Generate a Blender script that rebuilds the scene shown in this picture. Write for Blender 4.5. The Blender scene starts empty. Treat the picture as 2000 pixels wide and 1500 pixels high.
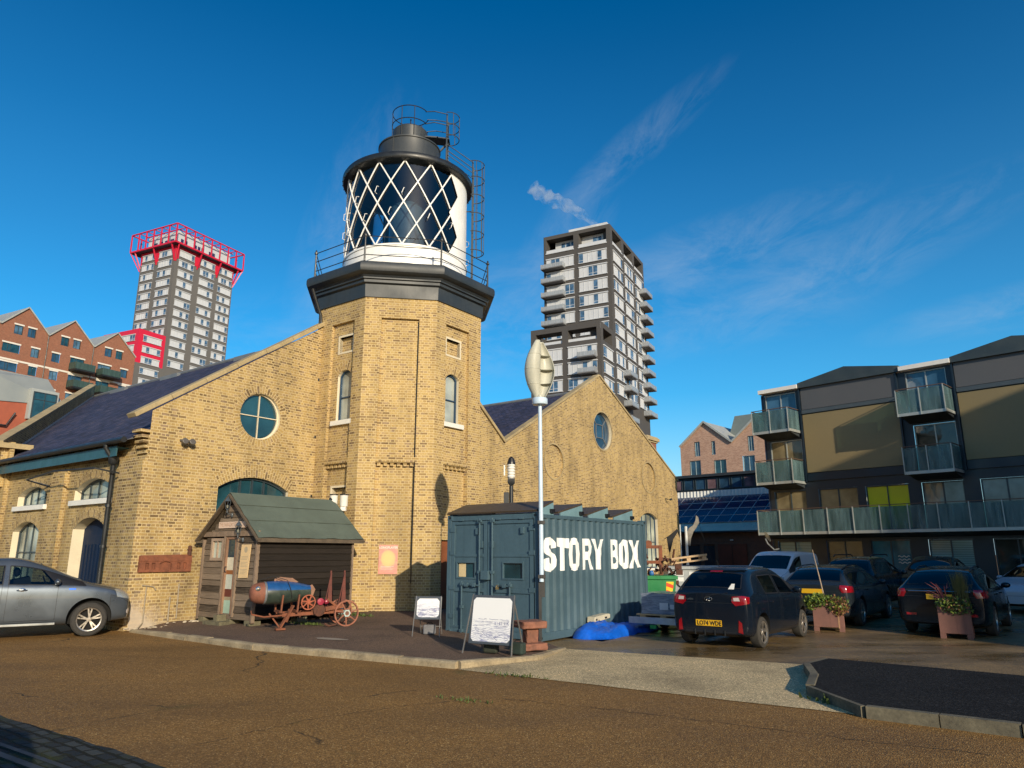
import bpy, bmesh, math, random
from mathutils import Vector, Matrix
from mathutils.geometry import tessellate_polygon
from mathutils.bvhtree import BVHTree
random.seed(7)
scene = bpy.context.scene
COL = scene.collection
R = math.radians
V = Vector

# ------------------------------------------------------------------ objects
def tag(o, label=None, cat=None, group=None, kind=None):
    if label: o['label'] = label
    if cat: o['category'] = cat
    if group: o['group'] = group
    if kind: o['kind'] = kind
    return o

def thing(name, label, cat, loc=(0, 0, 0), rotz=0.0, group=None):
    o = bpy.data.objects.new(name, None)
    o.empty_display_size = 0.2
    COL.objects.link(o)
    o.location = loc
    o.rotation_euler = (0, 0, rotz)
    return tag(o, label, cat, group)

def copy_tree(o, parent=None):
    c = o.copy()
    COL.objects.link(c)
    if parent is not None:
        c.parent = parent
    for ch in list(o.children):
        copy_tree(ch, c)
    return c

class MB:
    """collects faces; build() links them as one mesh object"""
    def __init__(s):
        s.v = []; s.f = []; s.m = []; s.uv = []
    def face(s, pts, m=0, uv=None):
        i = len(s.v)
        s.v += [tuple(p) for p in pts]
        s.f.append(tuple(range(i, i + len(pts)))); s.m.append(m); s.uv.append(uv)
    def mesh(s, verts, faces, m=0):
        i = len(s.v)
        s.v += [tuple(p) for p in verts]
        for f in faces:
            s.f.append(tuple(k + i for k in f)); s.m.append(m); s.uv.append(None)
    def box(s, x0, y0, z0, x1, y1, z1, m=0, T=None):
        P = [V((x, y, z)) for z in (z0, z1) for y in (y0, y1) for x in (x0, x1)]
        if T is not None: P = [T @ p for p in P]
        s.mesh(P, [(0, 2, 3, 1), (4, 5, 7, 6), (0, 1, 5, 4), (2, 6, 7, 3), (0, 4, 6, 2), (1, 3, 7, 5)], m)
    def beam(s, a, b, w, h, m=0, up=(0, 0, 1)):
        a = V(a); b = V(b); d = (b - a).normalized()
        u = V(up)
        if abs(d.dot(u)) > .99: u = V((1, 0, 0))
        x = d.cross(u).normalized() * (w / 2); y = x.cross(d).normalized() * (h / 2)
        P = [a - x - y, a + x - y, a + x + y, a - x + y, b - x - y, b + x - y, b + x + y, b - x + y]
        s.mesh(P, [(0, 1, 2, 3), (7, 6, 5, 4), (0, 4, 5, 1), (1, 5, 6, 2), (2, 6, 7, 3), (3, 7, 4, 0)], m)
    def tube(s, pts, r, n=8, m=0, cap=True, closed=False):
        pts = [V(p) for p in pts]
        rr = r if isinstance(r, (list, tuple)) else [r] * len(pts)
        N = len(pts); rings = []; prev = None
        for i, p in enumerate(pts):
            if closed: d = (pts[(i + 1) % N] - pts[i - 1])
            else: d = pts[min(i + 1, N - 1)] - pts[max(i - 1, 0)]
            d.normalize()
            if prev is None:
                u = V((0, 0, 1)) if abs(d.z) < .9 else V((1, 0, 0))
            else: u = prev
            x = d.cross(u)
            if x.length < 1e-6: x = d.cross(V((0, 1, 0)))
            x.normalize(); y = x.cross(d).normalized(); prev = y
            rings.append([p + (x * math.cos(2 * math.pi * k / n) + y * math.sin(2 * math.pi * k / n)) * rr[i] for k in range(n)])
        vs = [q for ring in rings for q in ring]; fs = []
        for i in range(N if closed else N - 1):
            j = (i + 1) % N
            for k in range(n):
                l = (k + 1) % n
                fs.append((i * n + k, i * n + l, j * n + l, j * n + k))
        if cap and not closed:
            fs.append(tuple(range(n))[::-1]); fs.append(tuple((N - 1) * n + k for k in range(n)))
        s.mesh(vs, fs, m)
    def lathe(s, prof, n=32, c=(0, 0, 0), m=0, T=None, a0=0.0, a1=2 * math.pi, cap=True):
        full = abs(a1 - a0 - 2 * math.pi) < 1e-6
        c = V(c); K = n if full else n + 1; vs = []; fs = []
        for (r, z) in prof:
            for k in range(K):
                a = a0 + (a1 - a0) * k / n
                p = V((r * math.cos(a), r * math.sin(a), z))
                vs.append((T @ p if T is not None else p) + c)
        for i in range(len(prof) - 1):
            for k in range(n):
                l = (k + 1) % K
                fs.append((i * K + k, i * K + l, (i + 1) * K + l, (i + 1) * K + k))
        if cap and full:
            if prof[0][0] > 1e-4: fs.append(tuple(range(K))[::-1])
            if prof[-1][0] > 1e-4: fs.append(tuple((len(prof) - 1) * K + k for k in range(K)))
        s.mesh(vs, fs, m)
    def prism(s, loop, O, e1, e2, n, d0, d1, m=0):
        """2D loop (a,b) extruded along n between d0 and d1"""
        O = V(O); e1 = V(e1); e2 = V(e2); n = V(n); N = len(loop)
        A = [O + e1 * a + e2 * b + n * d0 for a, b in loop]
        B = [O + e1 * a + e2 * b + n * d1 for a, b in loop]
        tr = tessellate_polygon([[V((a, b, 0)) for a, b in loop]])
        s.mesh(A + B, [tuple(t)[::-1] for t in tr] + [tuple(k + N for k in t) for t in tr] +
               [(i, (i + 1) % N, N + (i + 1) % N, N + i) for i in range(N)], m)
    def blob(s, c, r, n=8, seed=0, m=0, amp=.2):
        rnd = random.Random(seed); c = V(c)
        bm = bmesh.new(); bmesh.ops.create_icosphere(bm, subdivisions=2, radius=1)
        vs = []
        for v in bm.verts:
            k = 1 + rnd.uniform(-amp, amp)
            vs.append(c + V((v.co.x * r[0] * k, v.co.y * r[1] * k, v.co.z * r[2] * k)))
        s.mesh(vs, [tuple(v.index for v in f.verts) for f in bm.faces], m); bm.free()
    def build(s, name, mats, parent=None, smooth=None, bevel=0, fix=True, label=None, sub=0):
        me = bpy.data.meshes.new(name)
        me.from_pydata(s.v, [], s.f)
        if not isinstance(mats, (list, tuple)): mats = [mats]
        for q in mats: me.materials.append(q)
        me.polygons.foreach_set('material_index', s.m)
        uvl = me.uv_layers.new(name='UVMap')
        me.update()
        for p in me.polygons:
            cu = s.uv[p.index]
            n = p.normal
            if cu is None:
                if abs(n.z) > .95: t = V((1, 0, 0)); b = V((0, 1, 0))
                else:
                    t = V((-n.y, n.x, 0)).normalized(); b = n.cross(t)
                    if b.z < 0: b = -b
            for q, li in enumerate(p.loop_indices):
                if cu is not None: uvl.data[li].uv = cu[q]
                else:
                    co = me.vertices[me.loops[li].vertex_index].co
                    uvl.data[li].uv = (co.dot(t), co.dot(b))
        if fix:
            bm = bmesh.new(); bm.from_mesh(me)
            bmesh.ops.remove_doubles(bm, verts=bm.verts, dist=1e-5)
            bmesh.ops.recalc_face_normals(bm, faces=bm.faces)
            bm.to_mesh(me); bm.free()
        if smooth is not None:
            me.polygons.foreach_set('use_smooth', [True] * len(me.polygons))
            me.set_sharp_from_angle(angle=R(smooth))
        o = bpy.data.objects.new(name, me); COL.objects.link(o)
        if parent is not None: o.parent = parent
        if bevel:
            b = o.modifiers.new('bevel', 'BEVEL'); b.width = bevel; b.segments = 2; b.limit_method = 'ANGLE'
        if sub:
            b = o.modifiers.new('sub', 'SUBSURF'); b.levels = sub; b.render_levels = sub
        if label: o['label'] = label
        return o

def arch_loop(x0, x1, z0, zs, za, n=14):
    """counter-clockwise opening with a segmental head"""
    w = (x1 - x0) / 2; h = max(za - zs, 1e-3); r = (w * w + h * h) / (2 * h); cx = (x0 + x1) / 2; cz = za - r
    a = math.asin(min(1, w / r))
    top = [(cx + r * math.sin(a - 2 * a * k / n), cz + r * math.cos(a - 2 * a * k / n)) for k in range(n + 1)]
    return [(x0, z0), (x1, z0)] + top
def circ_loop(cx, cz, r, n=40):
    return [(cx + r * math.cos(2 * math.pi * k / n), cz + r * math.sin(2 * math.pi * k / n)) for k in range(n)]
def rect_loop(x0, z0, x1, z1): return [(x0, z0), (x1, z0), (x1, z1), (x0, z1)]

class Frame:
    """a wall plane: origin, horizontal axis, outward normal"""
    def __init__(s, O, e1, n):
        s.O = V(O); s.e1 = V(e1).normalized(); s.n = V(n).normalized(); s.e2 = V((0, 0, 1))
    def P(s, a, b, d=0.0): return s.O + s.e1 * a + s.e2 * b + s.n * d

def wall(mb, F, outer, holes=(), d=0.0, m=0):
    """planar wall with holes; UVs run (along, up) in metres"""
    loops = [outer] + list(holes)
    pts = [p for l in loops for p in l]
    tr = tessellate_polygon([[V((a, b, 0)) for a, b in l] for l in loops])
    for t in tr:
        q = [pts[i] for i in t]
        mb.face([F.P(a, b, d) for a, b in q], m, [(a, b) for a, b in q])
def reveal(mb, F, loop, d0, d1, m=0, skip=()):
    N = len(loop); L = 0
    for i in range(N):
        if i in skip: continue
        a = loop[i]; b = loop[(i + 1) % N]; l = math.hypot(b[0] - a[0], b[1] - a[1])
        mb.face([F.P(*a, d0), F.P(*b, d0), F.P(*b, d1), F.P(*a, d1)], m, [(d0, L), (d0, L + l), (d1, L + l), (d1, L)])
        L += l
def fill(mb, F, loop, d, m=0): wall(mb, F, loop, (), d, m)
def ring(mb, F, pts, w, d, m=0, closed=False):
    """brick-on-edge ring outside a run of points (voussoirs)"""
    N = len(pts); L = 0; out = []
    for i in range(N):
        a = V(pts[i - 1 if (i > 0 or closed) else 0]); b = V(pts[(i + 1) % N if (i < N - 1 or closed) else N - 1])
        t = (b - a).normalized(); out.append((pts[i][0] + t.y * w, pts[i][1] - t.x * w))
    for i in range(N if closed else N - 1):
        j = (i + 1) % N; l = math.hypot(pts[j][0] - pts[i][0], pts[j][1] - pts[i][1])
        mb.face([F.P(*pts[i], d), F.P(*out[i], d), F.P(*out[j], d), F.P(*pts[j], d)], m,
                [(0, L), (w, L), (w, L + l), (0, L + l)])
        L += l
def bars(mb, F, segs, w, d0, d1, m=0):
    for (a0, b0, a1, b1) in segs:
        dx, dy = a1 - a0, b1 - b0; l = math.hypot(dx, dy); nx, ny = -dy / l * w / 2, dx / l * w / 2
        lp = [(a0 - nx, b0 - ny), (a1 - nx, b1 - ny), (a1 + nx, b1 + ny), (a0 + nx, b0 + ny)]
        mb.prism(lp, F.O, F.e1, F.e2, F.n, d0, d1, m)
def loop_frame(mb, F, loop, w, d0, d1, m=0):
    N = len(loop); cx = sum(p[0] for p in loop) / N; cz = sum(p[1] for p in loop) / N
    inn = []
    for i in range(N):
        a = V(loop[i - 1]); b = V(loop[i]); c = V(loop[(i + 1) % N])
        n1 = V((-(b - a).y, (b - a).x)).normalized(); n2 = V((-(c - b).y, (c - b).x)).normalized()
        k = n1 + n2; k = k / max(k.length_squared / 2, .3)
        inn.append((b.x + k.x * w, b.y + k.y * w))
    for i in range(N):
        j = (i + 1) % N
        for (p, q, da, db) in ((loop, inn, d1, d1), (inn, inn, d1, d0), (loop, loop, d0, d1)):
            mb.face([F.P(*p[i], da), F.P(*p[j], da), F.P(*q[j], db), F.P(*q[i], db)], m)

def text_mesh(mb, txt, size, F, a, b, d, m=0, sx=1.0, align='LEFT', bold=0.0, spacing=1.0):
    cu = bpy.data.curves.new('t', 'FONT'); cu.body = txt; cu.size = size; cu.align_x = align; cu.offset = bold
    cu.space_character = spacing; cu.resolution_u = 3
    ob = bpy.data.objects.new('t', cu); COL.objects.link(ob)
    dg = bpy.context.evaluated_depsgraph_get(); me = bpy.data.meshes.new_from_object(ob.evaluated_get(dg))
    mb.mesh([F.P(a + v.co.x * sx, b + v.co.y, d) for v in me.vertices], [tuple(p.vertices) for p in me.polygons], m)
    bpy.data.objects.remove(ob); bpy.data.meshes.remove(me); bpy.data.curves.remove(cu)

# ---------------------------------------------------------------- materials
class NB:
    def __init__(s, name):
        s.mat = bpy.data.materials.new(name); s.mat.use_nodes = True
        s.nt = s.mat.node_tree; s.nt.nodes.clear()
        s.out = s.n('ShaderNodeOutputMaterial')
    def n(s, t, **kw):
        x = s.nt.nodes.new(t)
        for k, v in kw.items():
            if k.startswith('i_'):
                x.inputs[k[2:].replace('_', ' ')].default_value = v
            else: setattr(x, k, v)
        return x
    def l(s, a, b): s.nt.links.new(a, b)
    def noise(s, vec, scale, detail=4, rough=.55, dist=0.0):
        x = s.n('ShaderNodeTexNoise'); x.inputs['Scale'].default_value = scale; x.inputs['Detail'].default_value = detail
        x.inputs['Roughness'].default_value = rough; x.inputs['Distortion'].default_value = dist
        s.l(vec, x.inputs['Vector']); return x.outputs['Fac']
    def ramp(s, fac, stops, interp='LINEAR'):
        x = s.n('ShaderNodeValToRGB'); x.color_ramp.interpolation = interp; e = x.color_ramp.elements
        while len(e) < len(stops): e.new(.5)
        for q, (p, c) in zip(e, stops):
            q.position = p; q.color = (*c, 1) if len(c) == 3 else c
        s.l(fac, x.inputs['Fac']); return x.outputs['Color']
    def mix(s, fac, a, b, mode='MIX'):
        x = s.n('ShaderNodeMix', data_type='RGBA', blend_type=mode)
        for sock, val in ((x.inputs[0], fac), (x.inputs[6], a), (x.inputs[7], b)):
            if hasattr(val, 'is_output'): s.l(val, sock)
            elif isinstance(val, (int, float)): sock.default_value = val
            else: sock.default_value = (*val, 1) if len(val) == 3 else val
        return x.outputs[2]
    def math(s, op, a, b=None):
        x = s.n('ShaderNodeMath', operation=op)
        for sock, val in zip(x.inputs, (a, b)):
            if val is None: continue
            if hasattr(val, 'is_output'): s.l(val, sock)
            else: sock.default_value = val
        return x.outputs[0]
    def maprange(s, v, a, b, c, d):
        x = s.n('ShaderNodeMapRange'); s.l(v, x.inputs[0])
        for i, q in enumerate((a, b, c, d)): x.inputs[i + 1].default_value = q
        return x.outputs[0]
    def coords(s, kind='Object'): return s.n('ShaderNodeTexCoord').outputs[kind]
    def mapping(s, vec, scale=(1, 1, 1), loc=(0, 0, 0), rot=(0, 0, 0)):
        x = s.n('ShaderNodeMapping'); s.l(vec, x.inputs[0])
        x.inputs['Scale'].default_value = scale; x.inputs['Location'].default_value = loc; x.inputs['Rotation'].default_value = rot
        return x.outputs[0]
    def bsdf(s, color, rough=.6, metal=0.0, spec=.5, bump=None, bstr=.3, bdist=.01, coat=0.0, alpha=None, emit=None):
        x = s.n('ShaderNodeBsdfPrincipled')
        for key, val in (('Base Color', color), ('Roughness', rough), ('Metallic', metal), ('Specular IOR Level', spec), ('Coat Weight', coat)):
            if hasattr(val, 'is_output'): s.l(val, x.inputs[key])
            elif key == 'Base Color': x.inputs[key].default_value = (*val, 1)
            else: x.inputs[key].default_value = val
        if coat: x.inputs['Coat Roughness'].default_value = .04
        if bump is not None:
            b = s.n('ShaderNodeBump'); b.inputs['Strength'].default_value = bstr; b.inputs['Distance'].default_value = bdist
            s.l(bump, b.inputs['Height']); s.l(b.outputs[0], x.inputs['Normal'])
        if emit:
            x.inputs['Emission Color'].default_value = (*emit[0], 1); x.inputs['Emission Strength'].default_value = emit[1]
        s.l(x.outputs[0], s.out.inputs[0]); s.b = x
        return s.mat

def vary(c, k): return tuple(max(0, x * k) for x in c)
def simple(name, c, rough=.6, metal=0.0, var=.18, vs=2.5, fine=40, bump=.15, bdist=.004, spec=.5, coat=0.0, rv=.12, streak=0.0):
    """one colour broken up by two scales of noise, uneven gloss and a little relief"""
    b = NB(name); co = b.coords()
    n1 = b.noise(co, vs, 5, .6); n2 = b.noise(co, fine, 3, .6)
    f = b.math('ADD', b.math('MULTIPLY', n1, .65), b.math('MULTIPLY', n2, .35))
    col = b.ramp(f, [(.3, vary(c, 1 - var)), (.5, c), (.7, vary(c, 1 + var))])
    if streak:
        sn = b.noise(b.mapping(co, (14, 14, .6)), 1.0, 4, .6)
        col = b.mix(b.maprange(sn, .5, .75, 0, streak), col, vary(c, .35))
    rg = b.maprange(n1, .3, .7, max(.02, rough - rv), min(1, rough + rv))
    return b.bsdf(col, rg, metal, spec, n2 if bump else None, bump, bdist, coat)

def brick_mat(name, stops, mortar, stain=.35, bw=.225, rh=.075, ms=.010, bump=.5, squash=1.0):
    b = NB(name); uv = b.coords('UV'); ob = b.coords('Object')
    wob = b.noise(ob, 1.2, 2)
    x = b.n('ShaderNodeTexBrick'); x.offset = .5; x.squash = squash; x.squash_frequency = 2
    for k, v in (('Color1', (0, 0, 0, 1)), ('Color2', (1, 1, 1, 1)), ('Mortar', (0.5, .5, .5, 1)), ('Scale', 1.0), ('Mortar Size', ms),
                 ('Mortar Smooth', .25), ('Bias', 0.0), ('Brick Width', bw), ('Row Height', rh)):
        x.inputs[k].default_value = v
    b.l(uv, x.inputs['Vector'])
    sep = b.n('ShaderNodeSeparateColor'); b.l(x.outputs['Color'], sep.inputs[0])
    patch = b.noise(ob, .55, 4, .6)
    fac = b.math('ADD', b.math('MULTIPLY', sep.outputs[0], .78), b.math('MULTIPLY', b.math('SUBTRACT', patch, .38), .75))
    col = b.ramp(fac, stops)
    fine = b.noise(uv, 38, 3, .65)
    col = b.mix(.5, col, b.ramp(fine, [(.25, (.55, .55, .55)), (.75, (1.25, 1.25, 1.25))]), 'MULTIPLY')
    hue = b.noise(b.mapping(uv, (4.4, 13.3, 1)), 1.0, 1); col = b.mix(b.maprange(hue, .5, .72, 0, .5), col, vary((.30, .22, .17), stops[-2][1][0] * 2.6))
    col = b.mix(x.outputs['Fac'], col, mortar)
    st = b.noise(b.mapping(ob, (1.3, 1.3, .35)), .9, 6, .65)
    col = b.mix(b.maprange(st, .45, .74, 0, stain), col, (.085, .060, .032))
    pale = b.noise(b.mapping(ob, (1, 1, .8), (9, 3, 2)), 1.1, 5, .6)
    col = b.mix(b.maprange(pale, .55, .8, 0, .40), col, vary(stops[-1][1], 1.15))
    h = b.math('SUBTRACT', b.math('MULTIPLY', fine, .4), x.outputs['Fac'])
    return b.bsdf(col, .88, 0, .25, h, bump, .012)

def glass_mat(name, tint=(.6, .7, .75), refl=.9, rough=.01, gray=.0):
    b = NB(name)
    t = b.n('ShaderNodeBsdfTransparent'); t.inputs[0].default_value = (*tint, 1)
    g = b.n('ShaderNodeBsdfGlossy'); g.inputs['Roughness'].default_value = rough; g.inputs[0].default_value = (refl, refl, refl, 1)
    fr = b.n('ShaderNodeFresnel'); fr.inputs[0].default_value = 1.5
    m = b.n('ShaderNodeMixShader')
    b.l(b.maprange(fr.outputs[0], 0, 1, gray, 1), m.inputs[0]); b.l(t.outputs[0], m.inputs[1]); b.l(g.outputs[0], m.inputs[2]); b.l(m.outputs[0], b.out.inputs[0])
    return b.mat
def frosted(name, c=(.35, .5, .5), k=.5):
    b = NB(name)
    t = b.n('ShaderNodeBsdfTransparent'); t.inputs[0].default_value = (*c, 1)
    p = b.n('ShaderNodeBsdfPrincipled'); p.inputs['Base Color'].default_value = (*vary(c, .8), 1); p.inputs['Roughness'].default_value = .12
    n = b.noise(b.mapping(b.coords(), (3, 3, .4)), 1.5, 3)
    m = b.n('ShaderNodeMixShader'); b.l(b.maprange(n, .3, .7, k - .12, k + .12), m.inputs[0])
    b.l(t.outputs[0], m.inputs[1]); b.l(p.outputs[0], m.inputs[2]); b.l(m.outputs[0], b.out.inputs[0])
    return b.mat
def pane_mat(name, c=(.02, .05, .08), rough=.03, wav=.02, spec=.8):
    """window seen from outside: dark room behind reflective glass, slightly uneven"""
    b = NB(name); co = b.coords()
    n = b.noise(co, .9, 3); col = b.ramp(n, [(.3, vary(c, .5)), (.7, vary(c, 1.8))])
    return b.bsdf(col, rough, 0, spec, b.noise(co, 1.7, 1), wav, .2)
# ---------------------------------------------------------------- materials
BR = brick_mat('stock_brick', [(.0, (.12, .078, .038)), (.16, (.20, .133, .062)), (.34, (.32, .216, .088)), (.6, (.41, .278, .105)), (.85, (.47, .322, .12)), (1, (.52, .375, .16))],
               (.54, .415, .215), .55, ms=.011, squash=.5)
BRT = brick_mat('tower_brick', [(.0, (.15, .095, .048)), (.14, (.25, .164, .075)), (.33, (.375, .25, .10)), (.65, (.46, .312, .115)), (1, (.53, .375, .155))],
                (.58, .44, .225), .40, ms=.011, squash=.5)
RED = brick_mat('red_brick', [(0, (.16, .055, .034)), (.5, (.235, .082, .050)), (1, (.30, .118, .07))], (.32, .17, .11), .1, ms=.012, bump=.1)
PINK = brick_mat('pink_brick', [(0, (.30, .15, .10)), (.5, (.46, .26, .18)), (1, (.56, .36, .26))], (.5, .36, .28), .05, ms=.012, bump=.1)
SLATE = brick_mat('slate', [(0, (.020, .027, .058)), (.45, (.036, .047, .10)), (.8, (.062, .066, .125)), (1, (.12, .10, .12))], (.012, .012, .02), .12, .28, .17, .012, .6)
STONE = simple('coping_stone', (.36, .28, .15), .85, var=.35, vs=1.6, fine=22, bump=.4)
STONEW = simple('white_painted_stone', (.74, .72, .66), .6, var=.1, vs=2, fine=30)
PLAST = simple('cream_reveal', (.66, .58, .42), .75, var=.14, vs=1.5)
DARKF = simple('dark_frame', (.03, .045, .055), .4, var=.15)
BLUEF = simple('navy_frame', (.018, .05, .10), .4, var=.15)
TEAL = simple('teal_paint', (.025, .085, .11), .45, var=.2, streak=.3)
NAVY = simple('navy_door_paint', (.005, .016, .045), .6, var=.25, spec=.2)
GUT = simple('black_iron', (.018, .02, .022), .42, var=.2)
LEAD = simple('grey_lead', (.16, .17, .18), .55, .1, var=.2)
CORN = simple('cornice_paint', (.032, .038, .043), .48, var=.28, vs=1.1, fine=14, streak=.35)
DRUM = simple('drum_paint', (.038, .043, .046), .45, var=.2, vs=1.2, streak=.3)
WHITE = simple('white_gloss', (.84, .83, .79), .4, var=.08, vs=1.2, streak=.10)
PANE = pane_mat('dark_pane', (.012, .045, .06))
PANEB = pane_mat('blue_pane', (.02, .055, .10))
PANEL_ = pane_mat('pale_blind_pane', (.34, .37, .31), .12, .02, .6)
GLASS = glass_mat('clear_glass', (.62, .72, .74))
LGLASS = glass_mat('lantern_glass', (.60, .70, .76), .9, .01, .04)
RUST = simple('rust', (.19, .065, .032), .85, var=.5, vs=7, fine=60, bump=.5)
RUSTD = simple('dark_rust', (.09, .036, .022), .9, var=.5, vs=8, fine=60, bump=.5)
GALV = simple('galvanised_steel', (.42, .44, .45), .4, .7, var=.2, vs=8)
BLACKR = simple('black_rubber', (.016, .016, .016), .8, var=.3)
BLACKP = simple('black_plastic', (.012, .012, .014), .45, var=.2)
TIMB = simple('pale_timber', (.50, .34, .19), .8, var=.3, vs=5, fine=60)

def road_mat():
    b = NB('brown_tarmac'); co = b.coords()
    ag = b.n('ShaderNodeTexVoronoi'); ag.inputs['Scale'].default_value = 85; b.l(co, ag.inputs['Vector'])
    sp = b.n('ShaderNodeSeparateColor'); b.l(ag.outputs['Color'], sp.inputs[0])
    col = b.ramp(sp.outputs[0], [(0, (.13, .066, .017)), (.35, (.215, .110, .028)), (.7, (.31, .163, .043)), (.94, (.40, .225, .066)), (1, (.60, .41, .18))])
    big = b.noise(b.mapping(co, (.22, .5, 1)), 1.0, 6, .6)
    col = b.mix(.8, col, b.ramp(big, [(.3, (.6, .58, .55)), (.55, (1, .98, .92)), (.75, (1.25, 1.18, 1.0))]), 'MULTIPLY')
    med = b.noise(co, 2.6, 5, .7)
    col = b.mix(b.maprange(med, .58, .74, 0, .35), col, (.05, .03, .016))
    # thin cracks, a few of them mossy
    wv = b.n('ShaderNodeTexVoronoi', feature='DISTANCE_TO_EDGE'); wv.inputs['Scale'].default_value = .16
    nz = b.n('ShaderNodeTexNoise'); nz.inputs['Scale'].default_value = 1.3; nz.inputs['Detail'].default_value = 5; b.l(co, nz.inputs['Vector'])
    add = b.n('ShaderNodeVectorMath', operation='MULTIPLY_ADD'); b.l(nz.outputs['Color'], add.inputs[0]); add.inputs[1].default_value = (.7, .7, 0); b.l(co, add.inputs[2])
    b.l(add.outputs[0], wv.inputs['Vector'])
    cr = b.math('MULTIPLY', b.maprange(wv.outputs['Distance'], 0, .004, 1, 0), b.maprange(b.noise(co, .5, 2), .48, .56, 0, 1))
    col = b.mix(cr, col, (.018, .014, .007))
    moss = b.math('MULTIPLY', b.maprange(wv.outputs['Distance'], 0, .02, 1, 0), b.maprange(b.noise(co, .8, 3), .6, .7, 0, .7))
    col = b.mix(moss, col, (.06, .065, .012))
    h = b.math('SUBTRACT', b.math('ADD', ag.outputs['Distance'], b.math('MULTIPLY', b.noise(co, 130, 2), .4)), cr)
    return b.bsdf(col, b.maprange(big, .3, .7, .65, .9), 0, .35, h, .75, .012)
ROAD = road_mat()
def tarmac(name, c, rough=.85, sc=70, wet=0.0, spec=.45):
    b = NB(name); co = b.coords()
    ag = b.n('ShaderNodeTexVoronoi'); ag.inputs['Scale'].default_value = sc; b.l(co, ag.inputs['Vector'])
    sp = b.n('ShaderNodeSeparateColor'); b.l(ag.outputs['Color'], sp.inputs[0])
    col = b.ramp(sp.outputs[0], [(0, vary(c, .5)), (.5, c), (.92, vary(c, 1.5)), (1, vary(c, 2.6))])
    big = b.noise(co, .7, 6, .62)
    col = b.mix(.85, col, b.ramp(big, [(.3, (.55, .55, .55)), (.5, (1, 1, 1)), (.75, (1.3, 1.25, 1.15))]), 'MULTIPLY')
    rg = b.maprange(b.noise(b.mapping(co, (.35, 1.0, 1), rot=(0, 0, R(-35))), .8, 5, .6), .38, .62, max(.05, rough - wet), rough)
    if wet:
        col = b.mix(b.maprange(b.noise(b.mapping(co, (.35, 1.0, 1), rot=(0, 0, R(-35))), .8, 5, .6), .38, .6, .55, 0), col, vary(c, .35))
    return b.bsdf(col, rg, 0, spec, b.math('ADD', ag.outputs['Distance'], big), .5 if not wet else .22, .008)
PAVE = tarmac('pavement_tarmac', (.115, .072, .048), .88, 75)
APRON = tarmac('apron_concrete', (.50, .385, .215), .9, 90, spec=.2)
YARD = tarmac('wet_concrete', (.20, .132, .056), .62, 85, .50)
ISLA = tarmac('dark_tarmac', (.016, .016, .0165), .92, 48, spec=.12)
KERB = simple('kerb_stone', (.30, .24, .15), .85, var=.55, vs=2.2, fine=26, bump=.5)
KERBD = simple('mossy_kerb_stone', (.12, .105, .07), .88, var=.6, vs=2.6, fine=26, bump=.6)
def cobble_mat():
    b = NB('cobbles'); raw = b.coords(); wn = b.n('ShaderNodeTexNoise'); wn.inputs['Scale'].default_value = 3.5; b.l(raw, wn.inputs['Vector'])
    va = b.n('ShaderNodeVectorMath', operation='MULTIPLY_ADD'); b.l(wn.outputs['Color'], va.inputs[0]); va.inputs[1].default_value = (.09, .09, 0); b.l(raw, va.inputs[2])
    co = b.mapping(va.outputs[0], rot=(0, 0, R(38)))
    x = b.n('ShaderNodeTexBrick'); x.offset = .5
    for k, v in (('Color1', (.016, .022, .026, 1)), ('Color2', (.055, .062, .060, 1)), ('Mortar', (.012, .013, .007, 1)), ('Scale', 1.0), ('Mortar Size', .022),
                 ('Mortar Smooth', .5), ('Brick Width', .24), ('Row Height', .13)): x.inputs[k].default_value = v
    b.l(co, x.inputs['Vector'])
    n = b.noise(co, 1.6, 4); f = b.noise(co, 30, 3)
    col = b.mix(b.maprange(n, .50, .64, 0, .85), x.outputs['Color'], (.050, .058, .010))
    return b.bsdf(col, .8, 0, .2, b.math('SUBTRACT', b.math('MULTIPLY', f, .3), x.outputs['Fac']), .9, .03)
COBB = cobble_mat()

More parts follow.
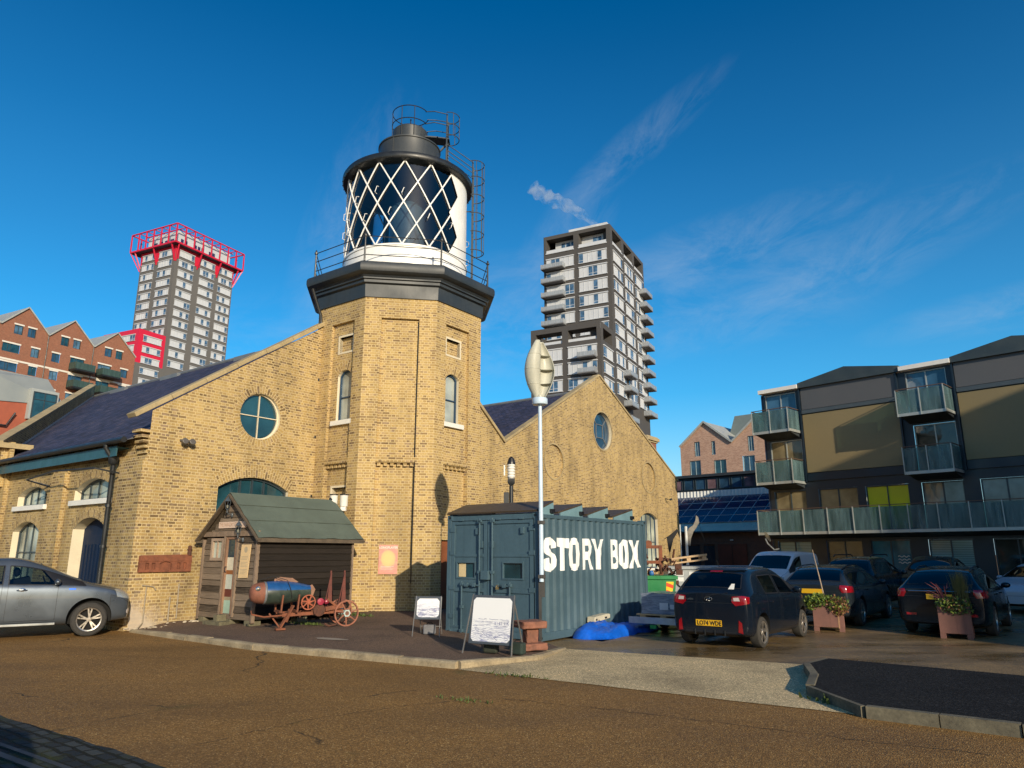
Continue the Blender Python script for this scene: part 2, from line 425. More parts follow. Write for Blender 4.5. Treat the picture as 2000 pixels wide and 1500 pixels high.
# ------------------------------------------------------------ camera, light
cam = bpy.data.cameras.new('camera'); cam.lens = 25.2; cam.sensor_width = 36; cam.clip_start = .1; cam.clip_end = 3000
camo = bpy.data.objects.new('camera', cam); COL.objects.link(camo)
camo.location = (0, 0, 1.75); camo.rotation_euler = (R(90 + 13.34), 0, 0)
scene.camera = camo
SUN = V((-.37, .88, -.31)).normalized()
ld = bpy.data.lights.new('sun', 'SUN'); ld.energy = 5.0; ld.angle = R(.5); ld.color = (1, .87, .66)
lo = bpy.data.objects.new('sun', ld); COL.objects.link(lo); lo.rotation_euler = SUN.to_track_quat('-Z', 'Y').to_euler()
lo.location = (20, -30, 30)
def make_world():
    w = bpy.data.worlds.new('World'); scene.world = w; w.use_nodes = True
    nt = w.node_tree; nt.nodes.clear()
    b = NB.__new__(NB); b.nt = nt
    out = b.n('ShaderNodeOutputWorld'); bg = b.n('ShaderNodeBackground'); bg.inputs['Strength'].default_value = .112
    sky = b.n('ShaderNodeTexSky', sky_type='NISHITA'); sky.sun_disc = False
    sky.sun_elevation = R(18); sky.sun_rotation = R(157); sky.air_density = 1.0; sky.dust_density = .9; sky.ozone_density = 2.2
    hs = b.n('ShaderNodeHueSaturation'); hs.inputs['Saturation'].default_value = 1.75; hs.inputs['Value'].default_value = 1.08; hs.inputs['Hue'].default_value = .497
    b.l(sky.outputs[0], hs.inputs['Color'])
    # the air brightens towards the horizon
    el = b.n('ShaderNodeSeparateXYZ'); b.l(b.coords('Generated'), el.inputs[0])
    sky_col = b.mix(1.0, hs.outputs[0], b.ramp(el.outputs[2], [(0, (1.75, 1.75, 1.7)), (.16, (1.55, 1.58, 1.6)), (.38, (1.12, 1.18, 1.25)), (.62, (.85, .95, 1.06))]), 'MULTIPLY')
    sky_col = b.mix(b.ramp(el.outputs[2], [(0, (.70,) * 3), (.12, (.44,) * 3), (.3, (.17,) * 3), (.5, (.05,) * 3), (.66, (0,) * 3)]), sky_col, (2.1, 4.3, 6.6))
    # thin cirrus: streaky noise, thicker in two drifts across the view
    d = b.coords('Generated')
    def drift(dirv, ax, w1, w2):
        c = V(dirv).normalized(); u = V(ax); u = (u - c * u.dot(c)).normalized(); v = c.cross(u)
        def dot(q):
            x = b.n('ShaderNodeVectorMath', operation='DOT_PRODUCT'); b.l(d, x.inputs[0]); x.inputs[1].default_value = q; return x.outputs['Value']
        a = b.math('DIVIDE', dot(u), w1); e = b.math('DIVIDE', dot(v), w2)
        r2 = b.math('ADD', b.math('MULTIPLY', a, a), b.math('MULTIPLY', e, e))
        front = b.math('GREATER_THAN', dot(c), 0)
        st = b.n('ShaderNodeCombineXYZ'); b.l(b.math('MULTIPLY', dot(u), 5), st.inputs[0]); b.l(b.math('MULTIPLY', dot(v), 11), st.inputs[1]); b.l(dot(c), st.inputs[2])
        n = b.noise(st.outputs[0], 1.7, 11, .70, .5)
        return b.math('MULTIPLY', b.math('MULTIPLY', b.maprange(r2, 0, 1, 1, 0), front), b.maprange(n, .40, .78, 0, 1))
    f = None
    for q in (((.165, .88, .54), (.75, -.2, .62), .17, .030), ((.07, .93, .42), (.6, 0, .8), .11, .05), ((.42, .86, .36), (.9, -.3, .38), .26, .055),
              ((-.22, .9, .44), (.3, 0, .9), .20, .06), ((.30, .90, .41), (.9, 0, .3), .22, .05), ((.60, .77, .28), (.9, 0, .2), .2, .03), ((.0, .9, .30), (1, 0, .1), .5, .10)):
        g = drift(*q); f = g if f is None else b.math('ADD', f, g)
    f = b.math('MINIMUM', b.math('MULTIPLY', f, .27), .42)
    col = b.mix(f, sky_col, (4.8, 5.5, 6.2))
    b.l(col, bg.inputs['Color']); b.l(bg.outputs[0], out.inputs[0])
make_world()
scene.view_settings.view_transform = 'Standard'; scene.view_settings.look = 'None'
scene.view_settings.exposure = 0; scene.view_settings.gamma = 1
scene.cycles.max_bounces = 8; scene.cycles.volume_bounces = 3; scene.cycles.transparent_max_bounces = 16

# ------------------------------------------------------------------- ground
def sheet(name, pts, z, mat, h=0.0):
    mb = MB()
    tr = tessellate_polygon([[V((x, y, 0)) for x, y in pts]])
    mb.mesh([(x, y, z) for x, y in pts], [tuple(t) for t in tr])
    o = mb.build(name, mat)
    if o.data.polygons[0].normal.z < 0: o.data.flip_normals()
    return tag(o, kind='structure')
sheet('road', [(-900, -400), (900, -400), (900, 1200), (-900, 1200)], 0, ROAD)
sheet('yard', [(1.02, 14.33), (5.07, 12.18), (25, -4.1), (60, 20), (30, 70), (8, 50), (1.2, 20), (.6, 15)], .004, YARD)
def jitter_line(a, b, n, k):
    return [(a[0] + (b[0] - a[0]) * i / n + random.uniform(-k, k), a[1] + (b[1] - a[1]) * i / n + random.uniform(-k, k)) for i in range(n)]
sheet('concrete_apron', [(-.86, 11.85), (.43, 12.86)] + jitter_line((1.02, 14.33), (5.07, 12.18), 14, .012) + [(5.07, 12.18), (4.25, 10.6), (3.82, 8.62)] + jitter_line((3.79, 8.68), (-.86, 11.85), 12, .02), .008, APRON)
sheet('cobbled_margin', [(-12, 12.2)] + jitter_line((-5.69, 8.6), (-2.88, 6.61), 14, .03) + [(-1, 5.2), (-1, -3), (-12, -3)], .004, COBB)
PZ = [(-8.7, 17.3, .05), (-6.7, 15.7, .09), (-4.78, 14.18, .10), (-2.8, 13.05, .10), (-.84, 11.92, .10), (.43, 12.86, .07), (1.02, 14.33, .012), (.62, 15.2, .03), (2.5, 18, .04),
      (3.5, 19.5, .04), (-4.5, 20.5, .2), (-2, 21, .2), (-6.5, 18.5, .15), (-3, 16, .14), (-7.6, 18.6, .14), (0, 19, .16)]
def pav_z(x, y):
    n = d = 0
    for a, b, z in PZ:
        w = 1 / ((x - a) ** 2 + (y - b) ** 2 + .02) ** 1.5
        n += w * z; d += w
    return n / d
def pavement():
    edge = [(-8.75, 17.38), (-6.75, 15.76), (-4.80, 14.24), (-2.8, 13.10), (-.85, 11.99), (.40, 12.92), (.96, 14.33)]
    poly = edge + [(.62, 15.25), (3.45, 19.2), (6.5, 24), (4, 27), (-7, 24), (-8.4, 19)]
    bm = bmesh.new(); bm.faces.new([bm.verts.new((x, y, 0)) for x, y in poly])
    bmesh.ops.triangulate(bm, faces=bm.faces)
    bmesh.ops.subdivide_edges(bm, edges=bm.edges, cuts=9, use_grid_fill=True)
    for v in bm.verts: v.co.z = pav_z(v.co.x, v.co.y)
    bmesh.ops.recalc_face_normals(bm, faces=bm.faces)
    me = bpy.data.meshes.new('pavement'); bm.to_mesh(me); bm.free(); me.materials.append(PAVE)
    me.polygons.foreach_set('use_smooth', [True] * len(me.polygons))
    o = bpy.data.objects.new('pavement', me); COL.objects.link(o); tag(o, kind='structure')
    if sum(p.normal.z for p in me.polygons) < 0: me.flip_normals()
    return edge
def kerb_run(name, pts, zf, w=.15, L=.92, base=-.05, mat=None):
    mb = MB(); rnd = random.Random(3)
    for a, b in zip(pts[:-1], pts[1:]):
        a = V((*a, 0)); b = V((*b, 0)); l = (b - a).length; n = max(1, round(l / L)); d = (b - a) / n
        nr = V((d.y, -d.x, 0)).normalized()
        for i in range(n):
            p = a + d * i + d.normalized() * .006; q = a + d * (i + 1) - d.normalized() * .006
            j = nr * rnd.uniform(-.012, .012); dz = rnd.uniform(-.008, .010)
            P = []
            for t in (p, q):
                z = zf(t.x, t.y) + dz
                P.append([t + j + nr * w * .5 + V((0, 0, base)), t + j + nr * w * .5 + V((0, 0, z - .028)), t + j + nr * (w * .5 - .03) + V((0, 0, z)), t + j - nr * w * .5 + V((0, 0, z)), t + j - nr * w * .5 + V((0, 0, base))])
            mb.mesh(P[0] + P[1], [(k, (k + 1) % 5, 5 + (k + 1) % 5, 5 + k) for k in range(5)] + [(4, 3, 2, 1, 0), (5, 6, 7, 8, 9)])
    return tag(mb.build(name, mat or KERB, smooth=40), kind='structure')
PEDGE = pavement()
kerb_run('kerb', PEDGE, lambda x, y: pav_z(x, y) + .012)
ISL = [(5.07, 12.18), (4.5, 11.6), (4.22, 10.64), (3.80, 9.75), (3.9, 8.50), (5.02, 7.64), (9, 4.8), (25, -6)]
def island():
    mb = MB(); top = ISL + [(30, -3), (25, -4.1), (7.05, 10.5)]
    tr = tessellate_polygon([[V((x, y, 0)) for x, y in top]])
    N = len(top)
    mb.mesh([(x, y, .125) for x, y in top] + [(x, y, -.05) for x, y in top], [tuple(t) for t in tr] + [(i, (i + 1) % N, N + (i + 1) % N, N + i) for i in range(N)])
    tag(mb.build('traffic_island', ISLA), kind='structure')
island()
kerb_run('kerb', ISL[::-1][1:], lambda x, y: .128, .13, mat=KERBD)
def cracks():
    rnd = random.Random(31)
    for z, w, pts in ((.0045, .012, [(-1.3, 9.1), (-.2, 9.6), (1.0, 9.0), (2.6, 8.0), (4.4, 6.9)]), (.0042, .010, [(-1.3, 9.1), (-2.2, 8.4), (-3.0, 7.3)]), (.0041, .010, [(-7.6, 13.6), (-5.9, 13.1), (-4.5, 13.2)])):
        mb = MB(); P = []
        for a, b in zip(pts[:-1], pts[1:]):
            for i in range(14): P.append(V((a[0] + (b[0] - a[0]) * i / 14 + rnd.gauss(0, .018), a[1] + (b[1] - a[1]) * i / 14 + rnd.gauss(0, .018), z)))
        for p, q in zip(P[:-1], P[1:]):
            n = V((-(q - p).y, (q - p).x, 0)).normalized() * w * rnd.uniform(.15, .75); mb.face([p - n, q - n, q + n, p + n])
        tag(mb.build('road_crack', simple('crack_grit', (.030, .022, .012), .95), fix=False), kind='structure')
    for (x, y, a, b, r_) in ((-3.55, 14.9, .42, .13, -.5), (.75, 13.6, .5, .2, .4)):
        pts = [(x + a * math.cos(t * .449) * (1 + .12 * math.sin(3 * t)) * math.cos(r_) - b * math.sin(t * .449) * math.sin(r_), y + a * math.cos(t * .449) * math.sin(r_) + b * math.sin(t * .449) * (1 + .15 * math.cos(5 * t)) * math.cos(r_)) for t in range(14)]
        if x < 0: sheet('pavement_patch', pts, pav_z(x, y) + .006, simple('pale_cement_patch', (.30, .25, .19), .9, var=.3))
cracks()
# rail set in the cobbles
mb = MB(); mb.beam((-9, 10.1, .0), (-2.6, 5.6, .0), .07, .03); mb.beam((-9, 10.28, .0), (-2.6, 5.78, .0), .05, .03)
tag(mb.build('rail_track', simple('worn_steel', (.028, .034, .036), .5, .3)), kind='structure')
AZ = R(36.117)
AX = V((math.sin(AZ), math.cos(AZ), 0)); BX = V((-math.cos(AZ), math.sin(AZ), 0)); Z = V((0, 0, 1))
P0 = V((-9.02, 17.67, 0)); ROT = math.pi / 2 - AZ
WX, WY = V((1, 0, 0)), V((0, 1, 0))

def window(parent, F, loop, depth, segs=(), fmat=None, pmat=None, rmat=None, fw=.06, bw=.035, sill=None, name='window', skip=(0,), label=None):
    """frame in the opening, with its pane, reveal and sill as sub-parts"""
    fmat = fmat or BLUEF; pmat = pmat or PANE
    m = MB(); loop_frame(m, F, loop, fw, -depth - .03, -depth + .05); bars(m, F, segs, bw, -depth - .02, -depth + .035)
    w = m.build(name, fmat, parent, label=label)
    m = MB(); fill(m, F, loop, -depth - .005); m.build('pane', pmat, w)
    if rmat:
        m = MB(); reveal(m, F, loop, 0, -depth - .03, skip=skip); m.build('reveal', rmat, w)
    if sill:
        a0, a1, z0, z1, d = sill
        m = MB(); m.prism(rect_loop(a0, z0, a1, z1), F.O, F.e1, F.e2, F.n, -depth - .03, d)
        m.build('sill', STONEW, w, bevel=.008)
    return w

def coping(mb, p, q, w0, w1, th, yv):
    """sloping stone along p->q, spanning w0..w1 along yv"""
    p = V(p); q = V(q); yv = V(yv); d = (q - p).normalized(); n = yv.cross(d).normalized()
    if n.z < 0: n = -n
    L = (q - p).length; k = max(1, round(L / 1.1))
    for i in range(k):
        a = p + d * (L * i / k + .004); b = p + d * (L * (i + 1) / k - .004)
        j = n * random.uniform(-.006, .006)
        P = [a + yv * w0 + j, a + yv * w1 + j, b + yv * w1 + j, b + yv * w0 + j]
        mb.mesh(P + [x + n * th for x in P], [(0, 1, 2, 3), (7, 6, 5, 4), (0, 4, 5, 1), (1, 5, 6, 2), (2, 6, 7, 3), (3, 7, 4, 0)])

def warehouse_left():
    r = thing('brick_warehouse', 'yellow stock brick warehouse with slate roof and teal eaves left of the lighthouse tower', 'warehouse', P0, ROT)
    F = Frame((0, 0, 0), WX, -WY)          # gable front
    S = Frame((0, 0, 0), WY, -WX)          # side wall along the lane
    big = arch_loop(1.98, 4.22, .55, 3.50, 3.83)
    oc = circ_loop(3.10, 5.58, .66)
    m = MB()
    wall(m, F, [(0, -.3), (14.75, -.3), (14.75, 6.22), (8.43, 11.05), (0, 5.26)], [big, oc])
    ring(m, F, big[2:], .34, .004); ring(m, F, oc, .23, .004, closed=True)
    w1 = arch_loop(1.60, 3.70, 3.16, 3.44, 3.72); w2 = arch_loop(5.46, 7.48, 3.14, 3.44, 3.70)
    dr = arch_loop(1.69, 3.52, 0.0, 2.40, 2.69); w3 = arch_loop(5.66, 7.48, .7, 2.40, 2.68)
    wall(m, S, [(0, -.3), (9.9, -.3), (9.9, 4.62), (0, 4.62)], [w1, w2, dr, w3])
    for lp in (w1, w2, dr, w3): ring(m, S, lp[2:], .26, .004)
    # piers between the bays, stepped out at the head, and the corner pier
    for t0, t1, top in ((4.18, 4.98, 3.96), (8.35, 9.75, 5.2)):
        m.box(-.12, t0, -.3, -.0, t1, top)
        m.box(-.08, t0 - .06, top, 0, t1 + .06, top + .07) if top < 5 else None
    m.box(-.10, 0.0, -.3, 0.0, 1.15, 4.0); m.box(-.05, 0, 4.0, 0.0, 1.25, 4.1)
    # stepped corbels carrying the kneeler
    for i in range(5): m.box(-.06 - .045 * i, -.0 + .002 * i, 4.18 + .13 * i, 0.05, .42, 4.25 + .13 * i)
    m.build('wall', BR, r)
    # white salt bloom low on the corner
    m = MB(); coping(m, (-.42, 0, 5.03), (8.43, 0, 11.08), -.07, .34, .12, WY); coping(m, (8.43, 0, 11.08), (14.75, 0, 6.26), -.07, .34, .12, WY)
    m.build('coping', STONE, r, bevel=.015)
    m = MB()
    m.face([(-.36, .3, 4.52), (8.4, .3, 10.05), (8.4, 23.2, 10.05), (-.36, 8.5, 4.52)])
    m.face([(8.4, .3, 10.05), (14.75, .3, 6.02), (14.75, 25, 6.02), (8.4, 23.2, 10.05)])
    rf = m.build('roof', SLATE, r)
    m = MB(); m.tube([(8.4, .3, 10.06), (8.4, 23.2, 10.06)], .09, 8); m.build('ridge_tile', LEAD, rf)
    for t in (7.9, 13.9, 18.8):
        m = MB(); m.box(7.95, t, 9.72, 8.12, t + 1.5, 9.95); m.build('roof_vent', LEAD, rf)
    # far parapet, skewed to the roof, with its flashing
    a = V((-.36, 8.42, 0)); b = V((8.4, 23.1, 0)); d = (b - a).normalized(); nn = V((d.y, -d.x, 0)); k = (10.05 - 4.52) / 8.76
    def zr(q): return 4.52 + (q.x + .36) * k
    m = MB()
    for off in (0, -.35):
        m.face([a + nn * off + Z * (zr(a) - .6), b + nn * off + Z * (zr(b) - .6), b + nn * off + Z * (zr(b) + .62), a + nn * off + Z * (zr(a) + .62)])
    m.box(-.62, 8.5, 3.8, .0, 10.6, 5.0)
    m.build('parapet', BR, r)
    m = MB(); coping(m, a + Z * (zr(a) + .63), b + Z * (zr(b) + .63), -.26, .04, .07, nn); m.box(-.72, 8.3, 5.0, .5, 10.6, 5.16); m.build('coping', STONE, r)
    m = MB(); n2 = nn * .012
    for i in range(40):
        p = a + (b - a) * (i / 40); q = a + (b - a) * ((i + 1) / 40)
        m.face([p + n2 + Z * (zr(p) - .05), q + n2 + Z * (zr(q) - .05), q + n2 + Z * (zr(q) + .10), p + n2 + Z * (zr(p) + .13)])
    m.build('flashing', simple('pale_mortar_flashing', (.62, .60, .56), .7, var=.2), r)
    # eaves
    m = MB(); m.box(-.30, 1.0, 4.16, -.27, 8.4, 4.42); m.box(-.27, 1.0, 4.36, 0, 8.4, 4.40); m.build('fascia', TEAL, r)
    m = MB(); m.lathe([(.075, 0), (.075, 7.9)], 10, (-.40, .45, 4.52), T=Matrix.Rotation(R(-90), 3, 'X')); m.build('gutter', GUT, r)
    m = MB(); m.tube([(-.40, 1.35, 4.5), (-.40, 1.35, 4.38), (-.16, 1.35, 4.05), (-.16, 1.35, 0)], .055, 10)
    m.lathe([(.05, 3.95), (.12, 4.0), (.13, 4.16), (.05, 4.2)], 10, (-.17, 1.35, 0))
    for z in (.9, 1.9, 2.9): m.lathe([(.075, z), (.075, z + .07)], 10, (-.16, 1.35, 0))
    m.build('downpipe', GUT, r, smooth=50)
    # openings
    W = window
    W(r, F, big, .16, [(2.72, .55, 2.72, 3.78), (3.10, .55, 3.10, 3.83), (3.48, .55, 3.48, 3.78), (1.98, 2.3, 4.22, 2.3)], DARKF, PANE, PLAST, bw=.05)
    W(r, F, oc, .14, [(2.44, 5.58, 3.76, 5.58), (3.10, 4.92, 3.10, 6.24)], PLAST, PANE, PLAST, fw=.035, bw=.024, skip=())
    for lp, zz in ((w1, (3.02, 3.16)), (w2, (3.0, 3.14))):
        x0, x1 = lp[0][0], lp[1][0]; wd = (x1 - x0)
        W(r, S, lp, .22, [(x0 + wd * .3, zz[1], x0 + wd * .3, 3.6), (x0 + wd * .55, zz[1], x0 + wd * .55, 3.68), (x0 + wd * .78, zz[1], x0 + wd * .78, 3.62)], DARKF, PANEL_, PLAST, fw=.05, sill=(x0 - .08, x1 + .12, zz[0], zz[1], .09))
    W(r, S, w3, .22, [(6.1, .7, 6.1, 2.58), (6.55, .7, 6.55, 2.66), (7.0, .7, 7.0, 2.6), (5.66, 1.8, 7.48, 1.8)], DARKF, PANEL_, PLAST, fw=.05, sill=(5.6, 7.6, .58, .7, .08))
    m = MB(); reveal(m, S, dr, 0, -.34, skip=(0,)); m.build('door_reveal', PLAST, r)
    m = MB(); m.prism(arch_loop(1.69, 3.52, 0, 2.4, 2.69), S.O, S.e1, S.e2, S.n, -.36, -.30)
    for t in (1.9, 2.08, 2.26, 2.44, 2.62, 2.80, 2.98, 3.16, 3.34): m.box(.28, t - .012, .1, .302, t + .012, 2.0)
    dd = m.build('door', NAVY, r)
    m = MB(); m.box(.272, 1.78, 1.75, .285, 2.15, 2.15); m.build('pane', PANEL_, dd)
    m = MB(); m.tube([(0, 5.35, 3.66), (-.55, 5.55, 3.80), (-.62, 3.7, 3.92), (-.62, 1.3, 3.84), (-.05, 1.1, 3.74)], .022, 6); m.tube([(-.55, 5.55, 3.80), (0, 4.9, 3.55)], .02, 6)
    m.build('awning_rail', GUT, r)
    m = MB()
    for s in (.82, 1.02):
        m.lathe([(.05, 0), (.085, .10), (.085, .13), (.07, .14)], 12, (s, -.10, 4.53), T=Matrix.Rotation(R(70), 3, 'X'))
    m.beam((.78, -.03, 4.6), (1.06, -.03, 4.6), .05, .05); m.build('floodlight', simple('floodlight_grey', (.10, .09, .08), .5), r)
    # bits at the foot of the corner: hose, conduit
    m = MB(); m.tube([(.33, -.03, .98), (.33, -.03, .15), (.2, -.10, .06)], .014, 6); m.tube([(.22, -.04, 1.02), (.5, -.04, .98), (.56, -.05, .90)], .014, 6)
    CND = simple('dull_conduit', (.30, .25, .18), .7, var=.3); m.build('standpipe', CND, r)
    m = MB(); m.tube([(1.15, -.03, 1.03), (1.16, -.03, .2)], .016, 6); m.build('conduit', CND, r); m = MB(); m.tube([(.95, -.03, .72), (.95, -.03, .16)], .02, 6); m.build('conduit', CND, r)
    return r
wh = warehouse_left()
# pale salt bloom and repair cement low on the corner: a thin skim on the wall
def skim(parent):
    b = NB('cement_skim'); co = b.coords('UV')
    n = b.noise(co, 3.2, 6, .65); sp = b.n('ShaderNodeSeparateXYZ'); b.l(co, sp.inputs[0])
    # fade with height and away from the corner
    fz = b.maprange(sp.outputs[1], .1, 1.1, .32, -.5); fx = b.maprange(sp.outputs[0], .2, 1.3, .24, -.55)
    k = b.maprange(b.math('ADD', b.math('ADD', n, fz), fx), .42, .85, 0, .62)
    p = b.n('ShaderNodeBsdfPrincipled'); p.inputs['Base Color'].default_value = (.66, .56, .44, 1); p.inputs['Roughness'].default_value = .9
    t = b.n('ShaderNodeBsdfTransparent'); m = b.n('ShaderNodeMixShader')
    b.l(k, m.inputs[0]); b.l(t.outputs[0], m.inputs[1]); b.l(p.outputs[0], m.inputs[2]); b.l(m.outputs[0], b.out.inputs[0])
    F = Frame((0, 0, 0), WX, -WY); mb = MB(); wall(mb, F, rect_loop(0, 0, 1.5, 1.4), (), .006); mb.build('cement_skim', b.mat, parent)
skim(wh)

def warehouse_right():
    r = thing('brick_warehouse', 'yellow brick gabled warehouse with one tall oculus behind the blue container', 'warehouse', P0, ROT)
    F = Frame((0, 0, 0), WX, -WY)
    arch = arch_loop(27.12, 29.3, 1.0, 3.66, 3.97); oc = circ_loop(23.2, 7.9, .97)
    b1 = circ_loop(18.55, 5.86, .78); b2 = circ_loop(28.38, 5.95, .82); sm = rect_loop(13.1 + 1.66, 3.2, 15.2, 3.75)
    m = MB()
    wall(m, F, [(14.75, -.3), (32.3, -.3), (32.3, 6.1), (22.99, 10.74), (14.75, 6.22)], [arch, oc, b1, b2])
    for lp in (b1, b2): reveal(m, F, lp, 0, -.07); fill(m, F, lp, -.07)
    ring(m, F, arch[2:], .34, .004)
    for lp in (oc, b1, b2): ring(m, F, lp, .18, .004, closed=True)
    E_ = Frame((32.3, 0, 0), WY, WX); wall(m, E_, [(0, -.3), (20, -.3), (20, 6.0), (0, 6.0)])
    m.build('wall', BR, r)
    m = MB()
    for lp in (oc, b1, b2): ring(m, F, lp, .07, .03, closed=True)
    m.build('window_surround', STONE, r)
    m = MB(); coping(m, (14.75, 0, 6.25), (22.99, 0, 10.77), -.05, .32, .10, WY); coping(m, (22.99, 0, 10.77), (32.45, 0, 6.05), -.05, .32, .10, WY); m.build('coping', STONE, r, bevel=.015)
    m = MB(); m.face([(14.75, .3, 5.9), (22.99, .3, 10.06), (22.99, 26, 10.06), (14.75, 26, 5.9)]); m.face([(22.99, .3, 10.06), (32.5, .3, 5.75), (32.5, 26, 5.75), (22.99, 26, 10.06)])
    rf = m.build('roof', SLATE, r)
    m = MB(); m.tube([(22.99, .3, 10.08), (22.99, 26, 10.08)], .09, 8); m.build('ridge_tile', LEAD, rf)
    W = window
    W(r, F, arch, .2, [(27.65, 1, 27.65, 3.85), (28.2, 1, 28.2, 3.97), (28.75, 1, 28.75, 3.85), (27.12, 2.4, 29.3, 2.4)], BLUEF, PANEL_, PLAST, sill=(27.0, 29.4, .88, 1.0, .08))
    q = [(22.86, 7.56), (23.54, 7.56), (23.54, 8.24), (22.86, 8.24)]
    segs = [(*q[i], *q[(i + 1) % 4]) for i in range(4)] + [(*q[i], 23.2 + .97 * math.cos(R(a)), 7.9 + .97 * math.sin(R(a))) for i, a in enumerate((225, 315, 45, 135))]
    W(r, F, oc, .2, segs, LEAD, PANEB, PLAST, skip=())
    m = MB(); m.lathe([(.03, 0), (.06, .06), (.06, .16), (.04, .18)], 10, (30.5, -.25, 4.82), T=Matrix.Rotation(R(80), 3, 'X')); m.beam((30.5, 0, 4.9), (30.5, -.2, 4.85), .05, .05)
    m.build('security_camera', DARKF, r)
    m = MB(); m.lathe([(0, 0), (.06, .02), (.07, .08), (0, .1)], 10, (15.4, -.08, 4.3)); m.tube([(15.4, -.02, 4.3), (15.0, -.02, 3.8), (14.75, -.02, 3.3)], .01, 5); m.build('bulkhead_lamp', STONE, r)
    # chimney rising behind the far slope
    m = MB(); m.box(33.0, 2.2, 0, 34.4, 3.8, 8.8); c = m.build('chimney', RED, r)
    m = MB(); m.box(32.92, 2.12, 8.8, 34.48, 3.88, 8.9); m.box(32.82, 2.02, 8.9, 34.58, 3.98, 9.12); m.box(32.9, 2.1, 9.12, 34.5, 3.9, 9.2); m.build('chimney_cap', STONE, c, bevel=.02)
    return r
warehouse_right()

# ---------------------------------------------------------------- lighthouse
def dirz(a): a = R(a); return V((math.sin(a), math.cos(a), 0))
def lighthouse():
    r = thing('lighthouse', 'octagonal yellow brick lighthouse with black cornice and white diamond paned lantern', 'lighthouse', (-3.79, 23.41, 0))
    apo, hw = 2.62, 1.0853
    azd = math.degrees(AZ)
    m = MB(); mp = MB()
    faces = {'R': (BX * -1, AX), 'F': (dirz(azd - 45) * -1, dirz(azd + 45)), 'L': (AX * -1, BX * -1)}
    pan = {'R': (-.64, .50), 'F': (-.58, .56), 'L': (-.40, .64)}
    for k in range(8):
        n = -BX.copy(); n.rotate(Matrix.Rotation(R(45 * k), 3, 'Z')); e = AX.copy(); e.rotate(Matrix.Rotation(R(45 * k), 3, 'Z'))
        key = next((q for q, (nn, ee) in faces.items() if (nn - n).length < 1e-3), None)
        if key is None:
            Fk = Frame(n * apo, e, n); wall(m, Fk, rect_loop(-hw, -.4, hw, 9.45))
    for key, (n, e) in faces.items():
        F = Frame(n * apo, e, n); a0, a1 = pan[key]
        up = rect_loop(a0, 4.50, a1, 8.74); lowp = rect_loop(a0, .0, a1, 4.36)
        wall(m, F, rect_loop(-hw, -.4, hw, 9.45), [up, lowp])
        reveal(m, F, up, 0, -.10); reveal(m, F, lowp, 0, -.16)
        holes = []; low = []
        if key == 'R':
            win = arch_loop(-.50, .12, 5.66, 7.06, 7.22, 8); sq = rect_loop(-.50, 7.82, .14, 8.32); holes = [win, sq]
            low = [rect_loop(-.62, .0, .30, 2.15)]
        if key == 'L':
            win = arch_loop(-.10, .52, 5.66, 7.06, 7.24, 8); sq = rect_loop(-.10, 7.82, .50, 8.30); holes = [win, sq]
            low = [rect_loop(-.16, 2.9, .46, 3.66)]
        wall(m, F, up, holes, -.10); wall(m, F, lowp, low, -.16)
        G = Frame(F.P(0, 0, -.10), e, n)
        for h in holes[:1]: ring(m, G, h[2:], .30, .004)
        # corbelled brick band with dentils
        m.prism(rect_loop(a0, 4.34, a1, 4.52), F.O, F.e1, F.e2, F.n, -.17, -.035)
        m.prism(rect_loop(a0, 4.52, a1, 4.62), F.O, F.e1, F.e2, F.n, -.12, -.075)
        nd = 6
        for i in range(nd):
            c = a0 + (a1 - a0) * (i + .5) / nd
            m.prism(rect_loop(c - .05, 4.24, c + .05, 4.34), F.O, F.e1, F.e2, F.n, -.17, -.06)
        if key in 'RL':
            x0, x1 = holes[0][0][0], holes[0][1][0]
            w = window(r, G, holes[0], .14, [(x0, 6.40, x1, 6.40)], BLUEF, pane_mat('curtained_pane', (.26, .28, .25), .04), PLAST, .05, sill=(x0 - .14, x1 + .18, 5.52, 5.66, .10))
            loop_ = holes[1]; sm = MB(); loop_frame(sm, G, loop_, -.06, -.12, .012); reveal(sm, G, loop_, .0, -.12); sm.build('stone_frame', PLAST, r)
            bm_ = MB(); fill(bm_, G, loop_, -.12); bm_.build('blind_panel', BRT, r)
            if key == 'L':
                H = Frame(F.P(0, 0, -.16), e, n); q = low[0]; sm = MB(); loop_frame(sm, H, q, -.06, -.15, .012); reveal(sm, H, q, 0, -.15); sm.build('stone_frame', PLAST, r)
                bm_ = MB(); fill(bm_, H, q, -.15); bm_.build('blind_panel', BRT, r)
            else:
                H = Frame(F.P(0, 0, -.16), e, n); q = low[0]; sm = MB(); reveal(sm, H, q, 0, -.1); fill(sm, H, q, -.1)
                sm.build('door', simple('orange_timber_door', (.20, .065, .025), .6, var=.3), r)
        if key == 'F':
            cm = MB(); cm.tube([F.P(a1 - .015, 8.7, -.03), F.P(a1 - .015, 2.0, -.03), F.P(a1 - .015, .95, -.03)], .013, 6); cm.build('lightning_cable', BLACKP, r)
    m.build('tower', BRT, r)
    k8 = 1 / math.cos(R(22.5)); off = math.atan2(-BX.y, -BX.x) + R(22.5)
    def octa(name, prof, mat, parent, sm=None):
        mm = MB(); mm.lathe([(p * k8, z) for p, z in prof], 8, a0=off, a1=off + 2 * math.pi); return mm.build(name, mat, parent, smooth=sm)
    co = octa('cornice', [(2.60, 9.38), (2.665, 9.38), (2.69, 9.78), (2.74, 9.80), (2.77, 9.82), (2.77, 9.90), (2.83, 9.92), (2.83, 9.96), (2.88, 10.02), (2.97, 10.05), (3.03, 10.10), (3.055, 10.18), (3.055, 10.30), (3.03, 10.37), (2.98, 10.41), (2.2, 10.45), (0.01, 10.46)], CORN, r, 30)
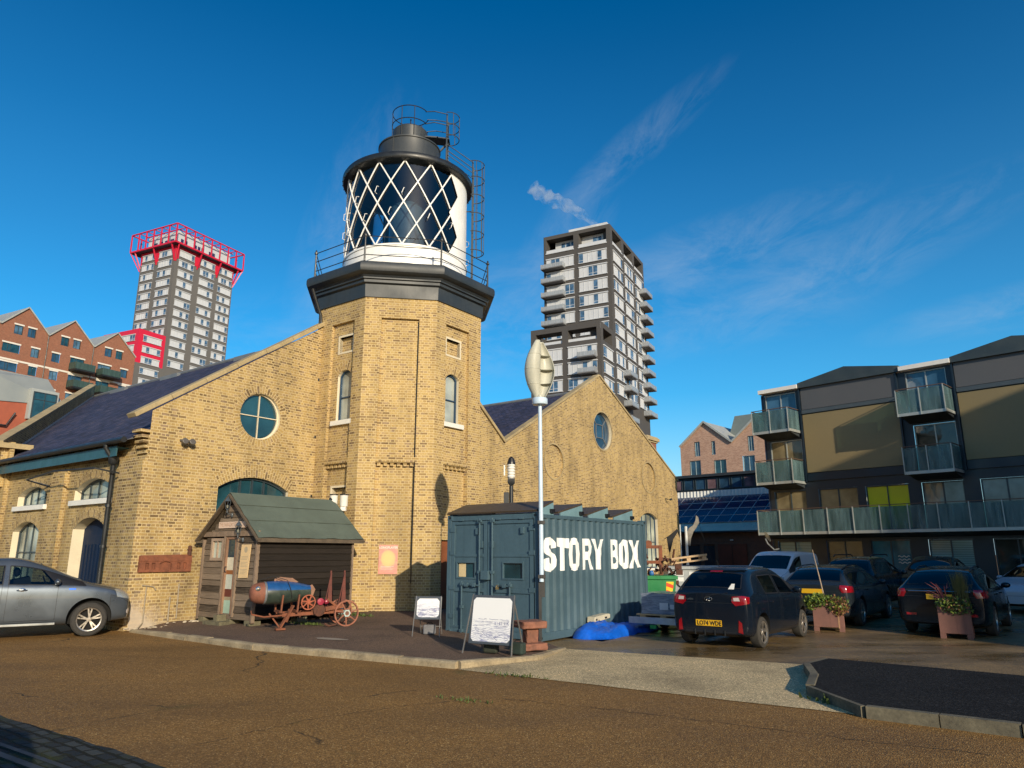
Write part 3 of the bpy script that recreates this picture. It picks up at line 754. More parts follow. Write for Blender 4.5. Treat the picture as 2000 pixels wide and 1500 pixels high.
    # gallery railing at the corners
    rm = MB(); cs = []
    for k in range(8):
        a = off + R(45 * k); cs.append(V((math.cos(a), math.sin(a), 0)) * 2.82 * k8)
    for c in cs:
        rm.lathe([(.05, 10.38), (.05, 10.46), (.03, 10.48), (.026, 11.26), (.055, 11.28), (.055, 11.33), (.03, 11.35), (.028, 11.40), (0.001, 11.43)], 8, c)
    for z in (10.68, 11.0, 11.30):
        for i in range(8): rm.tube([cs[i] + Z * z, cs[(i + 1) % 8] + Z * z], .014, 6)
    rm.build('gallery_railing', GUT, r, smooth=40)
    # lantern
    sh = V((.07, 0, 0)); RL = 2.10
    def cyl(th, z, rad=RL):
        a = R(th - 90 + 9.2); return sh + V((rad * math.cos(a), rad * math.sin(a), z))   # th = 0 faces the photographer, + to the right
    z0, z1 = 11.42, 14.40
    mm = MB(); mm.lathe([(RL + .05, 10.44), (RL + .05, 10.56), (RL + .01, 10.58), (RL + .01, 11.36), (RL + .04, 11.38), (RL + .04, 11.44), (RL - .15, 11.45)], 72, sh)
    lan = mm.build('lantern', WHITE, r, smooth=40)
    # solid sheeted sector, its edge stepping with the diamond panes
    def edge(t):
        q = (t * 2) % 1.0; return 41 + 12 * (1 - abs(2 * q - 1))
    mm = MB(); NZ = 32
    for i in range(NZ):
        for j in range(40):
            def pt(ii, jj, rad):
                t = ii / NZ; a0 = edge(t); return cyl(a0 + (205 - a0) * jj / 40, z0 + (z1 - z0) * t, rad)
            mm.face([pt(i, j, RL), pt(i, j + 1, RL), pt(i + 1, j + 1, RL), pt(i + 1, j, RL)], 0)
            mm.face([pt(i, j, RL - .02), pt(i, j + 1, RL - .02), pt(i + 1, j + 1, RL - .02), pt(i + 1, j, RL - .02)], 1)
    mm.build('lantern_sheeting', [WHITE, simple('lantern_inside', (.03, .035, .04), .4)], lan, smooth=30)
    gm = MB()
    for j in range(68):
        a = -157 + (215 - 15) * j / 68; b = -157 + 200 * (j + 1) / 68
        a = -157 + 213 * j / 68; b = -157 + 213 * (j + 1) / 68
        gm.face([cyl(a, z0, RL - .035), cyl(b, z0, RL - .035), cyl(b, z1, RL - .035), cyl(a, z1, RL - .035)])
    gm.build('lantern_glazing', LGLASS, lan, smooth=40)
    am = MB(); NP = 24
    for k in range(15):
        for sgn in (-1, 1):
            run = []
            for i in range(NP + 1):
                t = i / NP; th = -4 + 24 * k + sgn * 48 * t
                th = (th + 180) % 360 - 180
                ok = th < edge(t) + .5 and th > -157
                if ok: run.append(cyl(th, z0 + (z1 - z0) * t, RL + .005))
                if (not ok or i == NP):
                    if len(run) > 1: am.tube(run, .025, 6)
                    run = []
    for th in (-157,): am.tube([cyl(th, z0), cyl(th, z1)], .03, 6)
    am.build('glazing_bars', WHITE, lan, smooth=40)
    for th, z in ((-52, 13.1), (-29, 13.25), (-5, 13.15), (-40, 12.35), (-16, 12.45), (-66, 12.7), (-64, 12.1), (18, 12.35), (42, 12.3), (-80, 12.9), (-80, 12.2), (85, 12.3), (85, 11.6)):
        hm = MB(); hm.tube([cyl(th - .3, z), cyl(th - .6, z + .03, RL + .09), cyl(th + 1.2, z + .22, RL + .09), cyl(th + 1.5, z + .25)], .012, 5); hm.build('hand_hold', WHITE, lan)
    # what stands inside: pedestal, old optic frame, dark ceiling
    im = MB(); im.lathe([(.45, 10.5), (.45, 11.6), (.62, 11.7), (.62, 13.6), (.35, 13.9), (.35, 14.3)], 24, sh); im.build('optic', pane_mat('optic_glass', (.05, .08, .10), .08), lan, smooth=40)
    rm = MB(); rm.lathe([(RL - .2, 14.36), (RL + .05, 14.38), (RL + .17, 14.40), (RL + .205, 14.45), (RL + .205, 14.57), (RL + .17, 14.63), (RL + .06, 14.66), (1.75, 14.78), (1.2, 15.0), (1.12, 15.04)], 72, sh)
    rm.lathe([(.01, 14.80), (RL - .1, 14.38)], 48, sh)
    rf = rm.build('lantern_roof', simple('roof_black', (.016, .018, .020), .38, var=.25), r, smooth=40)
    bm_ = MB()
    for k in range(48):
        bm_.blob(cyl(k * 7.5, 14.42, RL + .20), (.018, .018, .018), seed=k, amp=0)
    bm_.build('rivets', GUT, rf)
    dm = MB(); dm.lathe([(1.12, 14.98), (1.09, 15.06), (1.09, 15.92), (1.12, 15.94), (1.12, 15.99), (.66, 16.06), (.63, 16.10), (.63, 16.70), (.58, 16.76), (.01, 16.80)], 48, sh)
    a = R(-118 - 90)
    dm.tube([cyl(-32, 15.05, 1.10), cyl(-32, 16.0, 1.10)], .012, 5)
    dm.build('vent_drum', DRUM, rf, smooth=35)
    # top hoop rail, spindle, safety cages and ladders on the landward side
    lm = MB()
    ringp = lambda rad, z, c=sh, a0=0, a1=360, n=32: [c + V((rad * math.cos(R(a0 + (a1 - a0) * i / n)), rad * math.sin(R(a0 + (a1 - a0) * i / n)), z)) for i in range(n + 1)]
    for z in (16.95, 17.45): lm.tube(ringp(.66, z, a0=25, a1=335), .017, 6)
    for a in (60, 120, 200, 250, 290): lm.tube([sh + V((.66 * math.cos(R(a)), .66 * math.sin(R(a)), 16.3)), sh + V((.66 * math.cos(R(a)), .66 * math.sin(R(a)), 17.45))], .015, 6)
    lm.tube([sh + Z * 16.7, sh + Z * 17.25], .022, 6); lm.lathe([(.0, 17.25), (.035, 17.28), (.0, 17.33)], 8, sh)
    lm.build('top_railing', GUT, rf)
    lm = MB(); X1 = 1.36
    for y in (-.25, .25): lm.tube([sh + V((X1, y, 14.8)), sh + V((X1, y, 17.35))], .03, 6)
    for i in range(9): lm.tube([sh + V((X1, -.25, 14.95 + .25 * i)), sh + V((X1, .25, 14.95 + .25 * i))], .014, 5)
    for z in (16.45, 16.9, 17.35): lm.tube(ringp(.38, z, sh + V((X1 + .05, 0, 0)), -100, 100, 14), .016, 5)
    for a in (-60, 0, 60): lm.tube([sh + V((X1 + .05 + .38 * math.cos(R(a)), .38 * math.sin(R(a)), z)) for z in (16.45, 17.35)], .014, 5)
    for y in (-.25, .25):
        for z, zz in ((17.35, 17.45), (16.9, 16.95)): lm.tube([sh + V((X1, y, z)), sh + V((.9, y * 1.1, z + .1)), sh + V((.57, y, zz))], .017, 5)
    lm.beam(sh + V((1.0, 0, 16.42)), sh + V((1.45, 0, 16.36)), .5, .04); lm.beam(sh + V((.55, 0, 16.46)), sh + V((1.05, 0, 16.42)), .5, .05); lm.beam(sh + V((1.1, 0, 16.0)), sh + V((1.4, 0, 16.34)), .06, .06)
    lm.build('upper_ladder', simple('ladder_grey', (.05, .06, .07), .45), rf)
    lm = MB(); X2 = 2.32
    for y in (-.22, .22): lm.tube([sh + V((X2, y, 10.5)), sh + V((X2, y, 15.45))], .03, 6)
    for i in range(17): lm.tube([sh + V((X2, -.22, 10.7 + .25 * i)), sh + V((X2, .22, 10.7 + .25 * i))], .013, 5)
    for z in (12.0, 12.7, 13.4, 14.1, 14.8, 15.42): lm.tube(ringp(.36, z, sh + V((X2 + .04, 0, 0)), -105, 105, 14), .018, 5)
    for a in (-75, -38, 0, 38, 75): lm.tube([sh + V((X2 + .04 + .36 * math.cos(R(a)), .36 * math.sin(R(a)), z)) for z in (12.0, 15.42)], .013, 5)
    for y in (-.22, .22):
        lm.tube([sh + V((X2, y, 15.42)), sh + V((1.38, y, 16.15))], .017, 5); lm.tube([sh + V((X2, y, 15.0)), sh + V((1.38, y, 15.75))], .014, 5)
    for z in (11.0, 13.6): lm.tube([sh + V((2.05, 0, z)), sh + V((X2, 0, z))], .02, 5)
    lm.build('lower_ladder', simple('ladder_grey', (.05, .06, .07), .45), r)
    # rainwater pipe in the corner with the left gable
    c = AX * -2.66 + BX * .90
    pm = MB(); o_ = AX * -.16
    pm.tube([c + o_ * 2.6 + Z * 9.95, c + o_ * 1.6 + Z * 9.6, c + o_ * .2 + Z * 9.15, c + Z * 8.9, c + Z * .2], .05, 8)
    for z in (1.6, 3.4, 5.2, 7.0, 8.8): pm.lathe([(.07, z), (.07, z + .08)], 10, c)
    pm.build('downpipe', GUT, r, smooth=50)
    return r
LH = lighthouse()
def poster():
    n = dirz(math.degrees(AZ) - 45) * -1; e = dirz(math.degrees(AZ) + 45)
    b = NB('poster_print'); uv = b.coords('Object')
    sp = b.n('ShaderNodeSeparateXYZ'); b.l(uv, sp.inputs[0])
    n1 = b.noise(b.mapping(uv, (3, 1, 6)), 1.4, 5, .6)
    base = b.ramp(n1, [(.3, (.66, .27, .17)), (.5, (.64, .26, .22)), (.7, (.72, .40, .22))])
    x = b.math('DIVIDE', sp.outputs[0], .21); z = b.math('DIVIDE', b.math('SUBTRACT', sp.outputs[2], .42), .24)
    r2 = b.math('ADD', b.math('MULTIPLY', x, x), b.math('MULTIPLY', z, z))
    c1 = b.mix(b.maprange(r2, .6, 1.1, 1, 0), base, (.74, .48, .20))
    c2 = b.mix(b.maprange(b.math('ABSOLUTE', b.math('SUBTRACT', r2, .55)), 0, .35, .5, 0), c1, (.68, .40, .20))
    mat = b.bsdf(c2, .35, 0, .4)
    F0 = Frame((-3.79, 23.41, 0) + n * 2.62, e, n) if False else None
    o = V((-3.79, 23.41, 0)) + n * (2.62 - .145) + e * (-.11) + Z * 1.2
    t = thing('poster', 'faded red and orange poster with a glowing disc on the tower brickwork', 'poster', o, math.atan2(e.y, e.x))
    F = Frame((0, 0, 0), WX, -WY)
    m = MB(); m.prism(rect_loop(-.265, 0, .265, .80), F.O, F.e1, F.e2, F.n, 0, .012); m.build('print', mat, t)
    m = MB(); text_mesh(m, 'LONGPLAYER', .085, F, 0, .70, .015, align='CENTER', bold=.002)
    for i, w in enumerate((.36, .30, .33)): m.prism(rect_loop(-.2, .20 - i * .035, -.2 + w, .208 - i * .035), F.O, F.e1, F.e2, F.n, .013, .015)
    m.build('lettering', simple('pale_pink_ink', (.85, .62, .55), .5, var=.05), t)
poster()
def board_mat(name, c, dark, rough=.8):
    """weathered boards: grain runs along the board (object X or Y), tone changes board to board"""
    b = NB(name); co = b.coords()
    sp = b.n('ShaderNodeSeparateXYZ'); b.l(co, sp.inputs[0])
    row = b.math('FLOOR', b.math('DIVIDE', b.math('SUBTRACT', sp.outputs[2], .105), .148))
    wn = b.n('ShaderNodeTexWhiteNoise', noise_dimensions='1D'); b.l(row, wn.inputs['W'])
    g = b.noise(b.mapping(co, (1.2, 1.2, 26)), 2.0, 6, .7, .4)
    n = b.noise(co, 1.3, 4)
    f = b.math('ADD', b.math('MULTIPLY', g, .5), b.math('ADD', b.math('MULTIPLY', wn.outputs[0], .34), b.math('MULTIPLY', n, .2)))
    col = b.ramp(f, [(.28, dark), (.5, c), (.68, vary(c, 1.6)), (.85, vary(c, 2.4))])
    return b.bsdf(col, rough, 0, .25, g, .55, .01)
WOODF = board_mat('weathered_boards', (.13, .098, .07), (.022, .016, .011))
WOODS = board_mat('tarred_boards', (.016, .012, .009), (.004, .0035, .003))
FELT = simple('green_roof_felt', (.090, .115, .092), .92, var=.22, vs=2.2, fine=120, bump=.5)
ROT_ = ROT
def lap_boards(mb, F, a0, a1, z0, z1, rnd, holes=(), step=.148, top=None, m=0):
    """lapped boards; top(a) gives the rake line; holes are (a0,a1,z0,z1)"""
    z = z0; i = 0
    while z < z1 - .02:
        zt = min(z + step + .012, z1)
        segs = [(a0, a1)]
        for h in holes:
            if z + .06 > h[2] and z + .05 < h[3]:
                ns = []
                for s in segs:
                    if h[0] > s[0]: ns.append((s[0], min(s[1], h[0])))
                    if h[1] < s[1]: ns.append((max(s[0], h[1]), s[1]))
                segs = [s for s in ns if s[1] - s[0] > .02]
        for s0, s1 in segs:
            x0, x1 = s0, s1
            if top:
                # trim to the rake
                x0 = max(x0, top(zt)[0]); x1 = min(x1, top(zt)[1])
                if x1 - x0 < .04: continue
            j0, j1 = rnd.uniform(-.012, .008), rnd.uniform(-.012, .008)
            d = rnd.uniform(.026, .042)
            P = [F.P(x0, z + j0, d), F.P(x1, z + j1, d), F.P(x1, zt + j1, .003), F.P(x0, zt + j0, .003)]
            mb.face(P, m); mb.face([F.P(x0, z + j0, 0), F.P(x1, z + j1, 0), P[1], P[0]], m)
        z += step; i += 1

def carriage_lamp(parent, p, n, e):
    """small black coach lantern on a bracket"""
    p = V(p); n = V(n)
    m = MB(); m.tube([p, p + n * .10, p + n * .16 + Z * .04, p + n * .16 + Z * .10], .012, 6); m.blob(p + n * .01 - Z * .02, (.03, .03, .06), seed=1, amp=.02)
    c = p + n * .16 + Z * .10
    m.lathe([(.03, 0), (.035, .02), (.045, .03)], 6, c); m.lathe([(.085, .21), (.06, .25), (.03, .29), (.012, .31), (.018, .33), (.0, .35)], 6, c)
    for k in range(6):
        a = R(60 * k); m.tube([c + V((.045 * math.cos(a), .045 * math.sin(a), .03)), c + V((.078 * math.cos(a), .078 * math.sin(a), .21))], .005, 4)
    l = m.build('coach_lamp', simple('grey_lamp_iron', (.06, .075, .09), .4), parent)
    m = MB(); m.lathe([(.043, .03), (.076, .21)], 6, c, cap=False); m.build('lamp_glass', glass_mat('lamp_glass', (.75, .75, .7)), l)
    m = MB(); m.lathe([(.0, .04), (.018, .05), (.022, .11), (.0, .13)], 8, c); m.build('bulb', STONEW, l)

def shed():
    r = thing('timber_shed', 'small weathered clapboard shed with green felt roof against the brick warehouse', 'shed', (-5.93, 17.28, .15), ROT)
    rnd = random.Random(5)
    Fr = Frame((0, 0, 0), WY, -WX); Sd = Frame((0, 0, 0), WX, -WY)
    W_, L_, E_, A_ = 2.30, 2.86, 1.94, 2.98; mid = W_ / 2
    m = MB()
    def top(z):
        if z <= E_: return (0, W_)
        k = (z - E_) / (A_ - E_) * mid; return (k, W_ - k)
    lap_boards(m, Fr, 0, W_, .10, A_, rnd, [(.83, 1.33, .2, 2.0), (1.40, 1.97, 1.42, 2.0)], top=top)
    m.build('front_wall', WOODF, r)
    m = MB(); lap_boards(m, Sd, 0, L_, .12, E_ + .02, rnd); B2 = Frame((L_, 0, 0), WY, WX); wall(m, B2, [(0, 0), (W_, 0), (W_, E_), (mid, A_), (0, E_)]); B3 = Frame((0, W_, 0), WX, WY); wall(m, B3, rect_loop(0, 0, L_, E_))
    m.build('side_wall', WOODS, r)
    OAK = simple('grey_oak', (.21, .15, .105), .85, var=.35, vs=6, streak=.5)
    for nm_, a_, b_, w1_, w2_ in (('corner_post', (-.03, .03, .05), (-.03, .03, 1.95), .06, .09), ('corner_post', (-.03, W_ - .02, .05), (-.03, W_ - .02, 1.95), .05, .07), ('corner_post', (L_ - .03, -.03, .05), (L_ - .03, -.03, 1.94), .05, .05),
                                  ('lintel_beam', (-.035, 0, 2.08), (-.035, W_, 2.08), .05, .12), ('door_post', (-.03, 1.36, .15), (-.03, 1.36, 2.02), .05, .07), ('door_post', (-.03, .82, .15), (-.03, .82, 2.02), .05, .07)):
        m = MB(); m.beam(a_, b_, w1_, w2_); m.build(nm_, OAK, r)
    # roof: felt over boards, with barge boards
    k = (A_ + .07 - E_ - .06) / mid
    def rz(y): return A_ + .10 - abs(y - mid) * ((A_ + .10 - 1.98) / (mid + .15))
    m = MB(); x0, x1 = -.16, L_ + .24; y0, y1 = -.16, W_ + .16; nx = 24
    for s in (0, 1):
        ya, yb = (y0, mid) if s == 0 else (y1, mid)
        for i in range(nx):
            for j in range(8):
                def q(ii, jj):
                    x = x0 + (x1 - x0) * ii / nx; y = ya + (yb - ya) * jj / 8
                    w = .008 * math.sin(7 * x + 3 * jj) + (.012 * rnd.random() if jj == 0 else 0)
                    return (x, y, rz(y) + w * (1 if jj < 8 else 0) + (.010 if jj in (3, 5) else 0))
                m.face([q(i, j), q(i + 1, j), q(i + 1, j + 1), q(i, j + 1)])
    roof = m.build('roof', FELT, r, smooth=30)
    for f_ in (.36, .70):
        m = MB(); ya = y0 + (mid - y0) * f_
        P = [V((x0 + (x1 - x0) * i / 30, ya + rnd.gauss(0, .004), rz(ya) + .016)) for i in range(31)]
        for p, q in zip(P[:-1], P[1:]): m.beam(p, q, .012, .012)
        m.build('felt_lap', simple('felt_lap_dark', (.05, .06, .045), .95), roof, fix=False)  # thin dark strips along the felt laps
    m = MB()
    for x in (x0 + .02, x1 - .02):
        m.beam((x, y0, rz(y0) - .06), (x, mid, rz(mid) - .06), .04, .11, up=(1, 0, 0)); m.beam((x, y1, rz(y1) - .06), (x, mid, rz(mid) - .06), .04, .11, up=(1, 0, 0))
    m.box(x0, y0 + .0, rz(y0) - .10, x1, y0 + .03, rz(y0) - .015); m.box(x0, y1 - .03, rz(y1) - .10, x1, y1, rz(y1) - .015)
    m.face([(x0, y0, rz(y0) - .03), (x1, y0, rz(y0) - .03), (x1, mid, rz(mid) - .03), (x0, mid, rz(mid) - .03)]); m.face([(x0, y1, rz(y1) - .03), (x1, y1, rz(y1) - .03), (x1, mid, rz(mid) - .03), (x0, mid, rz(mid) - .03)])
    m.build('barge_board', simple('dark_oak', (.10, .075, .05), .85, var=.4, vs=6), roof)
    # open door with painted panels and a glazed top
    d = MB(); d.beam((-.035, .88, .2), (-.035, .88, 1.98), .05, .05); d.beam((-.035, 1.27, .2), (-.035, 1.27, 1.98), .05, .06); d.box(-.04, .86, 1.95, .0, 1.3, 2.0)
    door = d.build('door', simple('brown_door_frame', (.23, .13, .08), .7, var=.3), r)
    cols = [(.22, .52, (.33, .46, .36)), (.52, .60, (.30, .25, .16)), (.60, .78, (.12, .03, .018)), (.78, 1.12, (.50, .52, .44)), (1.12, 1.22, (.28, .10, .03)), (1.22, 1.52, (.62, .56, .42))]
    m = MB()
    for i, c in enumerate(cols): m.box(-.012, .9, c[0], .0, 1.25, c[1], i)
    m.build('door_panel', [simple('door_tone_%s' % 'abcdef'[i], c[2], .6, var=.2) for i, c in enumerate(cols)], door)
    m = MB(); m.box(-.008, .9, 1.52, 0, 1.25, 1.95); m.build('pane', PANE, door)
    m = MB(); m.tube([(-.05, 1.2, 1.3), (-.09, 1.2, 1.3), (-.09, 1.2, 1.18), (-.05, 1.2, 1.18)], .012, 5); m.build('door_handle', GUT, door)
    window(r, Fr, rect_loop(1.42, 1.44, 1.95, 1.98), .0, [(1.70, 1.44, 1.70, 1.98)], simple('grey_window_frame', (.30, .22, .16), .8, var=.3), pane_mat('shed_pane', (.30, .33, .28), .05), fw=.07, bw=.03)
    m = MB(); m.box(-.065, .52, 2.22, -.035, 1.66, 2.37); sg = m.build('name_board', simple('pale_pink_board', (.62, .47, .37), .6, var=.1), r)
    G = Frame((-.067, 1.64, 2.25), -WY, -WX); m = MB(); text_mesh(m, 'THE FARADAY EFFECT', .13, G, 0.02, .012, .003, sx=.70); m.build('lettering', simple('faded_brown_ink', (.40, .27, .19), .6, var=.1), sg)
    # long notice, hung slightly askew
    m = MB(); N = Frame((-.045, .70, 1.04), V((0, -1, 0)), -WX); m.prism([(0.02, 0), (.38, .015), (.44, .78), (.07, .78)], N.O, N.e1, N.e2, N.n, 0, .015); nb = m.build('notice', simple('cream_paper', (.66, .47, .25), .7, var=.08), r)
    m = MB()
    for i in range(13):
        if i in (4, 9): continue
        z = .10 + i * .033; m.prism(rect_loop(.07 + .06 * z, z, .07 + .06 * z + .28 * (.7 + .3 * rnd.random()), z + .010), N.O, N.e1, N.e2, N.n, .016, .017)
    m.prism(circ_loop(.26, .66, .07, 12), N.O, N.e1, N.e2, N.n, .016, .017)
    m.build('print', simple('grey_ink', (.40, .33, .22), .7, var=.1), nb)
    carriage_lamp(r, (-.04, 1.15, 2.55), -WX, WY); carriage_lamp(r, (-.05, .60, 1.95), -WX, WY)
    MS = simple('mossy_stone', (.13, .115, .07), .9, var=.5, vs=6)
    for y in (.2, 1.0, 2.1): m = MB(); m.box(-.05, y - .12, -.1, .25, y + .12, .10); m.build('foundation_block', MS, r, bevel=.015)
    for x in (1.2, 2.6): m = MB(); m.box(x, -.02, -.1, x + .3, .25, .10); m.build('foundation_block', MS, r, bevel=.015)
    m = MB(); m.box(-.38, .78, -.06, -.10, 1.46, .06); m.box(-.30, 1.02, .06, -.06, 1.16, .20); m.build('doorstep', MS, r)
    return r
shed()
# two white gas bottles / pots on the ledge above the shed roof
for i, (s, t, lab) in enumerate(((4.62, -1.55, 'white painted pot with a dark ring above the shed roof, left of the pair'), (4.78, -1.80, 'white painted pot above the shed roof, right of the pair'))):
    p = P0 + AX * s + BX * t
    q = thing('white_pot', lab, 'pot', (p.x, p.y, 3.05), group='white pots above the shed')
    m = MB(); m.lathe([(.10, 0), (.11, .02), (.11, .28), (.12, .30), (.12, .33), (.10, .33), (.0, .32)], 20); m.build('body', STONEW, q, smooth=40)
    m = MB(); m.lathe([(.122, .31), (.124, .345), (.10, .345)], 20)
    if i == 0: m.lathe([(.03, 0), (.05, .0), (.05, .02), (.03, .02)], 12, (-.06, -.09, .2), T=Matrix.Rotation(R(70), 3, 'X'))
    m.build('rim', BLACKP, q)
    m = MB(); m.box(-.07, -.07, -.12, .07, .07, -.0); m.build('stand', STONEW, q)

# rust red cast plaque shaped like the warehouse
def plaque():
    p = P0 + AX * .08 - BX * .0
    r = thing('wall_plaque', 'rust red iron model of a gabled building fixed to the brick corner', 'plaque', p + Z * 1.32, ROT)
    F = Frame((0, 0, 0), WX, -WY); m = MB()
    ar = arch_loop(.50, .80, .04, .20, .25, 8); h = [ar] + [rect_loop(a, .06, a + .09, .22) for a in (.14, .30, .94, 1.10)]
    wall(m, F, [(0, 0), (1.32, 0), (1.32, .40), (1.26, .42), (.04, .40), (.0, .38)], h, .07)
    for l in h: reveal(m, F, l, .07, .03); fill(m, F, l, .03)
    reveal(m, F, [(0, 0), (1.32, 0), (1.32, .40), (1.26, .42), (.04, .40), (.0, .38)], .07, 0)
    m.prism(rect_loop(0, .26, 1.32, .29), F.O, F.e1, F.e2, F.n, .07, .085)
    for a in (.18, .22, .34, .98, 1.02, 1.14): m.prism(rect_loop(a - .005, .06, a + .005, .20), F.O, F.e1, F.e2, F.n, .03, .05)
    m.build('relief', RUST, r)
    m = MB(); m.lathe([(.055, .40), (.05, .52), (.07, .54), (.045, .56), (.05, .62), (.02, .64)], 8, (1.25, -.05, 0)); m.build('turret', RUSTD, r)
plaque()

# -------------------------------------------------- cart with the old buoy
def spoked_wheel(m, c, rad, T, n=7, rim=.030, w=.05, hub=.05):
    c = V(c)
    m.lathe([(rad - rim, -w / 2), (rad, -w / 2), (rad + .004, 0), (rad, w / 2), (rad - rim, w / 2), (rad - rim, -w / 2)], 36, c, T=T, cap=False)
    m.lathe([(hub, -w), (hub, w)], 12, c, T=T)
    for k in range(n):
        a = 2 * math.pi * k / n; d = V((math.cos(a), math.sin(a), 0)); d2 = V((math.cos(a + .25), math.sin(a + .25), 0))
        m.tube([c + T @ (d * hub * .9), c + T @ (d2 * (rad - rim))], [.022, .014], 6)
CZ = R(90 - 57); CO = V((-5.15, 16.62, .13))
def cart():
    r = thing('iron_cart', 'rusty wheeled iron carriage with spoked wheels beside the shed', 'cart', CO, CZ)
    T = Matrix.Rotation(R(90), 3, 'X')
    # local x runs along the cart to the big wheel, y away from the camera
    for (x, y, rad, lab) in ((1.50, -.12, .29, None), (1.62, .62, .29, None)):
        m = MB(); spoked_wheel(m, (x, y, rad), rad, T); w = m.build('wheel', simple('pink_rust', (.27, .105, .065), .85, var=.4, vs=9), r)
        m = MB(); m.lathe([(.0, -.07), (.085, -.07), (.085, .05), (0, .05)], 6, (x, y, rad), T=T); m.build('hub', simple('pale_blue_hub', (.42, .50, .47), .7, var=.2), w)
    m = MB(); spoked_wheel(m, (.60, -.10, .56), .165, T, 7, .022, .03, .035); m.build('wheel', simple('orange_rust', (.33, .09, .045), .8, var=.4, vs=9), r)
    m = MB()
    m.beam((.05, -.02, .30), (1.55, -.02, .34), .06, .07); m.beam((.05, .5, .30), (1.55, .5, .34), .06, .07); m.beam((1.5, -.1, .29), (1.62, .65, .29), .05, .05)
    for x in (.1, .55, 1.0, 1.4): m.beam((x, -.02, .31), (x, .5, .31), .05, .05)
    m.beam((1.0, -.08, .40), (1.42, -.08, .46), .10, .09); m.beam((1.02, -.1, .62), (1.3, -.08, .42), .10, .05)
    m.build('chassis', RUST, r)
    m = MB(); m.beam((.28, -.05, .50), (-.02, -.12, .02), .09, .03); m.beam((.22, -.05, .42), (.12, -.08, .16), .07, .06); m.box(-.10, -.2, -.0, .10, -.05, .04); m.beam((-.2, .1, .34), (.05, .05, .02), .05, .03)
    m.build('prop_leg', RUST, r)
    m = MB()
    for x in (-.02, .34): m.beam((x, -.16, .36), (x + .02, -.18, .74), .06, .03); m.beam((x, .28, .36), (x, .32, .70), .06, .03); m.beam((x, -.16, .38), (x, .28, .38), .05, .05)
    m.tube([(-.62, .0, .42), (-.60, .0, .34), (-.35, -.05, .28), (.1, -.05, .30)], .018, 6)
    m.build('cradle', RUST, r)
    for x in (1.17, 1.50):
        m = MB(); P = [(x - .06, .12, .45), (x + .06, .12, .45), (x + .06, .17, .45), (x - .06, .17, .45), (x - .012, .13, 1.24), (x + .02, .13, 1.24), (x + .02, .16, 1.24), (x - .012, .16, 1.24)]
        m.mesh(P, [(0, 1, 5, 4), (1, 2, 6, 5), (2, 3, 7, 6), (3, 0, 4, 7), (4, 5, 6, 7), (0, 3, 2, 1)]); m.tube([(x - .14, .05, .5), (x, .1, 1.2)], .012, 5); m.build('upright', simple('red_rust', (.13, .04, .03), .85, var=.4, vs=6), r)
    m = MB(); rnd = random.Random(9)
    for i in range(26):
        x = rnd.uniform(.0, 1.45); z = rnd.uniform(.36, .62) if x > .5 else rnd.uniform(.25, .4); y = rnd.uniform(-.08, .4)
        q = V((x, y, z)); m.tube([q, q + V((rnd.uniform(-.2, .2), rnd.uniform(-.1, .1), rnd.uniform(-.1, .12)))], rnd.uniform(.012, .03), 6)
    for i in range(9):
        m.box(*(lambda x, y, z, s: (x, y, z, x + s, y + s, z + s * .7))(rnd.uniform(.65, 1.3), rnd.uniform(-.05, .3), rnd.uniform(.34, .55), rnd.uniform(.06, .13)))
    m.lathe([(.13, -.03), (.14, 0), (.13, .03)], 20, (.86, -.1, .38), T=T); m.tube([(.86, -.12, .5), (.75, -.12, .3), (.86, -.12, .26), (.98, -.12, .36)], .018, 6)
    m.tube([(1.0, -.1, .08), (1.1, -.12, .03), (1.25, -.12, .05), (1.36, -.1, .14)], .022, 6)
    m.build('machinery', RUSTD, r)
    m = MB(); m.lathe([(0, -.05), (.075, -.04), (.075, .04), (0, .05)], 14, (.86, -.14, .57), T=T); m.blob((1.02, -.1, .56), (.06, .05, .06), seed=4, amp=.1); m.build('engine_cover', simple('magenta_paint', (.33, .03, .06), .4, var=.3), r)
    return r
cart()
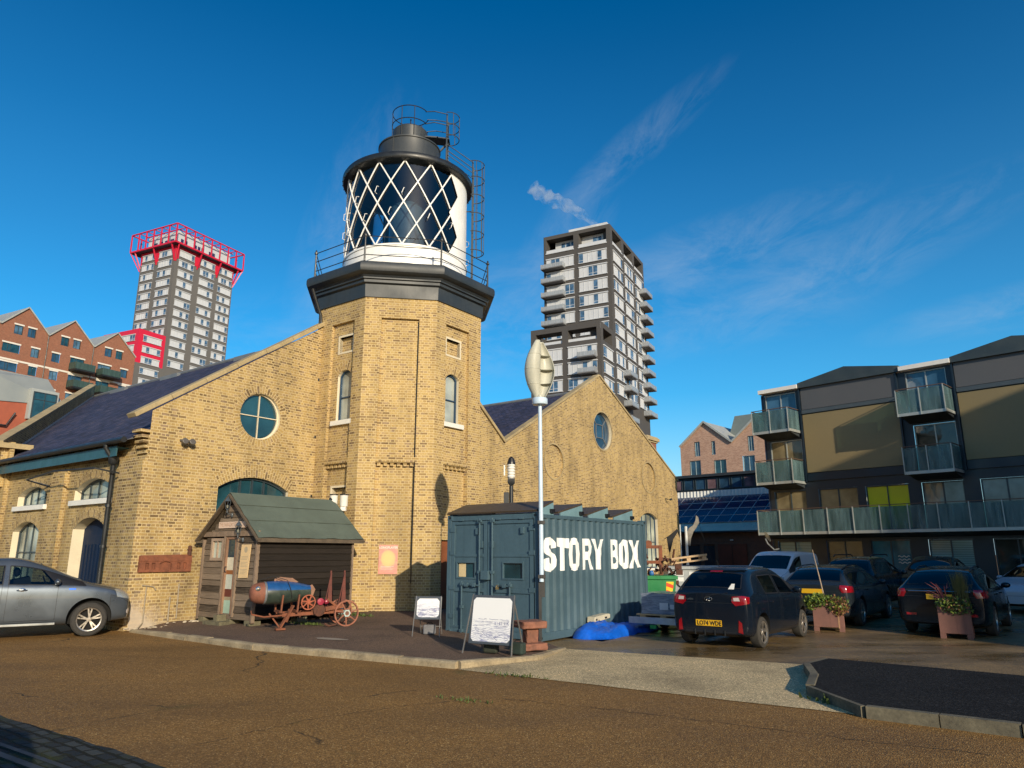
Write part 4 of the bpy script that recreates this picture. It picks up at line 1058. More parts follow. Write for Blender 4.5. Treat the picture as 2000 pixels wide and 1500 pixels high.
def buoy():
    r = thing('old_buoy', 'blue topped torpedo shaped buoy with rusty nose cradled on the iron cart', 'buoy', CO + Z * .78, CZ)
    T = Matrix.Rotation(R(90), 3, 'Y')
    prof = [(0.0, -.66), (.09, -.655), (.16, -.62), (.205, -.55), (.225, -.46), (.232, -.36)]
    m = MB(); m.lathe(prof, 32, (0, .08, 0), T=T); m.build('nose', simple('nose_rust', (.20, .075, .045), .75, var=.35, vs=8), r, smooth=60)
    b = NB('buoy_paint'); co = b.coords(); sp = b.n('ShaderNodeSeparateXYZ'); b.l(co, sp.inputs[0])
    n = b.noise(co, 6, 4); k = b.maprange(b.math('ADD', sp.outputs[2], b.math('MULTIPLY', n, .02)), .068, .072, 0, 1)
    col = b.mix(k, b.ramp(n, [(.3, (.018, .03, .026)), (.7, (.05, .065, .05))]), b.ramp(n, [(.3, (.010, .055, .17)), (.7, (.016, .085, .25))]))
    mat = b.bsdf(col, .32, 0, .5)
    m = MB(); m.lathe([(.236, -.36), (.25, -.25), (.255, -.05), (.245, .15), (.21, .38), (.17, .55), (.15, .62), (.15, .66), (0, .66)], 32, (0, .08, 0), T=T); m.build('body', mat, r, smooth=50)
    m = MB(); m.lathe([(.24, -.375), (.247, -.35), (.24, -.33)], 32, (0, .08, 0), T=T, cap=False); m.build('collar', LEAD, r, smooth=50)
    m = MB(); m.lathe([(0, .0), (.05, .0), (.055, .02), (.03, .04), (.03, .07), (0, .08)], 14, (-.53, -.10, .10), T=Matrix.Rotation(R(75), 3, 'X')); m.build('lamp', simple('bright_chrome', (.7, .7, .66), .2, .9, var=.1), r)
    m = MB()
    m.prism([(-.16, .20), (-.14, .30), (-.02, .34), (.14, .32), (.26, .31), (.40, .22), (.30, .20)], (0, 0.08, 0), WX, Z, WY, -.01, .01)
    m.prism([(.55, .08), (.72, .16), (.80, .05), (.74, -.12), (.62, -.20), (.62, -.05)], (0, 0.08, 0), WX, Z, WY, -.01, .01)
    m.build('fin', simple('brown_fin', (.24, .13, .085), .85, var=.35, vs=7), r)
    m = MB(); m.tube([(-.5, .1, .26), (-.2, .0, .36), (.1, -.1, .27), (.16, -.19, .08), (.2, -.2, -.1)], .008, 5); m.tube([(-.1, .08, .27), (.1, -.17, .06)], .008, 5); m.build('cable', BLACKR, r)
buoy()

# -------------------------------------------------------------- container
CC = V((.55, 15.19, .03)); CL, CW, CH = 5.04, 2.50, 2.57
CTEAL = simple('container_paint', (.060, .106, .135), .40, var=.18, vs=1.3, fine=20, streak=.28, bump=.05)
PER = .272
def corr(x):
    q = (x - .12) % PER
    if q < .075: return 0.0
    if q < .136: return .034 * (q - .075) / .061
    if q < .211: return .034
    return .034 * (PER - q) / .061
def corr_breaks(x0, x1):
    out = []; k = math.floor((x0 - .12) / PER) - 1
    while .12 + k * PER < x1 + PER:
        for q in (0, .075, .136, .211):
            x = .12 + k * PER + q
            if x0 < x < x1: out.append(x)
        k += 1
    return out
def container():
    r = thing('shipping_container', 'blue grey corrugated shipping container lettered STORY BOX with locked end doors', 'container', CC, ROT)
    # corrugated sides and roof
    def side(y, sgn):
        m = MB(); xs = [.10] + corr_breaks(.10, CL - .10) + [CL - .10]
        for a, b in zip(xs[:-1], xs[1:]):
            ya, yb = y + sgn * (.012 + corr(a)), y + sgn * (.012 + corr(b))
            m.face([(a, ya, .15), (b, yb, .15), (b, yb, 2.47), (a, ya, 2.47)])
        return m
    side(0, 1).build('corrugated_side', CTEAL, r); side(CW, -1).build('corrugated_side', CTEAL, r)
    m = MB(); m.box(.05, .05, 2.50, CL - .05, CW - .05, 2.54); m.box(CL - .06, .05, .1, CL - .02, CW - .05, 2.5); m.box(.05, .05, .05, CL - .05, CW - .05, .14); m.build('roof', CTEAL, r)
    m = MB()
    for x in (0, CL - .11):
        for y in (0, CW - .11): m.box(x, y, .11, x + .11, y + .11, 2.46)
    for y in (0, CW - .07): m.box(.11, y, .0, CL - .11, y + .07, .155); m.box(.11, y + .005, 2.46, CL - .11, y + .065, 2.54)
    for z in ((.02, .155), (2.44, 2.555)): m.box(.005, .11, z[0], .09, CW - .11, z[1]); m.box(CL - .09, .11, z[0], CL - .005, CW - .11, z[1])
    m.build('frame', CTEAL, r, bevel=.008)
    for x in (-.004, CL - .156):
        for y in (-.004, CW - .156):
            for z in (0, CH - .115):
                m = MB(); m.box(x, y, z, x + .16, y + .16, z + .118); 
                o = m.build('corner_casting', CTEAL, r, bevel=.008)
                h = MB(); h.lathe([(.0, .0), (.032, 0), (.032, .004), (0, .004)], 12, (x - .0015 if x < 1 else x + .16, y + .08, z + .06), T=Matrix.Rotation(R(-90), 3, 'Y')); h.lathe([(0, 0), (.03, 0), (.03, .004), (0, .004)], 12, (x + .08, y - .0015, z + .06), T=Matrix.Rotation(R(90), 3, 'X')); h.build('socket', BLACKP, o)
    # doors
    E = Frame((0, 0, 0), WY, -WX)
    for k, (y0, y1) in enumerate(((.125, 1.335), (1.345, CW - .125))):
        m = MB(); wx = (.42, .92) if k == 0 else (1.70, 2.20); win = rect_loop(wx[0], 1.22, wx[1], 1.53)
        pans = [rect_loop(y0 + .10, 1.72, y1 - .09, 2.36), rect_loop(y0 + .10, .16 + .02, y1 - .09, .92)]
        wall(m, E, rect_loop(y0, .16, y1, 2.43), [pans[0], rect_loop(y0 + .10, 1.0, y1 - .09, 1.66), rect_loop(y0 + .10, .20, y1 - .09, .92)], .0)
        wall(m, E, rect_loop(y0 + .10, 1.0, y1 - .09, 1.66), [win], -.02)
        for lp in (pans[0], rect_loop(y0 + .10, 1.0, y1 - .09, 1.66), rect_loop(y0 + .10, .20, y1 - .09, .92)): reveal(m, E, lp, 0, -.03)
        fill(m, E, pans[0], -.03); fill(m, E, rect_loop(y0 + .10, .20, y1 - .09, .92), -.03)
        # hinge blades
        hy = y0 - .03 if k == 0 else y1 + .03
        for z in (.35, .95, 1.70, 2.2): m.prism(rect_loop(min(hy, hy + (.14 if k == 0 else -.14)), z, max(hy, hy + (.14 if k == 0 else -.14)), z + .09), E.O, E.e1, E.e2, E.n, 0, .02)
        for q in ((y0 + .25, 2.14), (y1 - .14, 1.85) if k == 0 else (y0 + .12, 1.85)): m.prism(rect_loop(q[0], q[1], q[0] + .07, q[1] + .14), E.O, E.e1, E.e2, E.n, -.03, .025)
        for q in (y0 + .25, y1 - .35): m.prism(rect_loop(q, 2.44, q + .10, 2.47), E.O, E.e1, E.e2, E.n, 0, .035)
        d = m.build('door', CTEAL, r)
        w = MB(); loop_frame(w, E, win, -.03, -.06, .0); wf = w.build('window', CTEAL, d)
        w = MB(); fill(w, E, win, -.05); 
        if k: w.prism(rect_loop(1.98, 1.23, 2.18, 1.52), E.O, E.e1, E.e2, E.n, -.049, -.046, 1)
        w.build('pane', [PANE, simple('cream_blind', (.62, .48, .26), .7)], wf)
        # locking bars with keepers and handles
        bars_ = ((1.18, .2, 2.48), (.71, .06, 1.14)) if k == 0 else ((1.53, .2, 2.48), (2.02, .06, 1.14))
        for (y, za, zb) in bars_:
            w = MB(); w.tube([(-.045, y, za), (-.045, y, zb)], .019, 8)
            for z in (za + .05, (za + zb) / 2, zb - .06): w.box(-.07, y - .035, z - .03, .0, y + .035, z + .03)
            if zb > 2:  # hooked top
                w.box(-.07, y - .05, 2.40, -.02, y + .05, 2.44)
            b_ = w.build('locking_bar', CTEAL, d, smooth=40)
            w = MB(); hz = 1.06; w.beam((-.06, y - .02, hz), (-.06, y + (.26 if (k == 0) == (zb < 2) else -.26), hz + .01), .02, .03); w.box(-.08, y + (.10 if (k == 0) == (zb < 2) else -.18), hz - .03, -.03, y + (.18 if (k == 0) == (zb < 2) else -.10), hz + .05); w.build('handle', CTEAL, b_)
    m = MB(); m.box(-.10, 1.24, 1.18, .0, 1.46, 1.37); m.build('lock_box', CTEAL, r, bevel=.012)
    m = MB(); m.box(-.10, .98, .99, -.07, 1.04, 1.04); m.tube([(-.085, .99, 1.04), (-.085, .99, 1.08), (-.085, 1.03, 1.08), (-.085, 1.03, 1.04)], .006, 5); m.build('padlock', simple('brass', (.55, .40, .18), .3, .8), r)
    # hand painted name, following the corrugation
    L = lettering_story_box()
    bm = bmesh.new()
    for loops in L:
        pts = [p for l in loops for p in l]; vs = [bm.verts.new((x, 0, z)) for x, z in pts]
        for t in tessellate_polygon([[V((x, z, 0)) for x, z in l] for l in loops]):
            try: bm.faces.new([vs[i] for i in t])
            except ValueError: pass
    for x in corr_breaks(.1, 4.9):
        bmesh.ops.bisect_plane(bm, geom=bm.verts[:] + bm.edges[:] + bm.faces[:], plane_co=(x, 0, 0), plane_no=(1, 0, 0))
    for v in bm.verts: v.co.y = .012 + corr(v.co.x) - .003
    me = bpy.data.meshes.new('painted_name'); bm.to_mesh(me); bm.free(); me.materials.append(simple('white_sign_paint', (.78, .79, .78), .55, var=.1, vs=6))
    o = bpy.data.objects.new('painted_name', me); COL.objects.link(o); o.parent = r
    BRK = simple('pale_teal_bracket', (.15, .26, .30), .45, var=.2)
    # roof mounted solar panels on wedge brackets
    for (xa, xb) in ((-.05, .62), (.80, 1.84), (2.02, 3.05), (3.25, 4.36)):
        m = MB(); za, zb = 2.60, 2.83; T_ = lambda x: za + (zb - za) * (x - xa) / (xb - xa)
        m.beam((xa, CW / 2, za), (xb, CW / 2, zb), CW - .04, .035, up=(0, 0, 1))
        p = m.build('solar_panel', simple('brown_black_panel', (.06, .043, .028), .55, 0, var=.3), r)
        for y in (.02, CW - .05):
            m = MB(); m.prism([(xa + .1, 2.54), (xb, 2.54), (xb, zb - .02), (xa + .1, T_(xa + .1) - .02)], (0, y, 0), WX, Z, WY, 0, .03); m.build('bracket', BRK, p)
        m = MB(); m.box(xb - .16, -.045, 2.58, xb - .04, .02, 2.66); m.build('clamp', BLACKP, p)
    m = MB(); m.box(-.02, 1.2, 2.56, .10, 2.2, 2.62); m.build('cable_tray', BLACKP, r)
    return r

def lettering_story_box():
    def L(x0, x1, shape, z0=1.37, z1=2.06):
        return [[(x0 + (x1 - x0) * a, z0 + (z1 - z0) * b) for a, b in lp] for lp in shape]
    S = [[(.16, 0.02), (.05, .16), (.02, .34), (.42, .40), (.44, .25), (.56, .20), (.66, .26), (.64, .36), (.10, .56), (.02, .70), (.06, .86), (.24, .98), (.52, 1.02), (.80, .96), (.95, .84), (.97, .70),
          (.60, .66), (.56, .76), (.46, .78), (.40, .72), (.46, .66), (.88, .50), (1.0, .34), (.97, .16), (.80, .03), (.50, -.03)]]
    T_ = [[(.33, 0), (.66, 0.0), (.68, .70), (1.0, .68), (1.0, .99), (0, 1.0), (0, .74), (.34, .72)]]
    O = [[(.22, .02), (.03, .16), (0, .50), (.04, .84), (.22, .98), (.50, 1.02), (.78, .98), (.96, .84), (1.0, .5), (.97, .16), (.78, .02), (.50, -.02)], [(.44, .20), (.56, .20), (.60, .5), (.56, .80), (.44, .80), (.40, .5)]]
    Rr = [[(0, 0), (.34, .01), (.36, .32), (.50, .32), (.66, 0), (1.03, .01), (.80, .40), (.94, .56), (.97, .76), (.85, .95), (.60, 1.0), (.0, 1.0)], [(.36, .58), (.52, .58), (.60, .66), (.54, .78), (.36, .78)]]
    Y = [[(.30, 0), (.66, 0), (.67, .40), (1.0, 1.0), (.64, .99), (.50, .64), (.34, 1.0), (0, 1.0), (.30, .42)]]
    B = [[(0, 0), (.62, .0), (.88, .07), (1.0, .24), (.97, .42), (.80, .52), (.94, .64), (.95, .84), (.80, .97), (.55, 1.0), (0, 1.0)], [(.36, .18), (.56, .18), (.62, .28), (.56, .40), (.36, .40)], [(.36, .62), (.52, .62), (.58, .70), (.52, .82), (.36, .82)]]
    X = [[(0, 0), (.36, 0), (.50, .34), (.66, .01), (1.04, .03), (.74, .52), (1.0, 1.0), (.66, .99), (.52, .70), (.40, 1.0), (.04, 1.0), (.28, .52)]]
    return [L(.20, .70, S), L(.71, 1.22, T_), L(1.20, 1.70, O), L(1.78, 2.26, Rr), L(2.24, 2.80, Y), L(3.11, 3.55, B), L(3.58, 4.10, O), L(4.10, 4.70, X)]
container()

def turbine():
    r = thing('wind_turbine', 'cream twisted vane wind turbine on a pale blue pole at the container corner', 'wind turbine', (.60, 15.08, 0))
    POLE = simple('pale_blue_pole', (.50, .62, .74), .35, var=.06)
    m = MB(); m.tube([(0, 0, 1.20), (0, 0, 3.0), (0, 0, 4.92)], [.048, .046, .040], 16); m.build('pole', POLE, r, smooth=40)
    m = MB(); m.lathe([(.04, 4.86), (.155, 4.87), (.165, 4.89), (.165, 4.99), (.15, 5.01), (0.0, 5.01)], 28); m.build('generator', POLE, r, smooth=40)
    m = MB(); m.beam((-.03, .05, .06), (-.03, .05, 2.62), .06, .06); m.beam((.03, .03, .9), (.03, .03, 1.4), .03, .08)
    for z in (1.27, 2.35): m.box(-.07, -.06, z, .08, .09, z + .07); m.lathe([(.060, z), (.066, z + .01), (.066, z + .06), (.06, z + .07)], 14)
    m.build('mounting_bracket', BLACKP, r)
    SC = simple('cream_vane', (.44, .435, .36), .5, var=.12, vs=2.5, streak=.12)
    for k in range(2):
        m = MB(); NT, NU = 40, 12; g = []
        for i in range(NT + 1):
            t = i / NT; z = 5.0 + 1.30 * t; ph = R(180 * k + 78 * (t - .45)); rad = .05 + .295 * math.sin(math.pi * (.05 + .90 * t)) ** .75
            d = V((math.cos(ph), math.sin(ph), 0)); p = V((-math.sin(ph), math.cos(ph), 0)); row = []
            for j in range(NU + 1):
                u = math.pi * j / NU; row.append(d * (rad * .5 * (1 - math.cos(u)) - .05 * rad) + p * (rad * .46 * math.sin(u)) + Z * z)
            g.append(row)
        for i in range(NT):
            for j in range(NU): m.face([g[i][j], g[i][j + 1], g[i + 1][j + 1], g[i + 1][j]])
        o = m.build('vane', SC, r, smooth=60); s = o.modifiers.new('thick', 'SOLIDIFY'); s.thickness = .012
        m = MB()
        for i in (10, 20, 30): m.tube([q * 1.0 for q in g[i]], .008, 5); m.face([g[i][j] for j in range(NU + 1)])
        m.build('rib', SC, o)
    m = MB(); m.tube([(0, 0, 5.0), (0, 0, 6.28)], .018, 8); m.lathe([(.07, 5.0), (.06, 5.08), (.0, 5.1)], 12); m.build('shaft', SC, r)
turbine()
def post_lantern():
    r = thing('lamp_post', 'black pole lamp with white louvred lantern behind the container', 'lamp post', (-.02, 19.3, .1))
    m = MB(); m.tube([(0, 0, 0), (0, 0, 3.42)], .055, 12); m.lathe([(.05, 3.42), (.135, 3.50), (.135, 3.62), (.05, 3.63)], 4, a0=R(45), a1=R(405)); m.box(-.2, -.05, 2.95, -.06, .05, 3.25); m.build('pole', GUT, r, smooth=40)
    m = MB()
    for i in range(5): m.lathe([(.085, 3.64 + .075 * i), (.105, 3.66 + .075 * i), (.105, 3.69 + .075 * i), (.085, 3.71 + .075 * i)], 16)
    m.lathe([(.08, 3.62), (.08, 4.02)], 16); m.build('lantern', STONEW, r, smooth=40)
    m = MB(); m.lathe([(.112, 4.0), (.105, 4.06), (.075, 4.16), (.02, 4.21), (0, 4.21)], 16); m.build('cap', BLACKP, r)
    m = MB(); m.box(-.20, .0, 3.7, -.165, .02, 3.98); m.build('plate', STONEW, r)
post_lantern()
# ------------------------------------------------------------ drawing boards
def sketch_mat(seed):
    b = NB('sketch_print'); co = b.mapping(b.coords(), loc=(seed * 3.1, 0, seed))
    raw = b.coords(); sp = b.n('ShaderNodeSeparateXYZ'); b.l(raw, sp.inputs[0])
    wob = b.noise(co, 5, 4, .7)
    zz = b.math('ADD', sp.outputs[2], b.math('MULTIPLY', wob, .25))
    w = b.n('ShaderNodeTexWave', bands_direction='Z'); w.inputs['Scale'].default_value = 9; w.inputs['Distortion'].default_value = 9; w.inputs['Detail'].default_value = 5; b.l(co, w.inputs[0])
    line = b.maprange(w.outputs['Fac'], .78, .95, 0, 1)
    fine = b.maprange(b.noise(b.mapping(co, (2.2, 1, 6)), 3, 5, .6), .54, .60, 0, .8)
    band = b.maprange(b.math('ABSOLUTE', b.math('SUBTRACT', zz, .38 if seed == 1 else .55)), .04, .32, 1, 0)
    k = b.math('MULTIPLY', b.math('MULTIPLY', band, b.math('MAXIMUM', b.math('MULTIPLY', line, .6), fine)), 1.0)
    tint = b.mix(b.math('MULTIPLY', band, b.maprange(wob, .4, .7, 0, .5)), (.76, .76, .76), (.50, .52, .64))
    return b.bsdf(b.mix(k, tint, (.16, .17, .33)), .3, 0, .45)
def easel(loc, rot, w, z0, z1, spread, lab, seed):
    r = thing('drawing_board', lab, 'display board', loc, rot, 'framed drawings on steel easels')
    tilt = .16
    def Y(z): return .02 + tilt * z
    H = z1 - z0; m = MB(); F = Frame((0, Y(z0), z0), WX, -WY); F.e2 = V((0, tilt, 1)).normalized(); F.n = V((0, -1, tilt)).normalized()
    lp = rect_loop(-w / 2, 0, w / 2, H); m.prism(lp, F.O, F.e1, F.e2, F.n, -.02, .012); fr = m.build('board', simple('dark_grey_frame', (.06, .07, .085), .45, var=.15), r, bevel=.01)
    k = .045; c = .05; m = MB(); m.prism([(-w / 2 + k + c, k), (w / 2 - k - c, k), (w / 2 - k, k + c), (w / 2 - k, H - k - c), (w / 2 - k - c, H - k), (-w / 2 + k + c, H - k), (-w / 2 + k, H - k - c), (-w / 2 + k, k + c)], F.O, F.e1, F.e2, F.n, .012, .015); dr_ = m.build('drawing', sketch_mat(seed), fr)
    # the drawing itself: loose ink strokes of a river bank, moored boats and a distant skyline
    rnd = random.Random(seed); ink = [simple('sketch_ink_dark', (.20, .21, .34), .6, var=.2, bump=0), simple('sketch_ink_pale', (.46, .47, .58), .6, var=.1, bump=0)]; m = MB()
    def stroke(p, wd, k):
        for a, b_ in zip(p[:-1], p[1:]):
            if max(abs(a[0]), abs(b_[0])) > w / 2 - .07 or not (.07 < a[1] < H - .07 and .07 < b_[1] < H - .07): continue
            m.prism([(a[0], a[1] - wd), (b_[0], b_[1] - wd), (b_[0], b_[1] + wd), (a[0], a[1] + wd)], F.O, F.e1, F.e2, F.n, .0155, .0165, k)
    for i in range(70):
        x, y = rnd.uniform(-w / 2, w / 2 * .8), rnd.uniform(.10, .52) * H; L_ = rnd.uniform(.05, .26) * w; sl = rnd.uniform(-.10, .04)
        stroke([(x + L_ * j / 6, y + sl * L_ * j / 6 + rnd.gauss(0, .003)) for j in range(7)], rnd.uniform(.001, .0035), 0 if rnd.random() < .45 else 1)
    for bx, by, bl in ((.02, .24, .40), (.24, .16, .34), (-.25, .30, .22)):
        bx *= w; by *= H; bl *= w; stroke([(bx - bl / 2 + bl * j / 10, by - .05 * bl * math.sin(math.pi * j / 10) * 4 - .1 * bl * j / 10) for j in range(11)], .004, 0); stroke([(bx - bl / 2 + bl * j / 10, by + .01 - .1 * bl * j / 10) for j in range(11)], .0025, 0)
    for i in range(16):
        x = w * rnd.uniform(.05, .40); y = .40 * H; m.prism(rect_loop(x, y, x + rnd.uniform(.003, .012), y + rnd.uniform(.01, .07) * H), F.O, F.e1, F.e2, F.n, .0155, .0165, rnd.choice((0, 1)))
    m.build('ink_lines', ink, dr_, fix=False)
    st = simple('dull_steel', (.22, .21, .20), .5, .5, var=.25)
    for s in (-1, 1):
        m = MB(); m.beam((s * (w / 2 - .02), Y(z1), z1), (s * spread, -.06, .0), .028, .012, up=(1, 0, 0)); m.build('leg', st, r)
        m = MB(); m.beam((s * (w / 2 - .05), Y(z1) + .02, z1 - .05), (s * (spread - .06), .50, 0), .028, .012, up=(1, 0, 0)); m.build('leg', st, r)
    m = MB(); m.beam((-spread + .06, .42, .16), (spread - .06, .42, .16), .02, .012); m.build('stay', st, r)
    return r
easel((-.40, 12.82, .10), R(-29), .86, .15, .96, .48, 'large framed river drawing on a steel easel by the kerb, biggest of the two boards', 1)
easel((-1.74, 15.35, .12), R(-6), .56, .32, .78, .28, 'smaller framed drawing on a steel easel beside the container doors', 5)
def sandbag(loc, rot, s, lab, c):
    r = thing('ballast_weight', lab, 'weight', loc, rot, 'weights holding the easels')
    m = MB(); m.box(-s, -s * .6, 0, s, s * .6, s * 1.5); o = m.build('block', simple('ballast', c, .8, var=.35, vs=8), r, bevel=s * .25)
    m = MB(); m.tube([(-s * .5, 0, s * 1.5), (-s * .3, 0, s * 1.75), (s * .3, 0, s * 1.75), (s * .5, 0, s * 1.5)], .01, 5); m.build('handle', BLACKR, r)
sandbag((-.36, 13.12, .09), R(-20), .13, 'mossy black ballast block under the large drawing board, left one', (.025, .03, .02))
sandbag((.10, 12.92, .09), R(-35), .13, 'dark green ballast block under the large drawing board, right one', (.02, .035, .028))
sandbag((-1.72, 15.75, .12), R(0), .13, 'grey ballast sack under the smaller drawing board', (.16, .16, .17))
def bollard():
    r = thing('mooring_bollard', 'worn red brown stone mooring bollard with slab top behind the large drawing board', 'bollard', (.33, 13.62, .08), R(25))
    SB = simple('red_sandstone', (.20, .085, .055), .85, var=.5, vs=5, fine=24, bump=.8)
    for name, (a, b_, z0, z1) in dict(base=(.25, .24, 0, .13), shaft=(.115, .11, .10, .40), top_slab=(.25, .23, .37, .50)).items():
        m = MB(); bm = bmesh.new(); bmesh.ops.create_cube(bm, size=1); bmesh.ops.subdivide_edges(bm, edges=bm.edges, cuts=4, use_grid_fill=True)
        rnd = random.Random(len(name))
        vs = [(v.co.x * 2 * a + rnd.uniform(-.012, .012), v.co.y * 2 * b_ + rnd.uniform(-.012, .012), z0 + (v.co.z + .5) * (z1 - z0) + rnd.uniform(-.008, .008)) for v in bm.verts]
        m.mesh(vs, [tuple(v.index for v in f.verts) for f in bm.faces]); bm.free(); o = m.build(name, SB, r, bevel=0, smooth=50); 
        s = o.modifiers.new('sub', 'SUBSURF'); s.levels = 2; s.render_levels = 2
bollard()
def tarpaulin():
    TB = simple('blue_tarpaulin', (.004, .10, .55), .42, var=.35, vs=3, fine=18, bump=.4)
    from mathutils import noise as mn
    ax = AX; ay = -BX
    def heap(name, lab, o, L, W_, H, seed):
        nx, ny = 46, 26; bm = bmesh.new(); g = []
        for i in range(nx + 1):
            row = []
            for j in range(ny + 1):
                u = i / nx * 2 - 1; v = j / ny * 2 - 1
                e = max(0, 1 - (abs(u) ** 2.6 + abs(v) ** 2.2)); base = e ** .42
                n = mn.fractal(V((u * 1.5 + seed, v * 1.3, seed)), 1.0, 2.0, 3); cr = abs(mn.noise(V((u * 4 + seed, v * 9, 3)))) 
                k = 1 + .16 * mn.noise(V((u * 1.5, v * 1.5, seed + 9)))
                row.append(bm.verts.new((u * L / 2 * k, v * W_ / 2 * k, max(0, H * base * (.78 + .35 * n) + .075 * cr * base - .03 * base * abs(mn.noise(V((u * 9 - v * 6 + seed, u * 3 + v * 12, 7))))))))
            g.append(row)
        for i in range(nx):
            for j in range(ny): bm.faces.new((g[i][j], g[i + 1][j], g[i + 1][j + 1], g[i][j + 1]))
        me = bpy.data.meshes.new(name); bm.to_mesh(me); bm.free(); me.materials.append(TB); me.polygons.foreach_set('use_smooth', [True] * len(me.polygons))
        q = bpy.data.objects.new(name, me); COL.objects.link(q); q.location = o; q.rotation_euler = (0, 0, ROT); return tag(q, lab, 'tarpaulin', 'blue tarpaulins by the container')
    p = CC + ax * 2.15 + ay * .34; heap('tarpaulin', 'crumpled bright blue tarpaulin in the sun beside the container', (p.x, p.y, 0.004), 2.1, .95, .30, 2)
    p = CC + ax * 3.55 + ay * .36; heap('tarpaulin', 'darker blue tarpaulin spread in the shade beside the trailer', (p.x, p.y, 0.004), 1.5, .85, .20, 6)
    p = CC + ax * 2.25 + ay * .10
    r = thing('plastic_crate', 'cream moulded plastic tray lying on the blue tarpaulin', 'tray', (p.x, p.y, .27), ROT)
    m = MB(); m.prism([(-.36, 0), (-.34, .12), (-.2, .13), (.28, .16), (.36, .14), (.36, .06), (-.1, .02), (-.16, .05), (-.22, .0)], (0, -.1, 0), WX, Z, WY, 0, .2); m.build('body', simple('cream_plastic', (.50, .46, .34), .6, var=.2), r, bevel=.012)
    m = MB(); m.box(-.30, -.104, .04, -.24, -.09, .08); m.box(.1, -.104, .06, .2, -.09, .1); m.build('slot', BLACKP, r)
tarpaulin()
def rubble():
    b = simple('broken_pale_stone', (.45, .38, .28), .9, var=.3, vs=9)
    rnd = random.Random(11)
    for i, (x, y, lab) in enumerate(((-8.45, 17.75, 'pile of pale broken plaster at the foot of the brick corner'), (-7.85, 18.35, 'scatter of white debris and strips by the conduit pipes'))):
        m = MB()
        for k in range(16):
            s = rnd.uniform(.012, .04); m.blob((rnd.gauss(0, .22), rnd.gauss(0, .10), s * .4), (s * rnd.uniform(1, 2.4), s, s * .6), seed=k + i * 50, amp=.3)
        o = m.build('rubble', b, None); o.location = (x, y, pav_z(x, y)); o.rotation_euler = (0, 0, ROT); tag(o, lab, 'rubble')
rubble()
def weeds():
    leaf = simple('weed_leaf', (.07, .10, .02), .7, var=.4)
    rnd = random.Random(21)
    for i, (x, y, z, n, s, lab) in enumerate(((4.0, 9.15, .02, 90, .10, 'tuft of green weeds at the traffic island kerb'), (-4.0, 19.55, .17, 120, .09, 'mossy weeds at the foot of the lighthouse behind the cart wheel'), (-4.75, 17.6, .15, 160, .06, 'mossy green growth on the ground under the cart'),
                                              (.05, 11.25, .01, 60, .05, 'thin moss line at the corner of the concrete apron'), (-.55, 9.4, .004, 50, .04, 'tiny weeds in a crack of the brown tarmac'))):
        m = MB()
        for k in range(n):
            px, py = rnd.gauss(0, .22), rnd.gauss(0, .06); a = rnd.uniform(0, 6.28); h = rnd.uniform(.3, 1) * s; w = s * .22
            d = V((math.cos(a), math.sin(a), 0)); b0 = V((px, py, 0)); m.face([b0 - d * w, b0 + d * w, b0 + d * w * .5 + V((d.y * h * .6, -d.x * h * .6, h)), b0 - d * w * .5 + V((d.y * h * .6, -d.x * h * .6, h))])
        o = m.build('weeds', leaf, None, fix=False); o.location = (x, y, z); o.rotation_euler = (0, 0, R(-30)); tag(o, lab, 'weeds', kind='stuff')
weeds()
# ------------------------------------------------------------------- vehicles
def paint(name, c, metal=0.0, rough=.2, dirt=.06, coat=.6):
    b = NB(name); co = b.coords(); n = b.noise(co, 2.2, 5, .6); sp = b.n('ShaderNodeSeparateXYZ'); b.l(co, sp.inputs[0])
    low = b.maprange(b.math('ADD', sp.outputs[2], b.math('MULTIPLY', n, .25)), .25, .55, .35, 0)
    fine = b.noise(co, 90, 2)
    col = b.mix(b.math('ADD', b.math('MULTIPLY', n, dirt * .22), b.math('MULTIPLY', low, .4)), c, (.11, .095, .075))
    rg = b.math('ADD', b.maprange(n, .3, .7, rough - .06, rough + .1), b.math('MULTIPLY', low, .5))
    return b.bsdf(col, rg, metal, .5 if coat > .4 else .3, fine, .03, .002, coat=coat)
CARGLASS = glass_mat('car_glass', (.42, .50, .50), .95, .01, .02)
CARDARK = glass_mat('privacy_glass', (.05, .06, .065), .95, .01, .03)
SEAT = simple('dark_seat_cloth', (.012, .012, .014), .9)
TYRE = simple('tyre_rubber', (.035, .032, .028), .9, var=.4, vs=14)
ALLOY = simple('alloy_wheel', (.48, .44, .39), .35, .85, var=.2, vs=12)
CHROME = simple('chrome', (.75, .75, .74), .15, 1.0, var=.05)
REDLENS = simple('red_lens', (.24, .004, .009), .12, var=.3, coat=.6)
CLEARLENS = simple('clear_lens', (.62, .55, .52), .15, .2, var=.2, coat=.6)
HEADLENS = simple('headlamp_lens', (.30, .32, .32), .12, .3, var=.4, coat=.6)
YPLATE = simple('yellow_plate', (.72, .40, .012), .45, var=.05)
INK = simple('black_ink', (.010, .010, .012), .5, var=.05)
WELL = simple('wheel_arch_liner', (.006, .006, .006), .95)

